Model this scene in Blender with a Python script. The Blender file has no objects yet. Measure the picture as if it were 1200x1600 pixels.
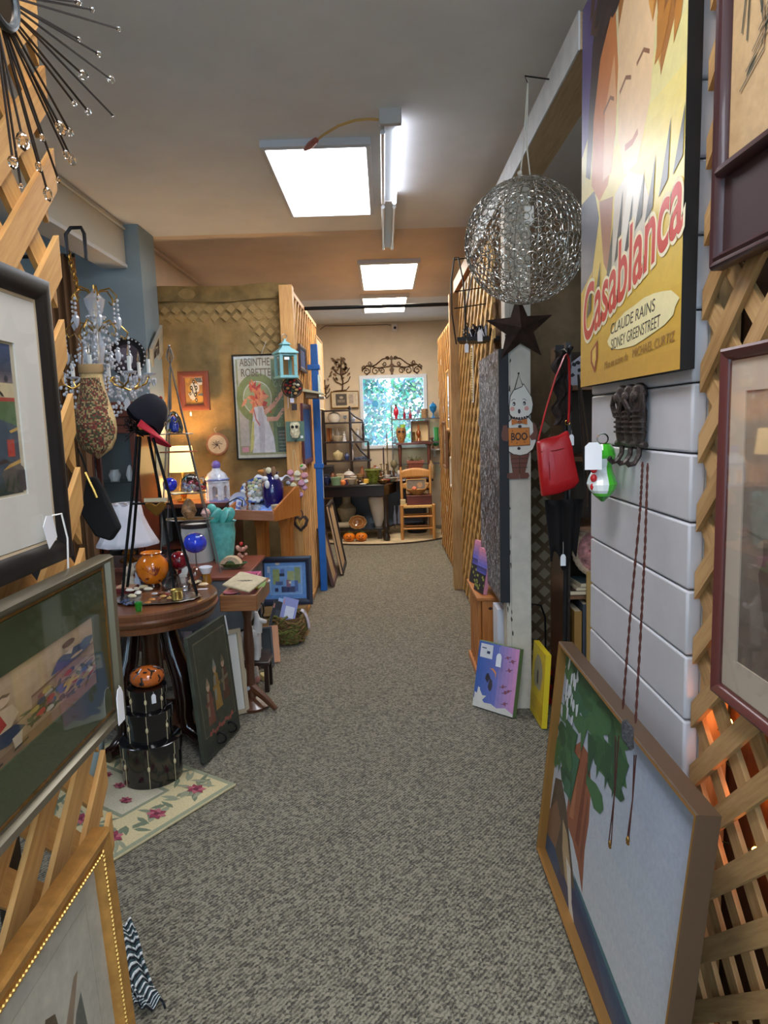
import bpy, bmesh, math, random
from mathutils import Vector, Matrix, noise
random.seed(7)
PI = math.pi
R = math.radians
SC = bpy.context.scene
COL = SC.collection
V = Vector

# ------------------------------------------------------------------ camera
EYE = V((0, 0, 1.55)); FPX = 1080.0
_vx, _vy, _roll = 600.0, 661.0, R(1.75)
_a = V(((_vx-600)/FPX, (800-_vy)/FPX, -1)).normalized()
_u0 = (V((0, 1, 0)) - _a*_a.y).normalized()
_r0 = _a.cross(_u0)
_u = _u0*math.cos(_roll) - _r0*math.sin(_roll)
_x = _a.cross(_u)
RCW = Matrix((_x, _a, _u))
def ray(px, py): return RCW @ V(((px-600)/FPX, (800-py)/FPX, -1))
def at(px, py, Y):
    d = ray(px, py); return EYE + d*(Y/d.y)
def atx(px, py, X):
    d = ray(px, py); return EYE + d*(X/d.x)
def atz(px, py, Z=0.0):
    d = ray(px, py); return EYE + d*((Z-EYE.z)/d.z)
def size(npx, Y): return npx*Y/FPX
cd = bpy.data.cameras.new('camera'); cam = bpy.data.objects.new('camera', cd); COL.objects.link(cam)
cam.matrix_world = Matrix.Translation(EYE) @ RCW.to_4x4()
cd.sensor_fit = 'VERTICAL'; cd.sensor_height = 32; cd.lens = FPX/1600*32; cd.clip_start = .02
SC.camera = cam

# ------------------------------------------------------------------ colour and materials
def lin(c):
    return tuple(((v/255)/12.92 if v/255 <= .04045 else ((v/255+.055)/1.055)**2.4) for v in c)
_mats = {}
def _new(name):
    m = bpy.data.materials.new(name); m.use_nodes = True
    nt = m.node_tree; b = nt.nodes['Principled BSDF']
    return m, nt, b
def _ramp(nt, fac, stops):
    r = nt.nodes.new('ShaderNodeValToRGB')
    e = r.color_ramp.elements
    while len(e) < len(stops): e.new(.5)
    for k, (p, c) in enumerate(stops):
        e[k].position = p; e[k].color = (*lin(c), 1)
    nt.links.new(fac, r.inputs[0]); return r.outputs[0]
def _noise(nt, vec, scale, detail=3, rough=.6):
    n = nt.nodes.new('ShaderNodeTexNoise'); n.inputs['Scale'].default_value = scale
    n.inputs['Detail'].default_value = detail; n.inputs['Roughness'].default_value = rough
    if vec is not None: nt.links.new(vec, n.inputs['Vector'])
    return n.outputs[0]
def _bump(nt, b, h, s, d=.01):
    n = nt.nodes.new('ShaderNodeBump'); n.inputs['Strength'].default_value = s; n.inputs['Distance'].default_value = d
    nt.links.new(h, n.inputs['Height']); nt.links.new(n.outputs[0], b.inputs['Normal'])
def M(c, rough=.5, metal=0, var=0, scale=8, bump=0, bscale=60, coat=0, sss=0, trans=0, ior=1.45, sheen=0, spec=.5):
    """plain surface: colour c (0-255), optional mottling and bump"""
    key = (c, rough, metal, var, scale, bump, bscale, coat, sss, trans, ior, sheen, spec)
    if key in _mats: return _mats[key]
    m, nt, b = _new('surface')
    b.inputs['Base Color'].default_value = (*lin(c), 1)
    b.inputs['Roughness'].default_value = rough; b.inputs['Metallic'].default_value = metal
    b.inputs['Coat Weight'].default_value = coat; b.inputs['Coat Roughness'].default_value = .08
    b.inputs['Transmission Weight'].default_value = trans; b.inputs['IOR'].default_value = ior
    b.inputs['Sheen Weight'].default_value = sheen
    b.inputs['Specular IOR Level'].default_value = spec
    tc = nt.nodes.new('ShaderNodeTexCoord')
    if var:
        lo = tuple(max(0, v*(1-var)) for v in c); hi = tuple(min(255, v*(1+var*.7)) for v in c)
        nt.links.new(_ramp(nt, _noise(nt, tc.outputs['Object'], scale), [(.3, lo), (.7, hi)]), b.inputs['Base Color'])
    if bump: _bump(nt, b, _noise(nt, tc.outputs['Object'], bscale), bump)
    _mats[key] = m; return m
def WOOD(c1, c2, rough=.5, scale=1.0, coat=0, stretch=14):
    key = ('w', c1, c2, rough, scale, coat, stretch)
    if key in _mats: return _mats[key]
    m, nt, b = _new('wood')
    a = nt.nodes.new('ShaderNodeAttribute'); a.attribute_name = 'gr'
    mp = nt.nodes.new('ShaderNodeMapping'); mp.inputs['Scale'].default_value = (6*scale, 6*stretch*scale, 6*stretch*scale)
    nt.links.new(a.outputs['Vector'], mp.inputs['Vector'])
    n = _noise(nt, mp.outputs[0], 1.0, 4, .65)
    n2 = _noise(nt, a.outputs['Vector'], 3.0, 1)
    mx = nt.nodes.new('ShaderNodeMath'); mx.operation = 'MULTIPLY_ADD'; mx.inputs[1].default_value = .6
    nt.links.new(n2, mx.inputs[0])
    mm = nt.nodes.new('ShaderNodeMath'); mm.operation = 'MULTIPLY'; mm.inputs[1].default_value = .7
    nt.links.new(n, mm.inputs[0]); nt.links.new(mm.outputs[0], mx.inputs[2])
    nt.links.new(_ramp(nt, mx.outputs[0], [(.42, c1), (.78, c2)]), b.inputs['Base Color'])
    b.inputs['Roughness'].default_value = rough; b.inputs['Coat Weight'].default_value = coat
    b.inputs['Coat Roughness'].default_value = .15
    _bump(nt, b, n, .15, .002)
    _mats[key] = m; return m
def GLASS(c=(255, 255, 255), rough=.02, ior=1.45):
    return M(c, rough, trans=1, ior=ior)
def PANE(c=(255, 255, 255), rough=.03, k=1.0):
    key = ('pane', c, rough, k)
    if key in _mats: return _mats[key]
    m, nt, b = _new('pane'); nt.nodes.remove(b)
    o = nt.nodes['Material Output']
    t = nt.nodes.new('ShaderNodeBsdfTransparent'); t.inputs[0].default_value = (*lin(c), 1)
    g = nt.nodes.new('ShaderNodeBsdfGlossy'); g.inputs['Roughness'].default_value = rough
    f = nt.nodes.new('ShaderNodeLayerWeight'); f.inputs['Blend'].default_value = .5   # Schlick, the same from both sides
    pw = nt.nodes.new('ShaderNodeMath'); pw.operation = 'POWER'; pw.inputs[1].default_value = 5
    mm = nt.nodes.new('ShaderNodeMath'); mm.operation = 'MULTIPLY_ADD'; mm.inputs[1].default_value = .9*k; mm.inputs[2].default_value = .045*k
    nt.links.new(f.outputs['Facing'], pw.inputs[0])
    mx = nt.nodes.new('ShaderNodeMixShader')
    nt.links.new(pw.outputs[0], mm.inputs[0]); nt.links.new(mm.outputs[0], mx.inputs[0])
    nt.links.new(t.outputs[0], mx.inputs[1]); nt.links.new(g.outputs[0], mx.inputs[2])
    nt.links.new(mx.outputs[0], o.inputs[0])
    _mats[key] = m; return m
def EMIT(c, s):
    key = ('e', c, s)
    if key in _mats: return _mats[key]
    m, nt, b = _new('lamp')
    b.inputs['Base Color'].default_value = (*lin(c), 1)
    b.inputs['Emission Color'].default_value = (*lin(c), 1); b.inputs['Emission Strength'].default_value = s
    _mats[key] = m; return m
def PRINT(rough=.6, coat=0, var=.12, bump=0, metal=0, scale=30, spec=.5):
    """printed or painted colours read from the mesh's own face colours"""
    key = ('p', rough, coat, var, bump, metal, scale, spec)
    if key in _mats: return _mats[key]
    m, nt, b = _new('printed')
    a = nt.nodes.new('ShaderNodeVertexColor'); a.layer_name = 'Col'
    out = a.outputs['Color']
    tc = nt.nodes.new('ShaderNodeTexCoord')
    n = _noise(nt, tc.outputs['Object'], scale, 4)
    if var:
        hs = nt.nodes.new('ShaderNodeMix'); hs.data_type = 'RGBA'; hs.blend_type = 'MULTIPLY'; hs.inputs['Factor'].default_value = 1
        mr = nt.nodes.new('ShaderNodeMapRange'); mr.inputs['From Min'].default_value = .3; mr.inputs['From Max'].default_value = .7
        mr.inputs['To Min'].default_value = 1-var*2; mr.inputs['To Max'].default_value = 1
        nt.links.new(n, mr.inputs['Value']); nt.links.new(out, hs.inputs['A']); nt.links.new(mr.outputs[0], hs.inputs['B'])
        out = hs.outputs['Result']
    nt.links.new(out, b.inputs['Base Color'])
    b.inputs['Roughness'].default_value = rough; b.inputs['Coat Weight'].default_value = coat; b.inputs['Metallic'].default_value = metal
    b.inputs['Coat Roughness'].default_value = .12; b.inputs['Specular IOR Level'].default_value = spec
    if bump: _bump(nt, b, n, bump, .004)
    _mats[key] = m; return m

# ------------------------------------------------------------------ mesh builder
class MB:
    def __init__(s): s.v = []; s.f = []; s.g = []; s.c = []; s.col = (255, 255, 255)
    def add(s, vs, fs, M4=None, gr=None):
        o = len(s.v); k = V((random.uniform(0, 50), random.uniform(0, 9), random.uniform(0, 9)))
        for i, p in enumerate(vs):
            p = V(p)
            q = V(gr[i]) if gr else V((p.z, p.x, p.y))
            s.g.append(q + k)
            s.v.append(M4 @ p if M4 else p)
        for f in fs: s.f.append([o+i for i in f]); s.c.append(s.col)
        return s
    def box(s, c, d, M4=None):
        x, y, z = d[0]/2, d[1]/2, d[2]/2
        loc = [V((a*x, b*y, e*z)) for a in (-1, 1) for b in (-1, 1) for e in (-1, 1)]
        L = max(range(3), key=lambda i: d[i]); od = [L]+[i for i in range(3) if i != L]
        gr = [(p[od[0]], p[od[1]], p[od[2]]) for p in loc]
        fs = [(0, 1, 3, 2), (4, 6, 7, 5), (0, 4, 5, 1), (2, 3, 7, 6), (0, 2, 6, 4), (1, 5, 7, 3)]
        return s.add([V(c)+p for p in loc], fs, M4, gr)
    def bar(s, p, q, w, h, up=(0, 0, 1)):
        p, q = V(p), V(q); d = q-p; L = d.length; d = d/L; up = V(up)
        if abs(d.dot(up)) > .98: up = V((0, 1, 0))
        y = up.cross(d).normalized(); z = d.cross(y)
        m = Matrix((d, y, z)).transposed().to_4x4(); m.translation = (p+q)/2
        return s.box((0, 0, 0), (L, w, h), m) if L >= max(w, h) else s.box((0, 0, 0), (L, w, h), m)
    def tube(s, pts, r, n=6, closed=False, M4=None, flat=1.0):
        pts = [V(p) for p in pts]; N = len(pts); vs = []; gr = []
        rr = r if isinstance(r, (list, tuple)) else [r]*N
        L = 0; prev = None
        for i, p in enumerate(pts):
            a = pts[(i-1) % N] if (closed or i > 0) else p
            b = pts[(i+1) % N] if (closed or i < N-1) else p
            t = (b-a)
            t = t.normalized() if t.length > 1e-9 else V((0, 0, 1))
            if prev is None:
                up = V((0, 0, 1)) if abs(t.z) < .9 else V((1, 0, 0))
                nx = up.cross(t).normalized()
            else:
                nx = (prev - t*prev.dot(t)); nx = nx.normalized() if nx.length > 1e-6 else prev
            prev = nx; ny = t.cross(nx)
            if i: L += (p-pts[i-1]).length
            for k in range(n):
                w = 2*PI*k/n
                vs.append(p + nx*(math.cos(w)*rr[i]) + ny*(math.sin(w)*rr[i]*flat)); gr.append((L, math.cos(w)*rr[i], math.sin(w)*rr[i]))
        fs = []
        for i in range(N if closed else N-1):
            for k in range(n):
                j = (i+1) % N
                fs.append((i*n+k, i*n+(k+1) % n, j*n+(k+1) % n, j*n+k))
        if not closed: fs += [tuple(reversed(range(n))), tuple((N-1)*n+k for k in range(n))]
        return s.add(vs, fs, M4, gr)
    def lathe(s, prof, n=24, c=(0, 0, 0), M4=None, sx=1, sy=1, a0=0, cap=True):
        vs = []; fs = []
        for (r, z) in prof:
            for k in range(n):
                w = a0+2*PI*k/n; vs.append((c[0]+r*math.cos(w)*sx, c[1]+r*math.sin(w)*sy, c[2]+z))
        for i in range(len(prof)-1):
            for k in range(n): fs.append((i*n+k, i*n+(k+1) % n, (i+1)*n+(k+1) % n, (i+1)*n+k))
        if cap:
            if prof[0][0] > 1e-5: fs.append(tuple(reversed(range(n))))
            if prof[-1][0] > 1e-5: fs.append(tuple((len(prof)-1)*n+k for k in range(n)))
        return s.add(vs, fs, M4)
    def ball(s, c, r, n=12, m=8, M4=None):
        rx, ry, rz = r if isinstance(r, (list, tuple)) else (r, r, r)
        vs = [(c[0], c[1], c[2]-rz)]; fs = []
        for i in range(1, m):
            a = -PI/2+PI*i/m
            for k in range(n):
                w = 2*PI*k/n; vs.append((c[0]+rx*math.cos(a)*math.cos(w), c[1]+ry*math.cos(a)*math.sin(w), c[2]+rz*math.sin(a)))
        vs.append((c[0], c[1], c[2]+rz)); e = len(vs)-1
        for k in range(n):
            fs.append((0, 1+(k+1) % n, 1+k)); fs.append((e, 1+(m-2)*n+k, 1+(m-2)*n+(k+1) % n))
            for i in range(m-2): fs.append((1+i*n+k, 1+i*n+(k+1) % n, 1+(i+1)*n+(k+1) % n, 1+(i+1)*n+k))
        return s.add(vs, fs, M4)
    def prism(s, poly, z0, z1, M4=None):
        n = len(poly)
        vs = [(x, y, z0) for x, y in poly]+[(x, y, z1) for x, y in poly]
        fs = [tuple(reversed(range(n))), tuple(range(n, 2*n))]+[(i, (i+1) % n, n+(i+1) % n, n+i) for i in range(n)]
        return s.add(vs, fs, M4, [(y, x, z) for x, y, z in vs])
    def ring(s, c, R0, r, n=24, k=6, M4=None, axis='z', sx=1, sy=1):
        pts = []
        for i in range(n):
            w = 2*PI*i/n; a, b = R0*math.cos(w)*sx, R0*math.sin(w)*sy
            pts.append(V(c)+V({'z': (a, b, 0), 'y': (a, 0, b), 'x': (0, a, b)}[axis]))
        return s.tube(pts, r, k, True, M4)
    def grid(s, fn, nu, nv, M4=None, closed=False):
        vs = [fn(i/nu, j/nv) for i in range(nu+1) for j in range(nv+1)]
        fs = [(i*(nv+1)+j, (i+1)*(nv+1)+j, (i+1)*(nv+1)+j+1, i*(nv+1)+j+1) for i in range(nu) for j in range(nv)]
        return s.add(vs, fs, M4)
    def poly(s, pts, col, M4=None):
        s.col = col; return s.add(pts, [tuple(range(len(pts)))], M4)
    def build(s, name, mat, parent=None, smooth=40, flip=True, bevel=0, sub=0, solid=0, loc=None):
        me = bpy.data.meshes.new(name); me.from_pydata(s.v, [], s.f)
        me.update()
        a = me.attributes.new('gr', 'FLOAT_VECTOR', 'POINT')
        a.data.foreach_set('vector', [x for g in s.g for x in g])
        if any(c != (255, 255, 255) for c in s.c):
            ca = me.color_attributes.new('Col', 'FLOAT_COLOR', 'CORNER'); buf = []
            cache = {}
            for p in me.polygons:
                c = s.c[p.index]
                if c not in cache: cache[c] = (*lin(c), 1.0)
                buf += list(cache[c])*p.loop_total
            ca.data.foreach_set('color', buf)
        elif flip:
            bm = bmesh.new(); bm.from_mesh(me); bmesh.ops.recalc_face_normals(bm, faces=bm.faces); bm.to_mesh(me); bm.free()
        if smooth:
            me.polygons.foreach_set('use_smooth', [True]*len(me.polygons))
            me.set_sharp_from_angle(angle=R(smooth))
        o = bpy.data.objects.new(name, me); COL.objects.link(o)
        for m in (mat if isinstance(mat, (list, tuple)) else [mat]): me.materials.append(m)
        if parent: o.parent = parent
        if loc is not None: o.location = loc
        if solid:
            md = o.modifiers.new('solid', 'SOLIDIFY'); md.thickness = solid; md.offset = 0
        if bevel:
            md = o.modifiers.new('bevel', 'BEVEL'); md.width = bevel; md.segments = 2; md.limit_method = 'ANGLE'; md.angle_limit = R(50)
        if sub:
            md = o.modifiers.new('sub', 'SUBSURF'); md.levels = sub; md.render_levels = sub
        return o
def tag(o, label, cat, group=None, kind=None):
    o['label'] = label; o['category'] = cat
    if group: o['group'] = group
    if kind: o['kind'] = kind
    return o
def struct(o): o['kind'] = 'structure'; return o
def thing(name, label, cat, loc=(0, 0, 0), rz=0, group=None, mw=None, sc=None):
    o = bpy.data.objects.new(name, None); COL.objects.link(o); o.empty_display_size = .05
    if mw is not None: o.matrix_world = mw
    else:
        o.location = loc; o.rotation_euler = (0, 0, rz)
    if sc: o.scale = (sc, sc, sc)
    return tag(o, label, cat, group)
def copy_tree(o, parent=None):
    c = o.copy(); COL.objects.link(c)
    if parent: c.parent = parent
    for ch in [x for x in bpy.data.objects if x.parent == o]: copy_tree(ch, c)
    return c
def pose(o, x, y):
    x = V(x).normalized(); y = V(y); y = (y-x*y.dot(x)).normalized(); z = x.cross(y)
    m = Matrix((x, y, z)).transposed().to_4x4(); m.translation = V(o); return m
LEFTW = lambda o: pose(o, (0, 1, 0), (0, 0, 1))     # hangs on a wall at the left, faces +X
RIGHTW = lambda o: pose(o, (0, -1, 0), (0, 0, 1))   # hangs on a wall at the right, faces -X
FARW = lambda o: pose(o, (1, 0, 0), (0, 0, 1))      # hangs on a far wall, faces the entrance

# ------------------------------------------------------------------ flat drawing helpers (2D)
def blob(cx, cy, rx, ry=None, n=14, j=0, rot=0):
    ry = ry or rx; out = []
    for k in range(n):
        w = 2*PI*k/n; q = 1+random.uniform(-j, j); x, y = rx*q*math.cos(w), ry*q*math.sin(w)
        out.append((cx+x*math.cos(rot)-y*math.sin(rot), cy+x*math.sin(rot)+y*math.cos(rot)))
    return out
def rect(x0, y0, x1, y1): return [(x0, y0), (x1, y0), (x1, y1), (x0, y1)]
def stroke(pts, w, taper=False):
    L = []; Rr = []; n = len(pts)
    for i, p in enumerate(pts):
        a = pts[max(0, i-1)]; b = pts[min(n-1, i+1)]; dx, dy = b[0]-a[0], b[1]-a[1]; l = math.hypot(dx, dy) or 1
        k = w/2*(1 if not taper else (1-.85*i/(n-1)))
        L.append((p[0]-dy/l*k, p[1]+dx/l*k)); Rr.append((p[0]+dy/l*k, p[1]-dx/l*k))
    return L+Rr[::-1]
def spiral(cx, cy, r0, r1, a0, turns, n=18):
    return [(cx+(r0+(r1-r0)*i/n)*math.cos(a0+2*PI*turns*i/n), cy+(r0+(r1-r0)*i/n)*math.sin(a0+2*PI*turns*i/n)) for i in range(n+1)]
def arc(cx, cy, r, a0, a1, n=12): return [(cx+r*math.cos(a0+(a1-a0)*i/n), cy+r*math.sin(a0+(a1-a0)*i/n)) for i in range(n+1)]
def leaf(x, y, l, w, a):
    c, s = math.cos(a), math.sin(a)
    return [(x+u*c-v*s, y+u*s+v*c) for u, v in ((0, 0), (l*.3, w/2), (l*.65, w*.4), (l, 0), (l*.65, -w*.4), (l*.3, -w/2))]
def drawing(polys, w, h, name, parent, z=0, mat=None, org=(0, 0), step=.00025):
    """flat artwork: polys = [(colour, [(u,v)..])] with u,v in 0..1 on a w x h sheet centred at org"""
    b = MB()
    for k, (c, p) in enumerate(polys):
        p = [(min(1, max(0, u)), min(1, max(0, v))) for u, v in p]
        b.poly([(org[0]+(u-.5)*w, org[1]+(v-.5)*h, z+k*step) for u, v in p], c)
    return b.build(name, mat or PRINT(), parent)
def grad(c0, c1, n=8, x0=0, y0=0, x1=1, y1=1, vert=True):
    out = []
    for k in range(n):
        c = tuple(int(a+(b-a)*k/(n-1)) for a, b in zip(c0, c1))
        if vert: out.append((c, rect(x0, y0+(y1-y0)*k/n, x1, y0+(y1-y0)*(k+1)/n)))
        else: out.append((c, rect(x0+(x1-x0)*k/n, y0, x0+(x1-x0)*(k+1)/n, y1)))
    return out
def rectsweep(prof, w, h):
    """frame moulding: prof = [(inset, height)] swept round a w x h rectangle centred on the origin, mitred"""
    b = MB(); n = len(prof)
    cs = [(-1, -1), (1, -1), (1, 1), (-1, 1)]
    for e in range(4):
        a, d = cs[e], cs[(e+1) % 4]; vs = []; gr = []
        for (i, z) in prof:
            for q in (a, d):
                p = (q[0]*(w/2-i), q[1]*(h/2-i), z); vs.append(p)
                gr.append((p[0], p[1], z) if e % 2 == 0 else (p[1], p[0], z))
        fs = [(2*k, 2*k+1, 2*((k+1) % n)+1, 2*((k+1) % n)) for k in range(n)]
        b.add(vs, fs, None, gr)
    return b
def text(body, h, mat, parent, name='lettering', m4=None, width=None, shear=0, ext=.0008, bold=0):
    cu = bpy.data.curves.new(name, 'FONT'); cu.body = body; cu.size = h; cu.align_x = 'CENTER'; cu.align_y = 'CENTER'
    cu.shear = shear; cu.extrude = ext; cu.offset = bold
    o = bpy.data.objects.new(name, cu); COL.objects.link(o)
    bpy.context.view_layer.update()
    me = bpy.data.meshes.new_from_object(o.evaluated_get(bpy.context.evaluated_depsgraph_get()))
    bpy.data.objects.remove(o); me.name = name
    if width:
        xs = [v.co.x for v in me.vertices]; k = width/max(1e-6, max(xs)-min(xs))
        for v in me.vertices: v.co.x *= k
    if m4: me.transform(m4)
    me.materials.clear(); me.materials.append(mat)
    ob = bpy.data.objects.new(name, me); COL.objects.link(ob)
    if parent: ob.parent = parent
    return ob
TX = lambda x, y, z=0, rot=0: Matrix.Translation((x, y, z)) @ Matrix.Rotation(rot, 4, 'Z')
def picture(name, label, cat, m4, w, h, fw, fd, fmat, polys, matw=0, matc=(225, 220, 208), pw=None, glass=True, prof=None, group=None, inner=None, gk=1.0, matb=None, paper=None, back=True):
    """framed picture in the plane of m4 (x right, y up, z out); origin at its centre"""
    t = thing(name, label, cat, group=group, mw=m4)
    prof = prof or [(0, 0), (0, fd*.9), (fw*.25, fd), (fw*.75, fd*.85), (fw, fd*.55), (fw, 0)]
    rectsweep(prof, w, h).build('frame', fmat, t)
    iw, ih = w-2*fw, h-2*fw
    z = fd*.35
    if inner: rectsweep([(0, z), (0, fd*.5), (inner[0], fd*.45), (inner[0], z)], iw+.002, ih+.002).build('frame_liner', inner[1], t); iw -= 2*inner[0]; ih -= 2*inner[0]
    if back: MB().box((0, 0, z*.4), (w-.004, h-.004, z*.6)).build('backing_board', M((120, 95, 70), .8), t)
    mb = matb if matb else (matw, matw, matw, matw)   # left, right, bottom, top
    if max(mb) > 0:
        x0, x1, y0, y1 = -iw/2+mb[0], iw/2-mb[1], -ih/2+mb[2], ih/2-mb[3]
        b = MB(); X0, X1, Y0, Y1 = -iw/2, iw/2, -ih/2, ih/2
        for q in ((X0, Y0, X1, y0), (X0, y1, X1, Y1), (X0, y0, x0, y1), (x1, y0, X1, y1)):
            b.box(((q[0]+q[2])/2, (q[1]+q[3])/2, z+.002), (q[2]-q[0], q[3]-q[1], .003))
        b.build('mat_board', M(matc, .85), t)
        drawing(polys, x1-x0+.002, y1-y0+.002, 'picture', t, z+.0004, paper or PRINT(), ((x0+x1)/2, (y0+y1)/2), step=.00003)
    else:
        drawing(polys, iw+.002, ih+.002, 'picture', t, z+.0004, paper or PRINT(), (0, 0), step=.00003)
    if glass: MB().add([(-iw/2, -ih/2, z+.008), (iw/2, -ih/2, z+.008), (iw/2, ih/2, z+.008), (-iw/2, ih/2, z+.008)], [(0, 1, 2, 3)]).build('glass', PANE(k=gk), t, flip=False)
    return t
def pricetag(parent, p, s=.03, n=(0, -1, 0), string=.03, col=(235, 235, 238)):
    """small string tag; p is where the string is tied, in the parent's own space"""
    p = V(p); n = V(n).normalized()
    up = V((0, 0, 1)) if abs(n.z) < .7 else V((0, 1, 0))
    m = pose(p - up*(string+s*.7), up.cross(n), up)
    q = MB().prism([(-s*.32, -s*.7), (s*.32, -s*.7), (s*.32, s*.4), (s*.15, s*.7), (-s*.15, s*.7), (-s*.32, s*.4)], 0, .0012, m)
    t = q.build('price_tag', M(col, .7), parent)
    MB().tube([p, p-up*string*.5+n*.002, p-up*string], .0007, 4).build('string', M((225, 222, 215), .8), t)
    return t
def clip(poly, a, b, c):
    out = []
    for i in range(len(poly)):
        p, q = poly[i], poly[(i+1) % len(poly)]; dp, dq = a*p[0]+b*p[1]-c, a*q[0]+b*q[1]-c
        if dp <= 0: out.append(p)
        if dp*dq < 0: k = dp/(dp-dq); out.append((p[0]+(q[0]-p[0])*k, p[1]+(q[1]-p[1])*k))
    return out
def lattice(name, label, m4, W, Hh, sp, sw, th, mat, group=None, ang=45, ragged=0, phase=0.0):
    """diagonal lattice sheet: plane of m4, x from 0 to W, y from 0 to Hh, two crossing layers of slats"""
    t = thing(name, label, 'lattice', mw=m4, group=group)
    for layer, sg in ((1, 1), (0, -1)):
        b = MB(); a = R(ang)*sg; d = (math.cos(a), math.sin(a)); nrm = (-d[1], d[0])
        L = W+Hh; k0 = -int(L/sp)-1
        for k in range(k0, -k0+1):
            o = (k+phase*sg)*sp; c = (nrm[0]*o+W/2, nrm[1]*o+Hh/2)
            pl = [(c[0]+d[0]*s*L+nrm[0]*u, c[1]+d[1]*s*L+nrm[1]*u) for s, u in ((-1, -sw/2), (1, -sw/2), (1, sw/2), (-1, sw/2))]
            wmax = W-(random.uniform(0, ragged) if ragged else 0)
            for q in ((-1, 0, 0), (1, 0, wmax), (0, -1, 0), (0, 1, Hh)):
                pl = clip(pl, *q)
                if len(pl) < 3: break
            if len(pl) < 3: continue
            n = len(pl); z0 = layer*th; rnd = random.uniform(0, .0008)
            vs = [(x, y, z0+rnd) for x, y in pl]+[(x, y, z0+th*.98) for x, y in pl]
            gr = [((x-c[0])*d[0]+(y-c[1])*d[1], (x-c[0])*nrm[0]+(y-c[1])*nrm[1], z) for x, y, z in vs]
            fs = [tuple(reversed(range(n))), tuple(range(n, 2*n))]+[(i, (i+1) % n, n+(i+1) % n, n+i) for i in range(n)]
            b.add(vs, fs, None, gr)
        b.build('slats', mat, t)
    return t
EXPOSURE = 0.9
# ================================================================== materials in use
PINE = WOOD((176, 122, 62), (214, 166, 100), .55)
PINE2 = WOOD((150, 112, 66), (196, 158, 106), .6)
OAK = WOOD((112, 66, 32), (160, 104, 58), .4, coat=.3)
WALNUT = WOOD((48, 26, 16), (92, 54, 32), .3, coat=.5)
MAHOG = WOOD((72, 32, 22), (112, 56, 38), .3, coat=.4)
DARKWD = WOOD((24, 15, 12), (48, 30, 22), .35, coat=.3)
PINEOR = WOOD((168, 96, 40), (205, 132, 66), .4, coat=.2)
BLACK = M((22, 22, 24), .4); IRON = M((28, 26, 26), .45, .3); BRASS = M((200, 160, 84), .25, 1); GOLD = M((190, 140, 66), .35, 1, var=.15, scale=40)
CHROME = M((205, 205, 210), .12, 1); SILVER = M((190, 188, 184), .25, 1); PEWTER = M((120, 118, 112), .3, 1)
WHITE = M((236, 234, 230), .5); CREAM = M((226, 214, 186), .5); PORC = M((236, 236, 236), .15, coat=.5)
CLEAR = GLASS(); BURLAP = M((150, 122, 76), .95, var=.16, scale=6, bump=.5, bscale=180, sheen=.2)

# ================================================================== room
b = MB(); b.box((0, 4, -.05), (9, 14, .1))
m, nt, bs = _new('carpet')
tc = nt.nodes.new('ShaderNodeTexCoord')
vo = nt.nodes.new('ShaderNodeTexVoronoi'); vo.inputs['Scale'].default_value = 105; nt.links.new(tc.outputs['Object'], vo.inputs['Vector'])
sp = nt.nodes.new('ShaderNodeSeparateColor'); nt.links.new(vo.outputs['Color'], sp.inputs[0])
wv = nt.nodes.new('ShaderNodeTexWave'); wv.inputs['Scale'].default_value = 26; wv.inputs['Distortion'].default_value = 4; wv.inputs['Detail'].default_value = 2; wv.inputs['Detail Scale'].default_value = 4
mp = nt.nodes.new('ShaderNodeMapping'); mp.inputs['Rotation'].default_value = (0, 0, R(38)); nt.links.new(tc.outputs['Object'], mp.inputs['Vector']); nt.links.new(mp.outputs[0], wv.inputs['Vector'])
ad = nt.nodes.new('ShaderNodeMath'); ad.operation = 'MULTIPLY_ADD'; ad.inputs[1].default_value = .65
m2 = nt.nodes.new('ShaderNodeMath'); m2.operation = 'MULTIPLY'; m2.inputs[1].default_value = .4
nt.links.new(wv.outputs['Fac'], m2.inputs[0]); nt.links.new(sp.outputs[0], ad.inputs[0]); nt.links.new(m2.outputs[0], ad.inputs[2])
nt.links.new(_ramp(nt, ad.outputs[0], [(.12, (52, 48, 38)), (.4, (93, 87, 72)), (.85, (144, 137, 117))]), bs.inputs['Base Color'])
bs.inputs['Roughness'].default_value = .95; bs.inputs['Sheen Weight'].default_value = .15; _bump(nt, bs, ad.outputs[0], .6, .006)
struct(b.build('floor', m))

CEILW = M((234, 233, 231), .8, var=.03, scale=2); CEILT = M((224, 204, 182), .8, var=.04, scale=2)
struct(MB().box((0, 1.7, 3.05), (9, 7.5, .1)).build('ceiling', CEILW))
struct(MB().box((0, 6.9, 3.049), (9, 2.9, .098)).build('ceiling_middle', CEILT))
struct(MB().box((0, 9.7, 3.05), (9, 2.7, .1)).build('ceiling_far', CEILW))
TANW = M((222, 202, 174), .85, var=.04, scale=3)
w0, w1 = at(566, 592, 10.3), at(664, 694, 10.3)
wx0, wx1, wz0, wz1 = w0.x, w1.x, w1.z, w0.z
b = MB()
for (x0, x1, z0, z1) in ((-4.5, wx0, 0, 3), (wx1, 4.5, 0, 3), (wx0, wx1, 0, wz0), (wx0, wx1, wz1, 3)): b.box(((x0+x1)/2, 10.36, (z0+z1)/2), (x1-x0, .12, z1-z0))
struct(b.build('wall_far', TANW))
BLUEW = M((146, 160, 164), .7, var=.04, scale=3)
struct(MB().box((-1.85, 7.9, 1.5), (.1, 4.9, 3)).build('wall_left_far', TANW))
struct(MB().box((-4.1, 4, 1.5), (.1, 14, 3)).build('wall_left', M((120, 118, 112), .85)))
struct(MB().box((2.6, 4, 1.5), (.1, 14, 3)).build('wall_right', M((150, 140, 125), .85)))
b = MB()   # street wall behind the entrance with a wide shop window
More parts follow.
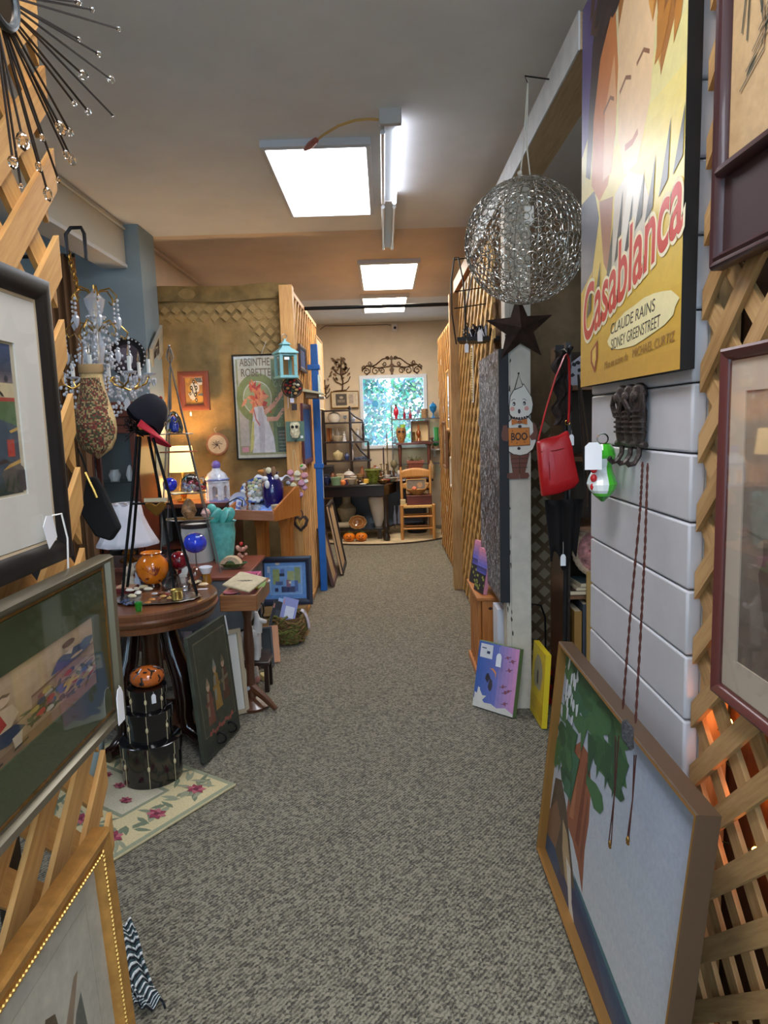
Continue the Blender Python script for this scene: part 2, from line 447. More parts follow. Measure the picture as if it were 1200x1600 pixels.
for (x0, x1, z0, z1) in ((-4.5, -1.9, 0, 3), (1.9, 4.5, 0, 3), (-1.9, 1.9, 0, .7), (-1.9, 1.9, 2.6, 3)): b.box(((x0+x1)/2, -2.6, (z0+z1)/2), (x1-x0, .1, z1-z0))
struct(b.build('wall_back', M((205, 200, 190), .85)))
w2 = struct(rectsweep([(0, -.06), (0, .06), (.05, .06), (.05, -.06)], 3.8, 1.9).build('window_2', M((224, 226, 228), .4))); w2.location = (0, -2.6, 1.65); w2.rotation_euler = (PI/2, 0, 0)
MB().box((0, 0, 0), (3.7, 1.8, .006)).build('window_pane', PANE(), w2)
struct(MB().box((-2.9, 5.28, 1.5), (2.4, .33, 3)).build('wall_pier', BLUEW))
struct(MB().box((-1.875, 1.4, 2.86), (.15, 7.4, .28)).build('trim_1', M((205, 200, 184), .6)))       # header over the side opening
struct(MB().box((-1.875, 1.4, 2.71), (.17, 7.4, .025)).build('trim_2', M((214, 214, 212), .5)))
struct(MB().box((.73, 3.77, 2.765), (.14, 2.8, .11)).build('trim_3', WOOD((170, 140, 104), (206, 178, 140), .6)))  # timber beam, painted on its aisle face
struct(MB().box((.657, 3.77, 2.766), (.006, 2.8, .116)).build('trim_4', M((214, 216, 214), .5, var=.05, scale=12)))
struct(MB().box((.70, 5.75, 2.72), (.10, 1.15, .10)).build('trim_5', WOOD((150, 92, 52), (186, 124, 74), .5)))
# white shiplap partition on the right
PBOARD = M((198, 198, 202), .45, var=.03, scale=5)
zref = atx(922, 840.5, .70).z; b = MB(); zs = [zref + .161*k for k in range(-6, 16)]
for z in zs:
    lo, hi = max(0.0, z+.004), min(2.9, z+.161)
    if hi-lo > .02: b.box((.72, 1.976, (lo+hi)/2), (.036, .768, hi-lo))
struct(b.build('wall_shiplap', PBOARD, smooth=40, bevel=.006))
struct(MB().box((.765, 1.976, 1.45), (.055, .768, 2.9)).build('wall_shiplap_core', M((170, 168, 164), .6)))
# window
b = MB(); tw = .045
for (x0, x1, z0, z1) in ((wx0-tw, wx0+.005, wz0-tw, wz1+tw), (wx1-.005, wx1+tw, wz0-tw, wz1+tw), (wx0, wx1, wz1-.005, wz1+tw), (wx0, wx1, wz0-tw, wz0+.005)):
    b.box(((x0+x1)/2, 10.32, (z0+z1)/2), (x1-x0, .11, z1-z0))
wn = struct(b.build('window_1', M((228, 232, 240), .4), bevel=.004))
MB().box(((wx0+wx1)/2, 10.36, (wz0+wz1)/2), (wx1-wx0, .006, wz1-wz0)).build('window_pane', PANE(), wn)
# trees beyond the window
for q, (x, y, hgt, c, lab) in enumerate(((-.85, 12.6, 3.2, (96, 150, 140), 'pale leafy tree outside the left half of the window'), (1.0, 14.2, 3.4, (124, 170, 150), 'lighter leafy tree outside the right half of the window'))):
    t = thing('tree', lab, 'tree', (x, y, 0)); MB().tube([(0, 0, 0), (.03, 0, 1.0), (0, .05, 2.2)], [.07, .05, .02], 8).build('trunk', M((96, 80, 62), .9), t)
    b = MB()
    for k in range(4200):
        a, e, rr = random.uniform(0, 2*PI), random.uniform(-1, 1), random.uniform(.35, 1)**.5
        p = V((math.cos(a)*rr*1.0*math.sqrt(1-e*e), math.sin(a)*rr*.6*math.sqrt(1-e*e), 1.75+e*rr*1.35)); s = random.uniform(.04, .08)
        d = V((random.uniform(-1, 1), random.uniform(-1, 1), random.uniform(-1, 1))).normalized(); n = d.orthogonal().normalized()
        b.col = tuple(int(v*random.uniform(.75, 1.2)) for v in c); b.col = tuple(min(250, v) for v in b.col)
        b.add([p, p+d*s+n*s*.5, p+d*s*2, p+d*s-n*s*.5], [(0, 1, 2, 3)])
    b.build('foliage', PRINT(.7, var=0), t)

# ------------------------------------------------------------------ light
wd = bpy.data.worlds.new('world'); SC.world = wd; wd.use_nodes = True
bg = wd.node_tree.nodes['Background']; bg.inputs[0].default_value = (*lin((190, 226, 255)), 1); bg.inputs[1].default_value = 2.6
def ceiling_light(x0, x1, y0, y1, label, s, col=(246, 248, 255)):
    t = thing('ceiling_light', label, 'ceiling light', ((x0+x1)/2, (y0+y1)/2, 3.0), group='flat panel ceiling lights')
    W, D = x1-x0, y1-y0
    rectsweep([(-.02, 0), (-.02, -.035), (.004, -.042), (.012, -.03), (.012, 0)], W, D).build('frame', M((206, 206, 208), .5), t)
    MB().box((0, 0, -.03), (W-.02, D-.02, .006)).build('diffuser', EMIT(col, s), t)
LS = 9.0
ceiling_light(-.575, -.045, 3.76, 4.925, 'nearest bright panel light, left of the strip fixture', LS)
ceiling_light(-.174, .35, 6.43, 7.62, 'bright panel light on the tan stretch of ceiling', LS*1.45, (255, 244, 226))
ceiling_light(-.206, .307, 8.11, 9.14, 'farthest bright panel light, just above the black rod', LS*1.6, (255, 244, 226))
ceiling_light(-.4, .12, .55, 1.7, 'added unseen panel light over the entrance end of the aisle', LS)  # out of view, added to even out the light along the aisle
ceiling_light(-.4, .12, -1.7, -.6, 'added unseen panel light behind the entrance end of the aisle', LS)  # another unseen panel, added as fill from behind the camera
ceiling_light(.55, 1.1, -1.7, -.5, 'added unseen panel light behind the entrance, over the right side', LS*1.3)  # unseen, added to throw light on the left lattice pictures
ceiling_light(-3.2, -2.7, 2.6, 3.7, 'added unseen panel light over the side room', LS*.7, (225, 236, 255))  # unseen panel added to light the side room
t = thing('strip_light', 'long bare fluorescent strip fixture on the ceiling with one lit tube', 'ceiling light', (.072, 4.63, 3.0))
MB().box((0, 0, -.025), (.062, 2.34, .05)).build('housing', M((190, 196, 198), .4), t, bevel=.004)
MB().box((0, -1.19, -.03), (.105, .035, .075)).build('end_cap', M((196, 190, 184), .5), t, bevel=.004)
MB().box((0, 0, -.03), (.096, .05, .05)).build('socket_bar', M((196, 190, 184), .5), t)
for x, y, lit in ((.036, -.56, 1), (.036, .6, 0), (-.036, -.56, 0), (-.036, .6, 0)):
    MB().tube([(x, y-.54, -.062), (x, y+.54, -.062)], .0125, 10).build('lamp_tube' if lit else 'dead_tube', EMIT((236, 240, 255), 5) if lit else M((222, 224, 226), .15, coat=.5), t)
def cable(name, label, pts, r, mat, cat='cable'): return tag(MB().tube(pts, r, 6).build(name, mat), label, cat)
cable('electrical_cable', 'thin yellow electrical cable arching from the strip fixture to the near panel light', [atz(px, py, z) for px, py, z in ((594, 187, 2.97), (576, 186, 2.955), (555, 188, 2.95), (530, 196, 2.948), (508, 209, 2.948), (492, 221, 2.948), (482, 230, 2.948))], .006, M((206, 166, 96), .5))
wc = tag(MB().tube([atz(494, 219, 2.935), atz(485, 227, 2.93), atz(476, 234, 2.925)], [.014, .018, .008], 8).build('wire_connector', M((170, 96, 84), .5)), 'red wire connectors dangling at the end of the yellow cable', 'connector')

# ceiling conduits on the left walls
tag(MB().tube([(-1.79, .4, 2.965), (-1.79, 5.1, 2.965)], .009, 8).build('electrical_conduit', M((200, 196, 186), .5)), 'thin painted conduit along the ceiling above the header beam', 'conduit')
tag(MB().tube([(-1.788, 5.46, 2.965), (-1.788, 10.2, 2.965)], .009, 8).build('electrical_conduit', M((190, 168, 138), .5)), 'thin painted conduit along the ceiling beyond the blue column', 'conduit')
# ================================================================== LEFT FOREGROUND: lattice divider with hung frames
LX = -.65
latL = lattice('lattice_panel', 'golden pine lattice divider at the left edge carrying the sunburst mirror and framed prints', pose((LX-.024, .35, .05), (0, 1, 0), (0, 0, 1)), 1.135, 2.85, .113, .058, .012, PINE, ragged=.03, phase=.27)
MB().box((.55, 1.42, -.02), (1.05, .06, .03)).build('rail', PINE, latL)
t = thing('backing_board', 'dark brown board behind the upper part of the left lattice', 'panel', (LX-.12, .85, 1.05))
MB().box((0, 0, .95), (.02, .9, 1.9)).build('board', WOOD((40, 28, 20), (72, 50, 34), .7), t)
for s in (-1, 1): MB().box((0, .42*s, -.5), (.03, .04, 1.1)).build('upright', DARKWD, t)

# sunburst mirror
c = atx(-12, -14, -.612)
sun = thing('sunburst_mirror', 'round sunburst mirror with thin dark rays tipped with clear crystals', 'mirror', mw=LEFTW(c))
MB().lathe([(0, 0), (.05, 0), (.05, .012)], 40).build('mirror_glass', M((150, 130, 110), .08, 1), sun, smooth=30)
MB().ring((0, 0, .012), .05, .007, 44, 8).build('mirror_rim', M((72, 76, 78), .35, .6), sun)
bR = MB(); k = 0
# ray ends traced on the plane of the lattice
for (px, py, s) in ((108, 3, 1), (130, 15, .8), (172, 45, .8), (119, 60, .7), (145, 83, .9), (169, 122, 1.2), (112, 113, 1.3), (177, 180, .6), (100, 158, .7), (126, 171, .9), (78, 192, 1.3), (106, 201, 1), (89, 236, .9), (114, 243, 1.2), (91, 277, .6), (74, 295, 1.2), (58, 254, .9), (53, 210, .7), (20, 210, 1.5), (9, 246, 1.1), (26, 287, .5), (-30, 300, 1), (-60, 262, .8), (-110, 290, 1), (-120, 220, .9), (-180, 190, 1), (-160, 130, .8), (-230, 120, 1), (-200, 60, .9), (-250, 0, 1), (-190, -40, .8), (-220, -110, 1), (-150, -140, .8), (-160, -220, 1), (-90, -230, .9), (-60, -280, 1), (0, -250, .8), (30, -290, 1), (70, -210, .9), (120, -220, 1), (110, -130, .7), (170, -120, 1), (140, -60, .8), (190, -50, 1)):
    e = atx(px, py, -.60); q = V((e.y-c.y, e.z-c.z, random.uniform(.004, .03)))
    d = V((q.x, q.y, 0)).normalized()
    MB().tube([d*.048+V((0, 0, .002)), q], .0022, 5).build('ray', M((52, 46, 42), .4, .5), sun)
    cr = MB(); n = 6; L = .011*s
    a = q.normalized(); m = pose(q, a.orthogonal(), a.cross(a.orthogonal()))
    MB().lathe([(0, -.004*s), (.005*s, 0), (.0075*s, L*.5), (.006*s, L*1.2), (0, L*1.7)], n, M4=m).build('crystal', GLASS((250, 246, 240), .0, 1.6), sun)

# --- Japanese-style landscape print in black frame
def from_px(X, xr, yt, yb, w):
    """near-left frame on plane X whose far edge shows at pixel column xr, from yt down to yb"""
    a, d = atx(xr[0], yt, X+.028), atx(xr[1], yb, X+.028); h = a.z-d.z; y = (a.y+d.y)/2
    return LEFTW((X, y-w/2, (a.z+d.z)/2)), h
m4, h = from_px(-.60, (80, 120), 440, 868, .46)
WATER = (66, 80, 92)
pl = [((196, 186, 160), rect(0, 0, 1, 1))]+grad((58, 66, 84), (70, 86, 120), 6, .03, .80, .95, .98)+grad((150, 132, 128), (88, 84, 96), 5, .03, .72, .95, .80)
pl += [((206, 190, 150), rect(.03, .62, .95, .73)), ((176, 70, 56), [(.03, .60), (.95, .615), (.95, .64), (.03, .625)]), ((86, 112, 70), [(.03, .50), (.3, .47), (.55, .46), (.75, .50), (.95, .455), (.95, .615), (.03, .60)]),
       (WATER, [(.03, .02), (.95, .02), (.95, .455), (.75, .50), (.55, .46), (.3, .47), (.03, .50)])]
pl += grad((52, 64, 58), (70, 84, 98), 5, .03, .02, .95, .22)
pl += [((92, 84, 78), blob(.86, .12, .16, .09, 16, .15)), ((74, 68, 66), blob(.95, .1, .1, .07, 14, .2)), ((190, 150, 74), [(.72, .175), (.95, .215), (.95, .24), (.80, .21)]), ((62, 48, 40), [(.6, .20), (.74, .25), (.86, .22), (.74, .22)]), ((198, 158, 76), [(.86, .41), (.95, .43), (.95, .45), (.84, .425)]),
       ((172, 60, 48), rect(.80, .26, .89, .37)), ((182, 58, 44), [(.52, .76), (.66, .745), (.66, .955), (.52, .96)]), ((222, 150, 116), [(.30, .80), (.52, .79), (.52, .94), (.30, .935)])]
for k in range(7): pl.append(((50, 48, 44), leaf(.1+k*.12, .64+.012*(k % 3), .1, .02, random.choice([.5, 2.6]))))
for k in range(9): pl.append(((48, 52, 60), leaf(.06+k*.1, .735, .05, .05, 1.57)))
for k in range(12): pl.append(((56, 66, 48), leaf(.05+k*.075, .03, .13, .03, 1.4+random.uniform(-.3, .3))))
for k in range(3): pl.append(((170, 84, 60), rect(.34+.05*k, .83, .355+.05*k, .9)))
frm1 = picture('framed_print', 'black-framed landscape print with red cartouche on the left lattice, above the garden print', 'picture', m4, .46, h, .036, .026, M((24, 23, 24), .35), pl, matb=(.07, .075, .085, .075), matc=(214, 210, 200), inner=(.006, M((190, 170, 140), .6)))
MB().prism([(-.016, -.026), (.018, -.02), (.02, .02), (0, .028), (-.018, .016)], 0, .001, TX(.14, -h/2+.06, .028, .3)).build('price_tag', M((222, 222, 226), .7), frm1)
MB().tube([(.15, -h/2+.085, .03), (.175, -h/2+.085, .034), (.185, -h/2+.04, .036), (.188, -h/2-.03, .03)], .0016, 5).build('tag_string', M((226, 222, 214), .8), frm1)

# --- garden figures print in green mat
m4, h = from_px(-.565, (184, 190), 862, 1126, .66)
W2 = .66
GRN = (70, 78, 48); FL = [(176, 72, 62), (86, 104, 140), (186, 160, 92), (150, 96, 90), (196, 186, 164), (72, 86, 110)]
pl = grad((176, 146, 112), (206, 178, 142), 6, 0, .0, 1, 1)
pl += [((150, 116, 84), [(0, 0), (1, 0), (1, .16), (.6, .14), (.3, .12), (0, .1)]), ((168, 134, 104), [(.52, .38), (1, .52), (1, .60), (.52, .50)]), ((132, 100, 76), [(.52, .50), (1, .60), (1, .63), (.52, .53)])]
for k in range(60): pl.append((random.choice([(84, 92, 66), (104, 110, 78), (96, 86, 60)]), leaf(random.uniform(.5, .98), random.uniform(.16, .42), .09, .03, random.uniform(0, 6.3))))
for k in range(26): pl.append((random.choice(FL), blob(random.uniform(.52, .98), random.uniform(.22, .5), .03, .035, 9, .15)))
for k in range(16): pl.append(((118, 110, 78), leaf(random.uniform(.0, .2), random.uniform(.14, .5), .1, .03, random.uniform(.5, 2.6))))
pl += [((58, 74, 108), [(.64, .60), (.70, .74), (.78, .77), (.92, .74), (.96, .64), (.86, .60), (.76, .59)]), ((206, 176, 146), blob(.79, .82, .04, .055)), ((96, 60, 40), blob(.785, .86, .05, .045)), ((218, 196, 170), [(.74, .76), (.80, .70), (.82, .77)]), ((74, 92, 116), blob(.93, .72, .06, .06, 10, .2)), ((204, 172, 142), blob(.84, .64, .05, .02)),
       ((210, 186, 150), [(.20, .40), (.22, .58), (.30, .66), (.40, .62), (.43, .48), (.38, .38), (.28, .36)]), ((176, 58, 44), [(.27, .62), (.33, .60), (.36, .44), (.32, .40), (.29, .46)]), ((214, 184, 150), blob(.345, .72, .045, .06)), ((120, 96, 70), stroke([(.31, .76), (.35, .78), (.385, .75)], .03)),
       ((52, 66, 88), [(.22, .40), (.40, .38), (.46, .28), (.36, .20), (.30, .24), (.22, .30)]), ((212, 194, 164), [(.24, .30), (.30, .26), (.30, .1), (.26, .06)]), ((206, 188, 158), [(.38, .24), (.44, .26), (.43, .10), (.39, .10)]), ((52, 40, 34), [(.22, .05), (.32, .055), (.32, .08), (.24, .075)]), ((52, 40, 34), [(.38, .08), (.47, .10), (.47, .12), (.39, .11)]),
       ((70, 58, 44), stroke([(.16, .33), (.55, .40), (.98, .47)], .008)), ((206, 176, 84), stroke([(.73, .26), (.80, .40)], .03)), ((206, 176, 84), stroke([(.72, .36), (.84, .33)], .03)), ((92, 84, 70), leaf(.06, .74, .1, .03, .6))]
frm2 = picture('framed_print', 'green-matted print of a man in red waistcoat and flowers, middle of the left lattice', 'picture', m4, W2, h, .022, .03, M((120, 112, 92), .3, .7), pl, matb=(.07, .055, .075, .075), matc=GRN, inner=(.005, GOLD), prof=[(0, 0), (0, .022), (.004, .03), (.012, .026), (.016, .016), (.022, .014), (.022, 0)], gk=1.6)
pricetag(frm2, (W2/2-.03, -h/2+.075, .03), .05, (0, 0, 1), .006)

# --- gilt framed figure sketch leaning at bottom left
a = atx(172, 1292, -.565)
hh = .62; w3 = .5
up = V((-.045, 0, 1)).normalized(); m4 = pose(V((-.60, a.y-w3/2, a.z))-up*hh/2, (-.0, 1, 0), up)
SK = (176, 168, 150)
pl = [((196, 190, 174), rect(0, 0, 1, 1)), (SK, stroke([(.08, .05), (.08, .9), (.88, .9), (.88, .05)], .006)),
      ((150, 124, 96), [(.40, .2), (.38, .40), (.40, .55), (.44, .68), (.50, .70), (.55, .62), (.56, .50), (.62, .38), (.66, .2)]), ((96, 78, 58), [(.39, .52), (.40, .68), (.46, .76), (.53, .73), (.55, .64), (.49, .68), (.45, .62), (.44, .52), (.42, .46)]),
      ((150, 128, 104), [(.55, .60), (.70, .74), (.74, .74), (.60, .54)]), ((104, 104, 96), [(.60, .50), (.68, .62), (.74, .66), (.76, .5), (.72, .36), (.62, .30), (.58, .38)]), ((132, 116, 92), blob(.53, .1, .16, .14, 14, .1)), ((126, 116, 100), stroke([(.2, .44), (.19, .36), (.21, .3)], .008)), ((110, 84, 62), [(.76, .2), (.78, .28), (.82, .26), (.83, .16)])]
gp = [(0, 0), (0, .03), (.006, .036), (.022, .032), (.03, .024), (.036, .03), (.041, .022), (.044, .012), (.044, 0)]
frm3 = picture('framed_sketch', 'gilt-framed figure sketch leaning at the bottom left corner', 'picture', m4, w3, hh, .044, .036, M((198, 146, 78), .35, .55, var=.1, scale=30), pl, prof=gp, gk=.6)
b = MB()
for sx, sy, L in ((0, 1, w3), (1, 0, hh), (-1, 0, hh)):
    n = int(L/.009)
    for k in range(n):
        o = -L/2+L*(k+.5)/n
        if abs(o) > L/2-.03: continue
        p = (o, hh/2-.034, .031) if sy else (sx*(w3/2-.034), o, .031)
        b.ball(p, (.0046, .0035, .0035) if sy else (.0035, .0046, .0035), 6, 4)
b.build('beaded_edge', M((206, 160, 84), .35, .7), frm3)

# striped rug end bunched on the floor past the lattice
def rugf(u, v):
    q0 = atz(258, 1570, .012); q1 = at(206, 1442, q0.y+.12); s = [q1, q1.lerp(q0, .18)-V((0, 0, .004)), q1.lerp(q0, .45)-V((.01, 0, .012)), q1.lerp(q0, .72)-V((.01, 0, .014)), q1.lerp(q0, .9)-V((0, 0, .004)), q0]
    k = u*(len(s)-1); i = min(int(k), len(s)-2); f = k-i; p = V(s[i]).lerp(V(s[i+1]), f)
    return p + V((-.07*v, -.03*v+.01*math.sin(v*9), .012*math.sin(v*16+u*5)+(.02*v)))
b = MB()
g = [[rugf(i/44, j/10) for j in range(11)] for i in range(45)]
for i in range(44):
    b.col = (226, 228, 226) if i % 3 == 0 else ((34, 38, 46) if i % 3 == 1 else (60, 84, 88))
    for j in range(10): b.add([g[i][j], g[i+1][j], g[i+1][j+1], g[i][j+1]], [(0, 1, 2, 3)])
tag(b.build('striped_rug', PRINT(.95, bump=.3, scale=160), smooth=60, solid=.006), 'black and white striped rug bunched on the carpet under the left lattice', 'rug')

# things glimpsed behind the lower lattice
t = thing('bottle', 'clear bottle with black cap behind the lower left lattice', 'bottle', (-1.02, 1.62, .64))
MB().lathe([(0, 0), (.035, 0), (.036, .15), (.03, .17)], 18).build('body', M((216, 216, 220), .25), t); MB().lathe([(.028, .17), (.028, .215), (0, .22)], 18).build('cap', BLACK, t)
t = thing('side_table', 'dark table behind the lower left lattice, holding a capped bottle and black boxes', 'table', (-1.24, 1.4, 0))
MB().box((0, 0, .62), (.42, .8, .03)).build('tabletop', DARKWD, t, bevel=.004)
for x in (-.17, .17):
    for y in (-.36, .36): MB().box((x, y, .303), (.04, .04, .606)).build('leg', DARKWD, t)
for x, y, z, d, lab in ((-1.14, 1.22, .635, (.22, .2, .12), 'black storage box on the dark table behind the left lattice'), (-1.14, 1.22, .757, (.16, .16, .05), 'flat black box on top of the storage box behind the left lattice')):
    t = thing('storage_box', lab, 'box', (x, y, z)); MB().box((0, 0, d[2]*.4), (d[0], d[1], d[2]*.8)).build('body', BLACK, t, bevel=.003); MB().box((0, 0, d[2]*.9), (d[0]+.006, d[1]+.006, d[2]*.2)).build('lid', M((34, 34, 38), .35), t, bevel=.003)

# tapestry pouch and black purse hung from the lattice end
p = at(142, 578, 1.56)
t = thing('tapestry_bag', 'tapestry drawstring bag with dense floral weave hanging at the end of the left lattice', 'bag', (p.x, p.y, p.z))
hb = size(136, 1.56); b = MB()
def bagf(w, d, prof):
    def f(u, v):
        k = u*(len(prof)-1); i = min(int(k), len(prof)-2); q = k-i; r = prof[i]*(1-q)+prof[i+1]*q
        a = 2*PI*v; return V((math.cos(a)*r*w, math.sin(a)*r*d, -u*hb))
    return f
f = bagf(.047, .026, [.52, .53, .6, .72, .86, .97, 1.0, .93, .7, .03])
nu, nv = 54, 64; g = [[f(i/nu, j/nv) for j in range(nv)] for i in range(nu+1)]
for i in range(nu):
    for j in range(nv):
        front = .55 < j/nv+.03*math.sin(i*.3) < .93
        b.col = random.choice([(104, 40, 36), (70, 74, 44), (156, 134, 92), (60, 52, 38), (140, 120, 80), (120, 60, 44)]) if (front and i > 4) else random.choice([(196, 168, 118), (188, 158, 108)])
        b.add([g[i][j], g[i][(j+1) % nv], g[i+1][(j+1) % nv], g[i+1][j]], [(0, 1, 2, 3)])
b.build('bag_body', PRINT(.95, bump=.4, scale=220), t, smooth=60)
MB().lathe([(.027, .012), (.028, -.004), (.026, -.008), (.022, .008)], 24, sx=1, sy=.6).build('bag_rim', M((150, 122, 84), .9), t)
MB().tube([(-.02, 0, .004), (-.015, 0, .05), (-.03, .0, .08)], .0018, 5).build('cord', M((96, 70, 46), .8), t)
p = at(150, 735, 1.6); s = 1.6/FPX
t = thing('purse', 'small black purse with gilt clasp hanging below the tapestry bag', 'bag', (p.x, p.y, p.z))
MB().prism([((x-150)*s, -(y-735)*s) for x, y in ((136, 745), (122, 800), (142, 838), (166, 847), (182, 826), (160, 765), (150, 745))], -.012, .012, pose((0, 0, 0), (1, 0, 0), (0, 0, 1))).build('purse_body', M((10, 10, 11), .9), t, bevel=.006)
MB().tube([((x-150)*s, -.014, -(y-735)*s) for x, y in ((137, 737), (142, 750), (148, 765), (152, 777))], .0035, 6).build('clasp', BRASS, t)
MB().tube([((x-150)*s, 0, -(y-735)*s) for x, y in ((138, 746), (131, 718), (125, 700))], .0022, 5).build('strap', M((20, 20, 20), .8), t)

# ================================================================== RIGHT FOREGROUND
latR = lattice('lattice_panel', 'weathered pine lattice divider at the right edge with amber fairy lights behind it', pose((.735, 1.575, .02), (0, -1, 0), (0, 0, 1)), 1.3, 2.9, .112, .045, .012, PINE2, phase=.1)
for y in (1.56,): MB().box((.0, 1.45, -.03), (.035, 2.88, .05)).build('end_post', PINE2, latR)
t = thing('backing_board', 'dark plank board behind the right lattice', 'board', (.808, .86, .02))
MB().box((0, .05, 1.4), (.02, 1.34, 2.8)).build('board', WOOD((44, 28, 18), (84, 56, 36), .6), t)
# fairy lights
fl = thing('fairy_lights', 'string of amber fairy lights tucked behind the right lattice', 'string lights', (.77, 1.1, 1.2)); wpts = []
for (px, py) in ((1135, 465), (1105, 1150), (1140, 1130), (1172, 1240), (1112, 1310), (1104, 1450), (1098, 1580), (1180, 1330)):
    p = atx(px, py, .768)-fl.location; wpts.append(p)
    q = MB().ball(p, (.007, .007, .010), 8, 6).build('bulb', EMIT((255, 140, 50), 45), fl)
MB().tube(sorted(wpts, key=lambda q: -q.z), .0015, 5).build('wire', M((40, 60, 36), .6), fl)

# film poster canvas: plain stand-in picture with the poster's lettering
YN, YF = 1.575, 2.362; ZB = atx(907, 605, .664).z; CW, CH = YF-YN, 1.17
cv = thing('film_poster', 'yellow film poster canvas with slanting red title on the white shiplap', 'poster', mw=RIGHTW((.682, (YN+YF)/2, ZB+CH/2)))
MB().box((0, 0, 0), (CW, CH, .033)).build('canvas_edge', M((18, 17, 17), .6), cv)
pl = grad((206, 160, 62), (222, 186, 66), 5, 0, 0, 1, .20)+grad((222, 186, 66), (236, 218, 130), 10, 0, .20, 1, .55)+grad((232, 220, 150), (214, 206, 176), 5, 0, .55, 1, 1)
pl += [((96, 80, 140), [(0, .62), (.10, .66), (.16, .8), (.2, 1), (0, 1)]), ((90, 92, 108), [(0, .26), (.16, .30), (.24, .42), (.18, .5), (0, .5)]),
       # left head: dark hat shape, orange cheek ; right head: fair wavy hair
       ((60, 40, 34), [(.06, .56), (.10, .72), (.14, .86), (.22, 1), (.46, 1), (.44, .86), (.30, .80), (.16, .66), (.12, .54)]), ((206, 128, 66), [(.14, .52), (.16, .68), (.24, .80), (.40, .88), (.44, .72), (.42, .58), (.34, .48), (.24, .46)]), ((226, 172, 120), [(.28, .50), (.30, .66), (.40, .76), (.43, .62), (.38, .50)]),
       ((170, 112, 52), [(.44, .80), (.42, 1), (.90, 1), (.95, .84), (.92, .66), (.82, .58), (.78, .74), (.66, .86)]), ((214, 150, 70), [(.62, .88), (.60, 1), (.80, 1), (.80, .8), (.74, .74), (.72, .86)]), ((240, 206, 160), [(.45, .56), (.44, .80), (.56, .90), (.70, .86), (.78, .72), (.74, .56), (.64, .46), (.52, .46)]),
       ((150, 104, 74), stroke([(.28, .66), (.36, .675), (.40, .66)], .009)), ((150, 104, 74), stroke([(.46, .655), (.52, .67), (.57, .655)], .009)), ((150, 104, 74), stroke([(.62, .665), (.68, .675), (.73, .655)], .009)), ((190, 120, 84), stroke([(.52, .52), (.59, .515), (.64, .525)], .014)),
       ((210, 200, 180), [(.38, .24), (.42, .44), (.56, .46), (.70, .42), (.80, .30), (.5, .2)]), ((168, 112, 76), [(.24, .46), (.30, .30), (.36, .26), (.40, .44)]), ((236, 230, 214), [(.44, .26), (.56, .44), (.68, .42), (.6, .28)])]
for k in range(26): pl.append((random.choice([(190, 128, 56), (222, 160, 80), (150, 96, 46), (236, 184, 104)]), leaf(random.uniform(.72, .92), random.uniform(.6, .95), .16, .05, 1.3+random.gauss(0, .35))))
for k in range(12): pl.append((random.choice([(70, 48, 40), (48, 32, 30), (92, 62, 46)]), leaf(random.uniform(.1, .34), random.uniform(.84, .97), .14, .05, random.gauss(.4, .3))))
for k, (u, v, l) in enumerate(((.12, .2, .1), (.22, .23, .08), (.36, .26, .11), (.46, .3, .13), (.56, .3, .1), (.66, .34, .09), (.75, .34, .1), (.86, .37, .11), (.96, .39, .09))): pl.append(((54, 58, 54), [(u-.035, v-.02), (u+.03, v), (u+.045, v+l)]))
pl += [((246, 236, 180), blob(.68, .118, .31, .045, 22, .05, .05)), ((150, 60, 40), [(.15, .09), (.24, .115), (.24, .07), (.205, .03), (.15, .06)]), ((226, 190, 90), [(.17, .09), (.22, .102), (.22, .072), (.202, .045), (.17, .063)])]
drawing(pl, CW, CH, 'printed_picture', cv, .0168, PRINT(.36, coat=.04, var=.06), step=.00002)
RED = M((200, 52, 38), .4); OUT = M((244, 232, 196), .5)
tilt = R(12.5)
m = TX(0.0, -CH/2+.288, .0188, tilt)
text('Casablanca', .235, OUT, cv, 'title_outline', TX(0, -CH/2+.288, .0184, tilt), CW*1.0, .35, .0002, .012)
text('Casablanca', .23, RED, cv, 'title_lettering', m, CW*.97, .35, .0003, .003)
INK = M((60, 52, 40), .5)
text('CLAUDE RAINS', .042, INK, cv, 'credit_lettering', TX(.08, -CH/2+.155, .0186, R(3)), .33, .15, .0002)
text('SIDNEY GREENSTREET', .042, INK, cv, 'credit_lettering', TX(.10, -CH/2+.112, .0186, R(3)), .36, .15, .0002)
text('WB', .035, M((236, 200, 110), .5), cv, 'shield_lettering', TX(-.237, -CH/2+.083, .0189, 0), .035, 0, .0002)
text('Mise en scène de', .03, M((150, 110, 50), .5), cv, 'credit_lettering', TX(-.04, -CH/2+.055, .0186, R(3)), .20, .3, .0002)
text('MICHAEL CURTIZ', .032, M((150, 110, 50), .5), cv, 'credit_lettering', TX(.23, -CH/2+.069, .0186, R(3)), .27, .15, .0002)

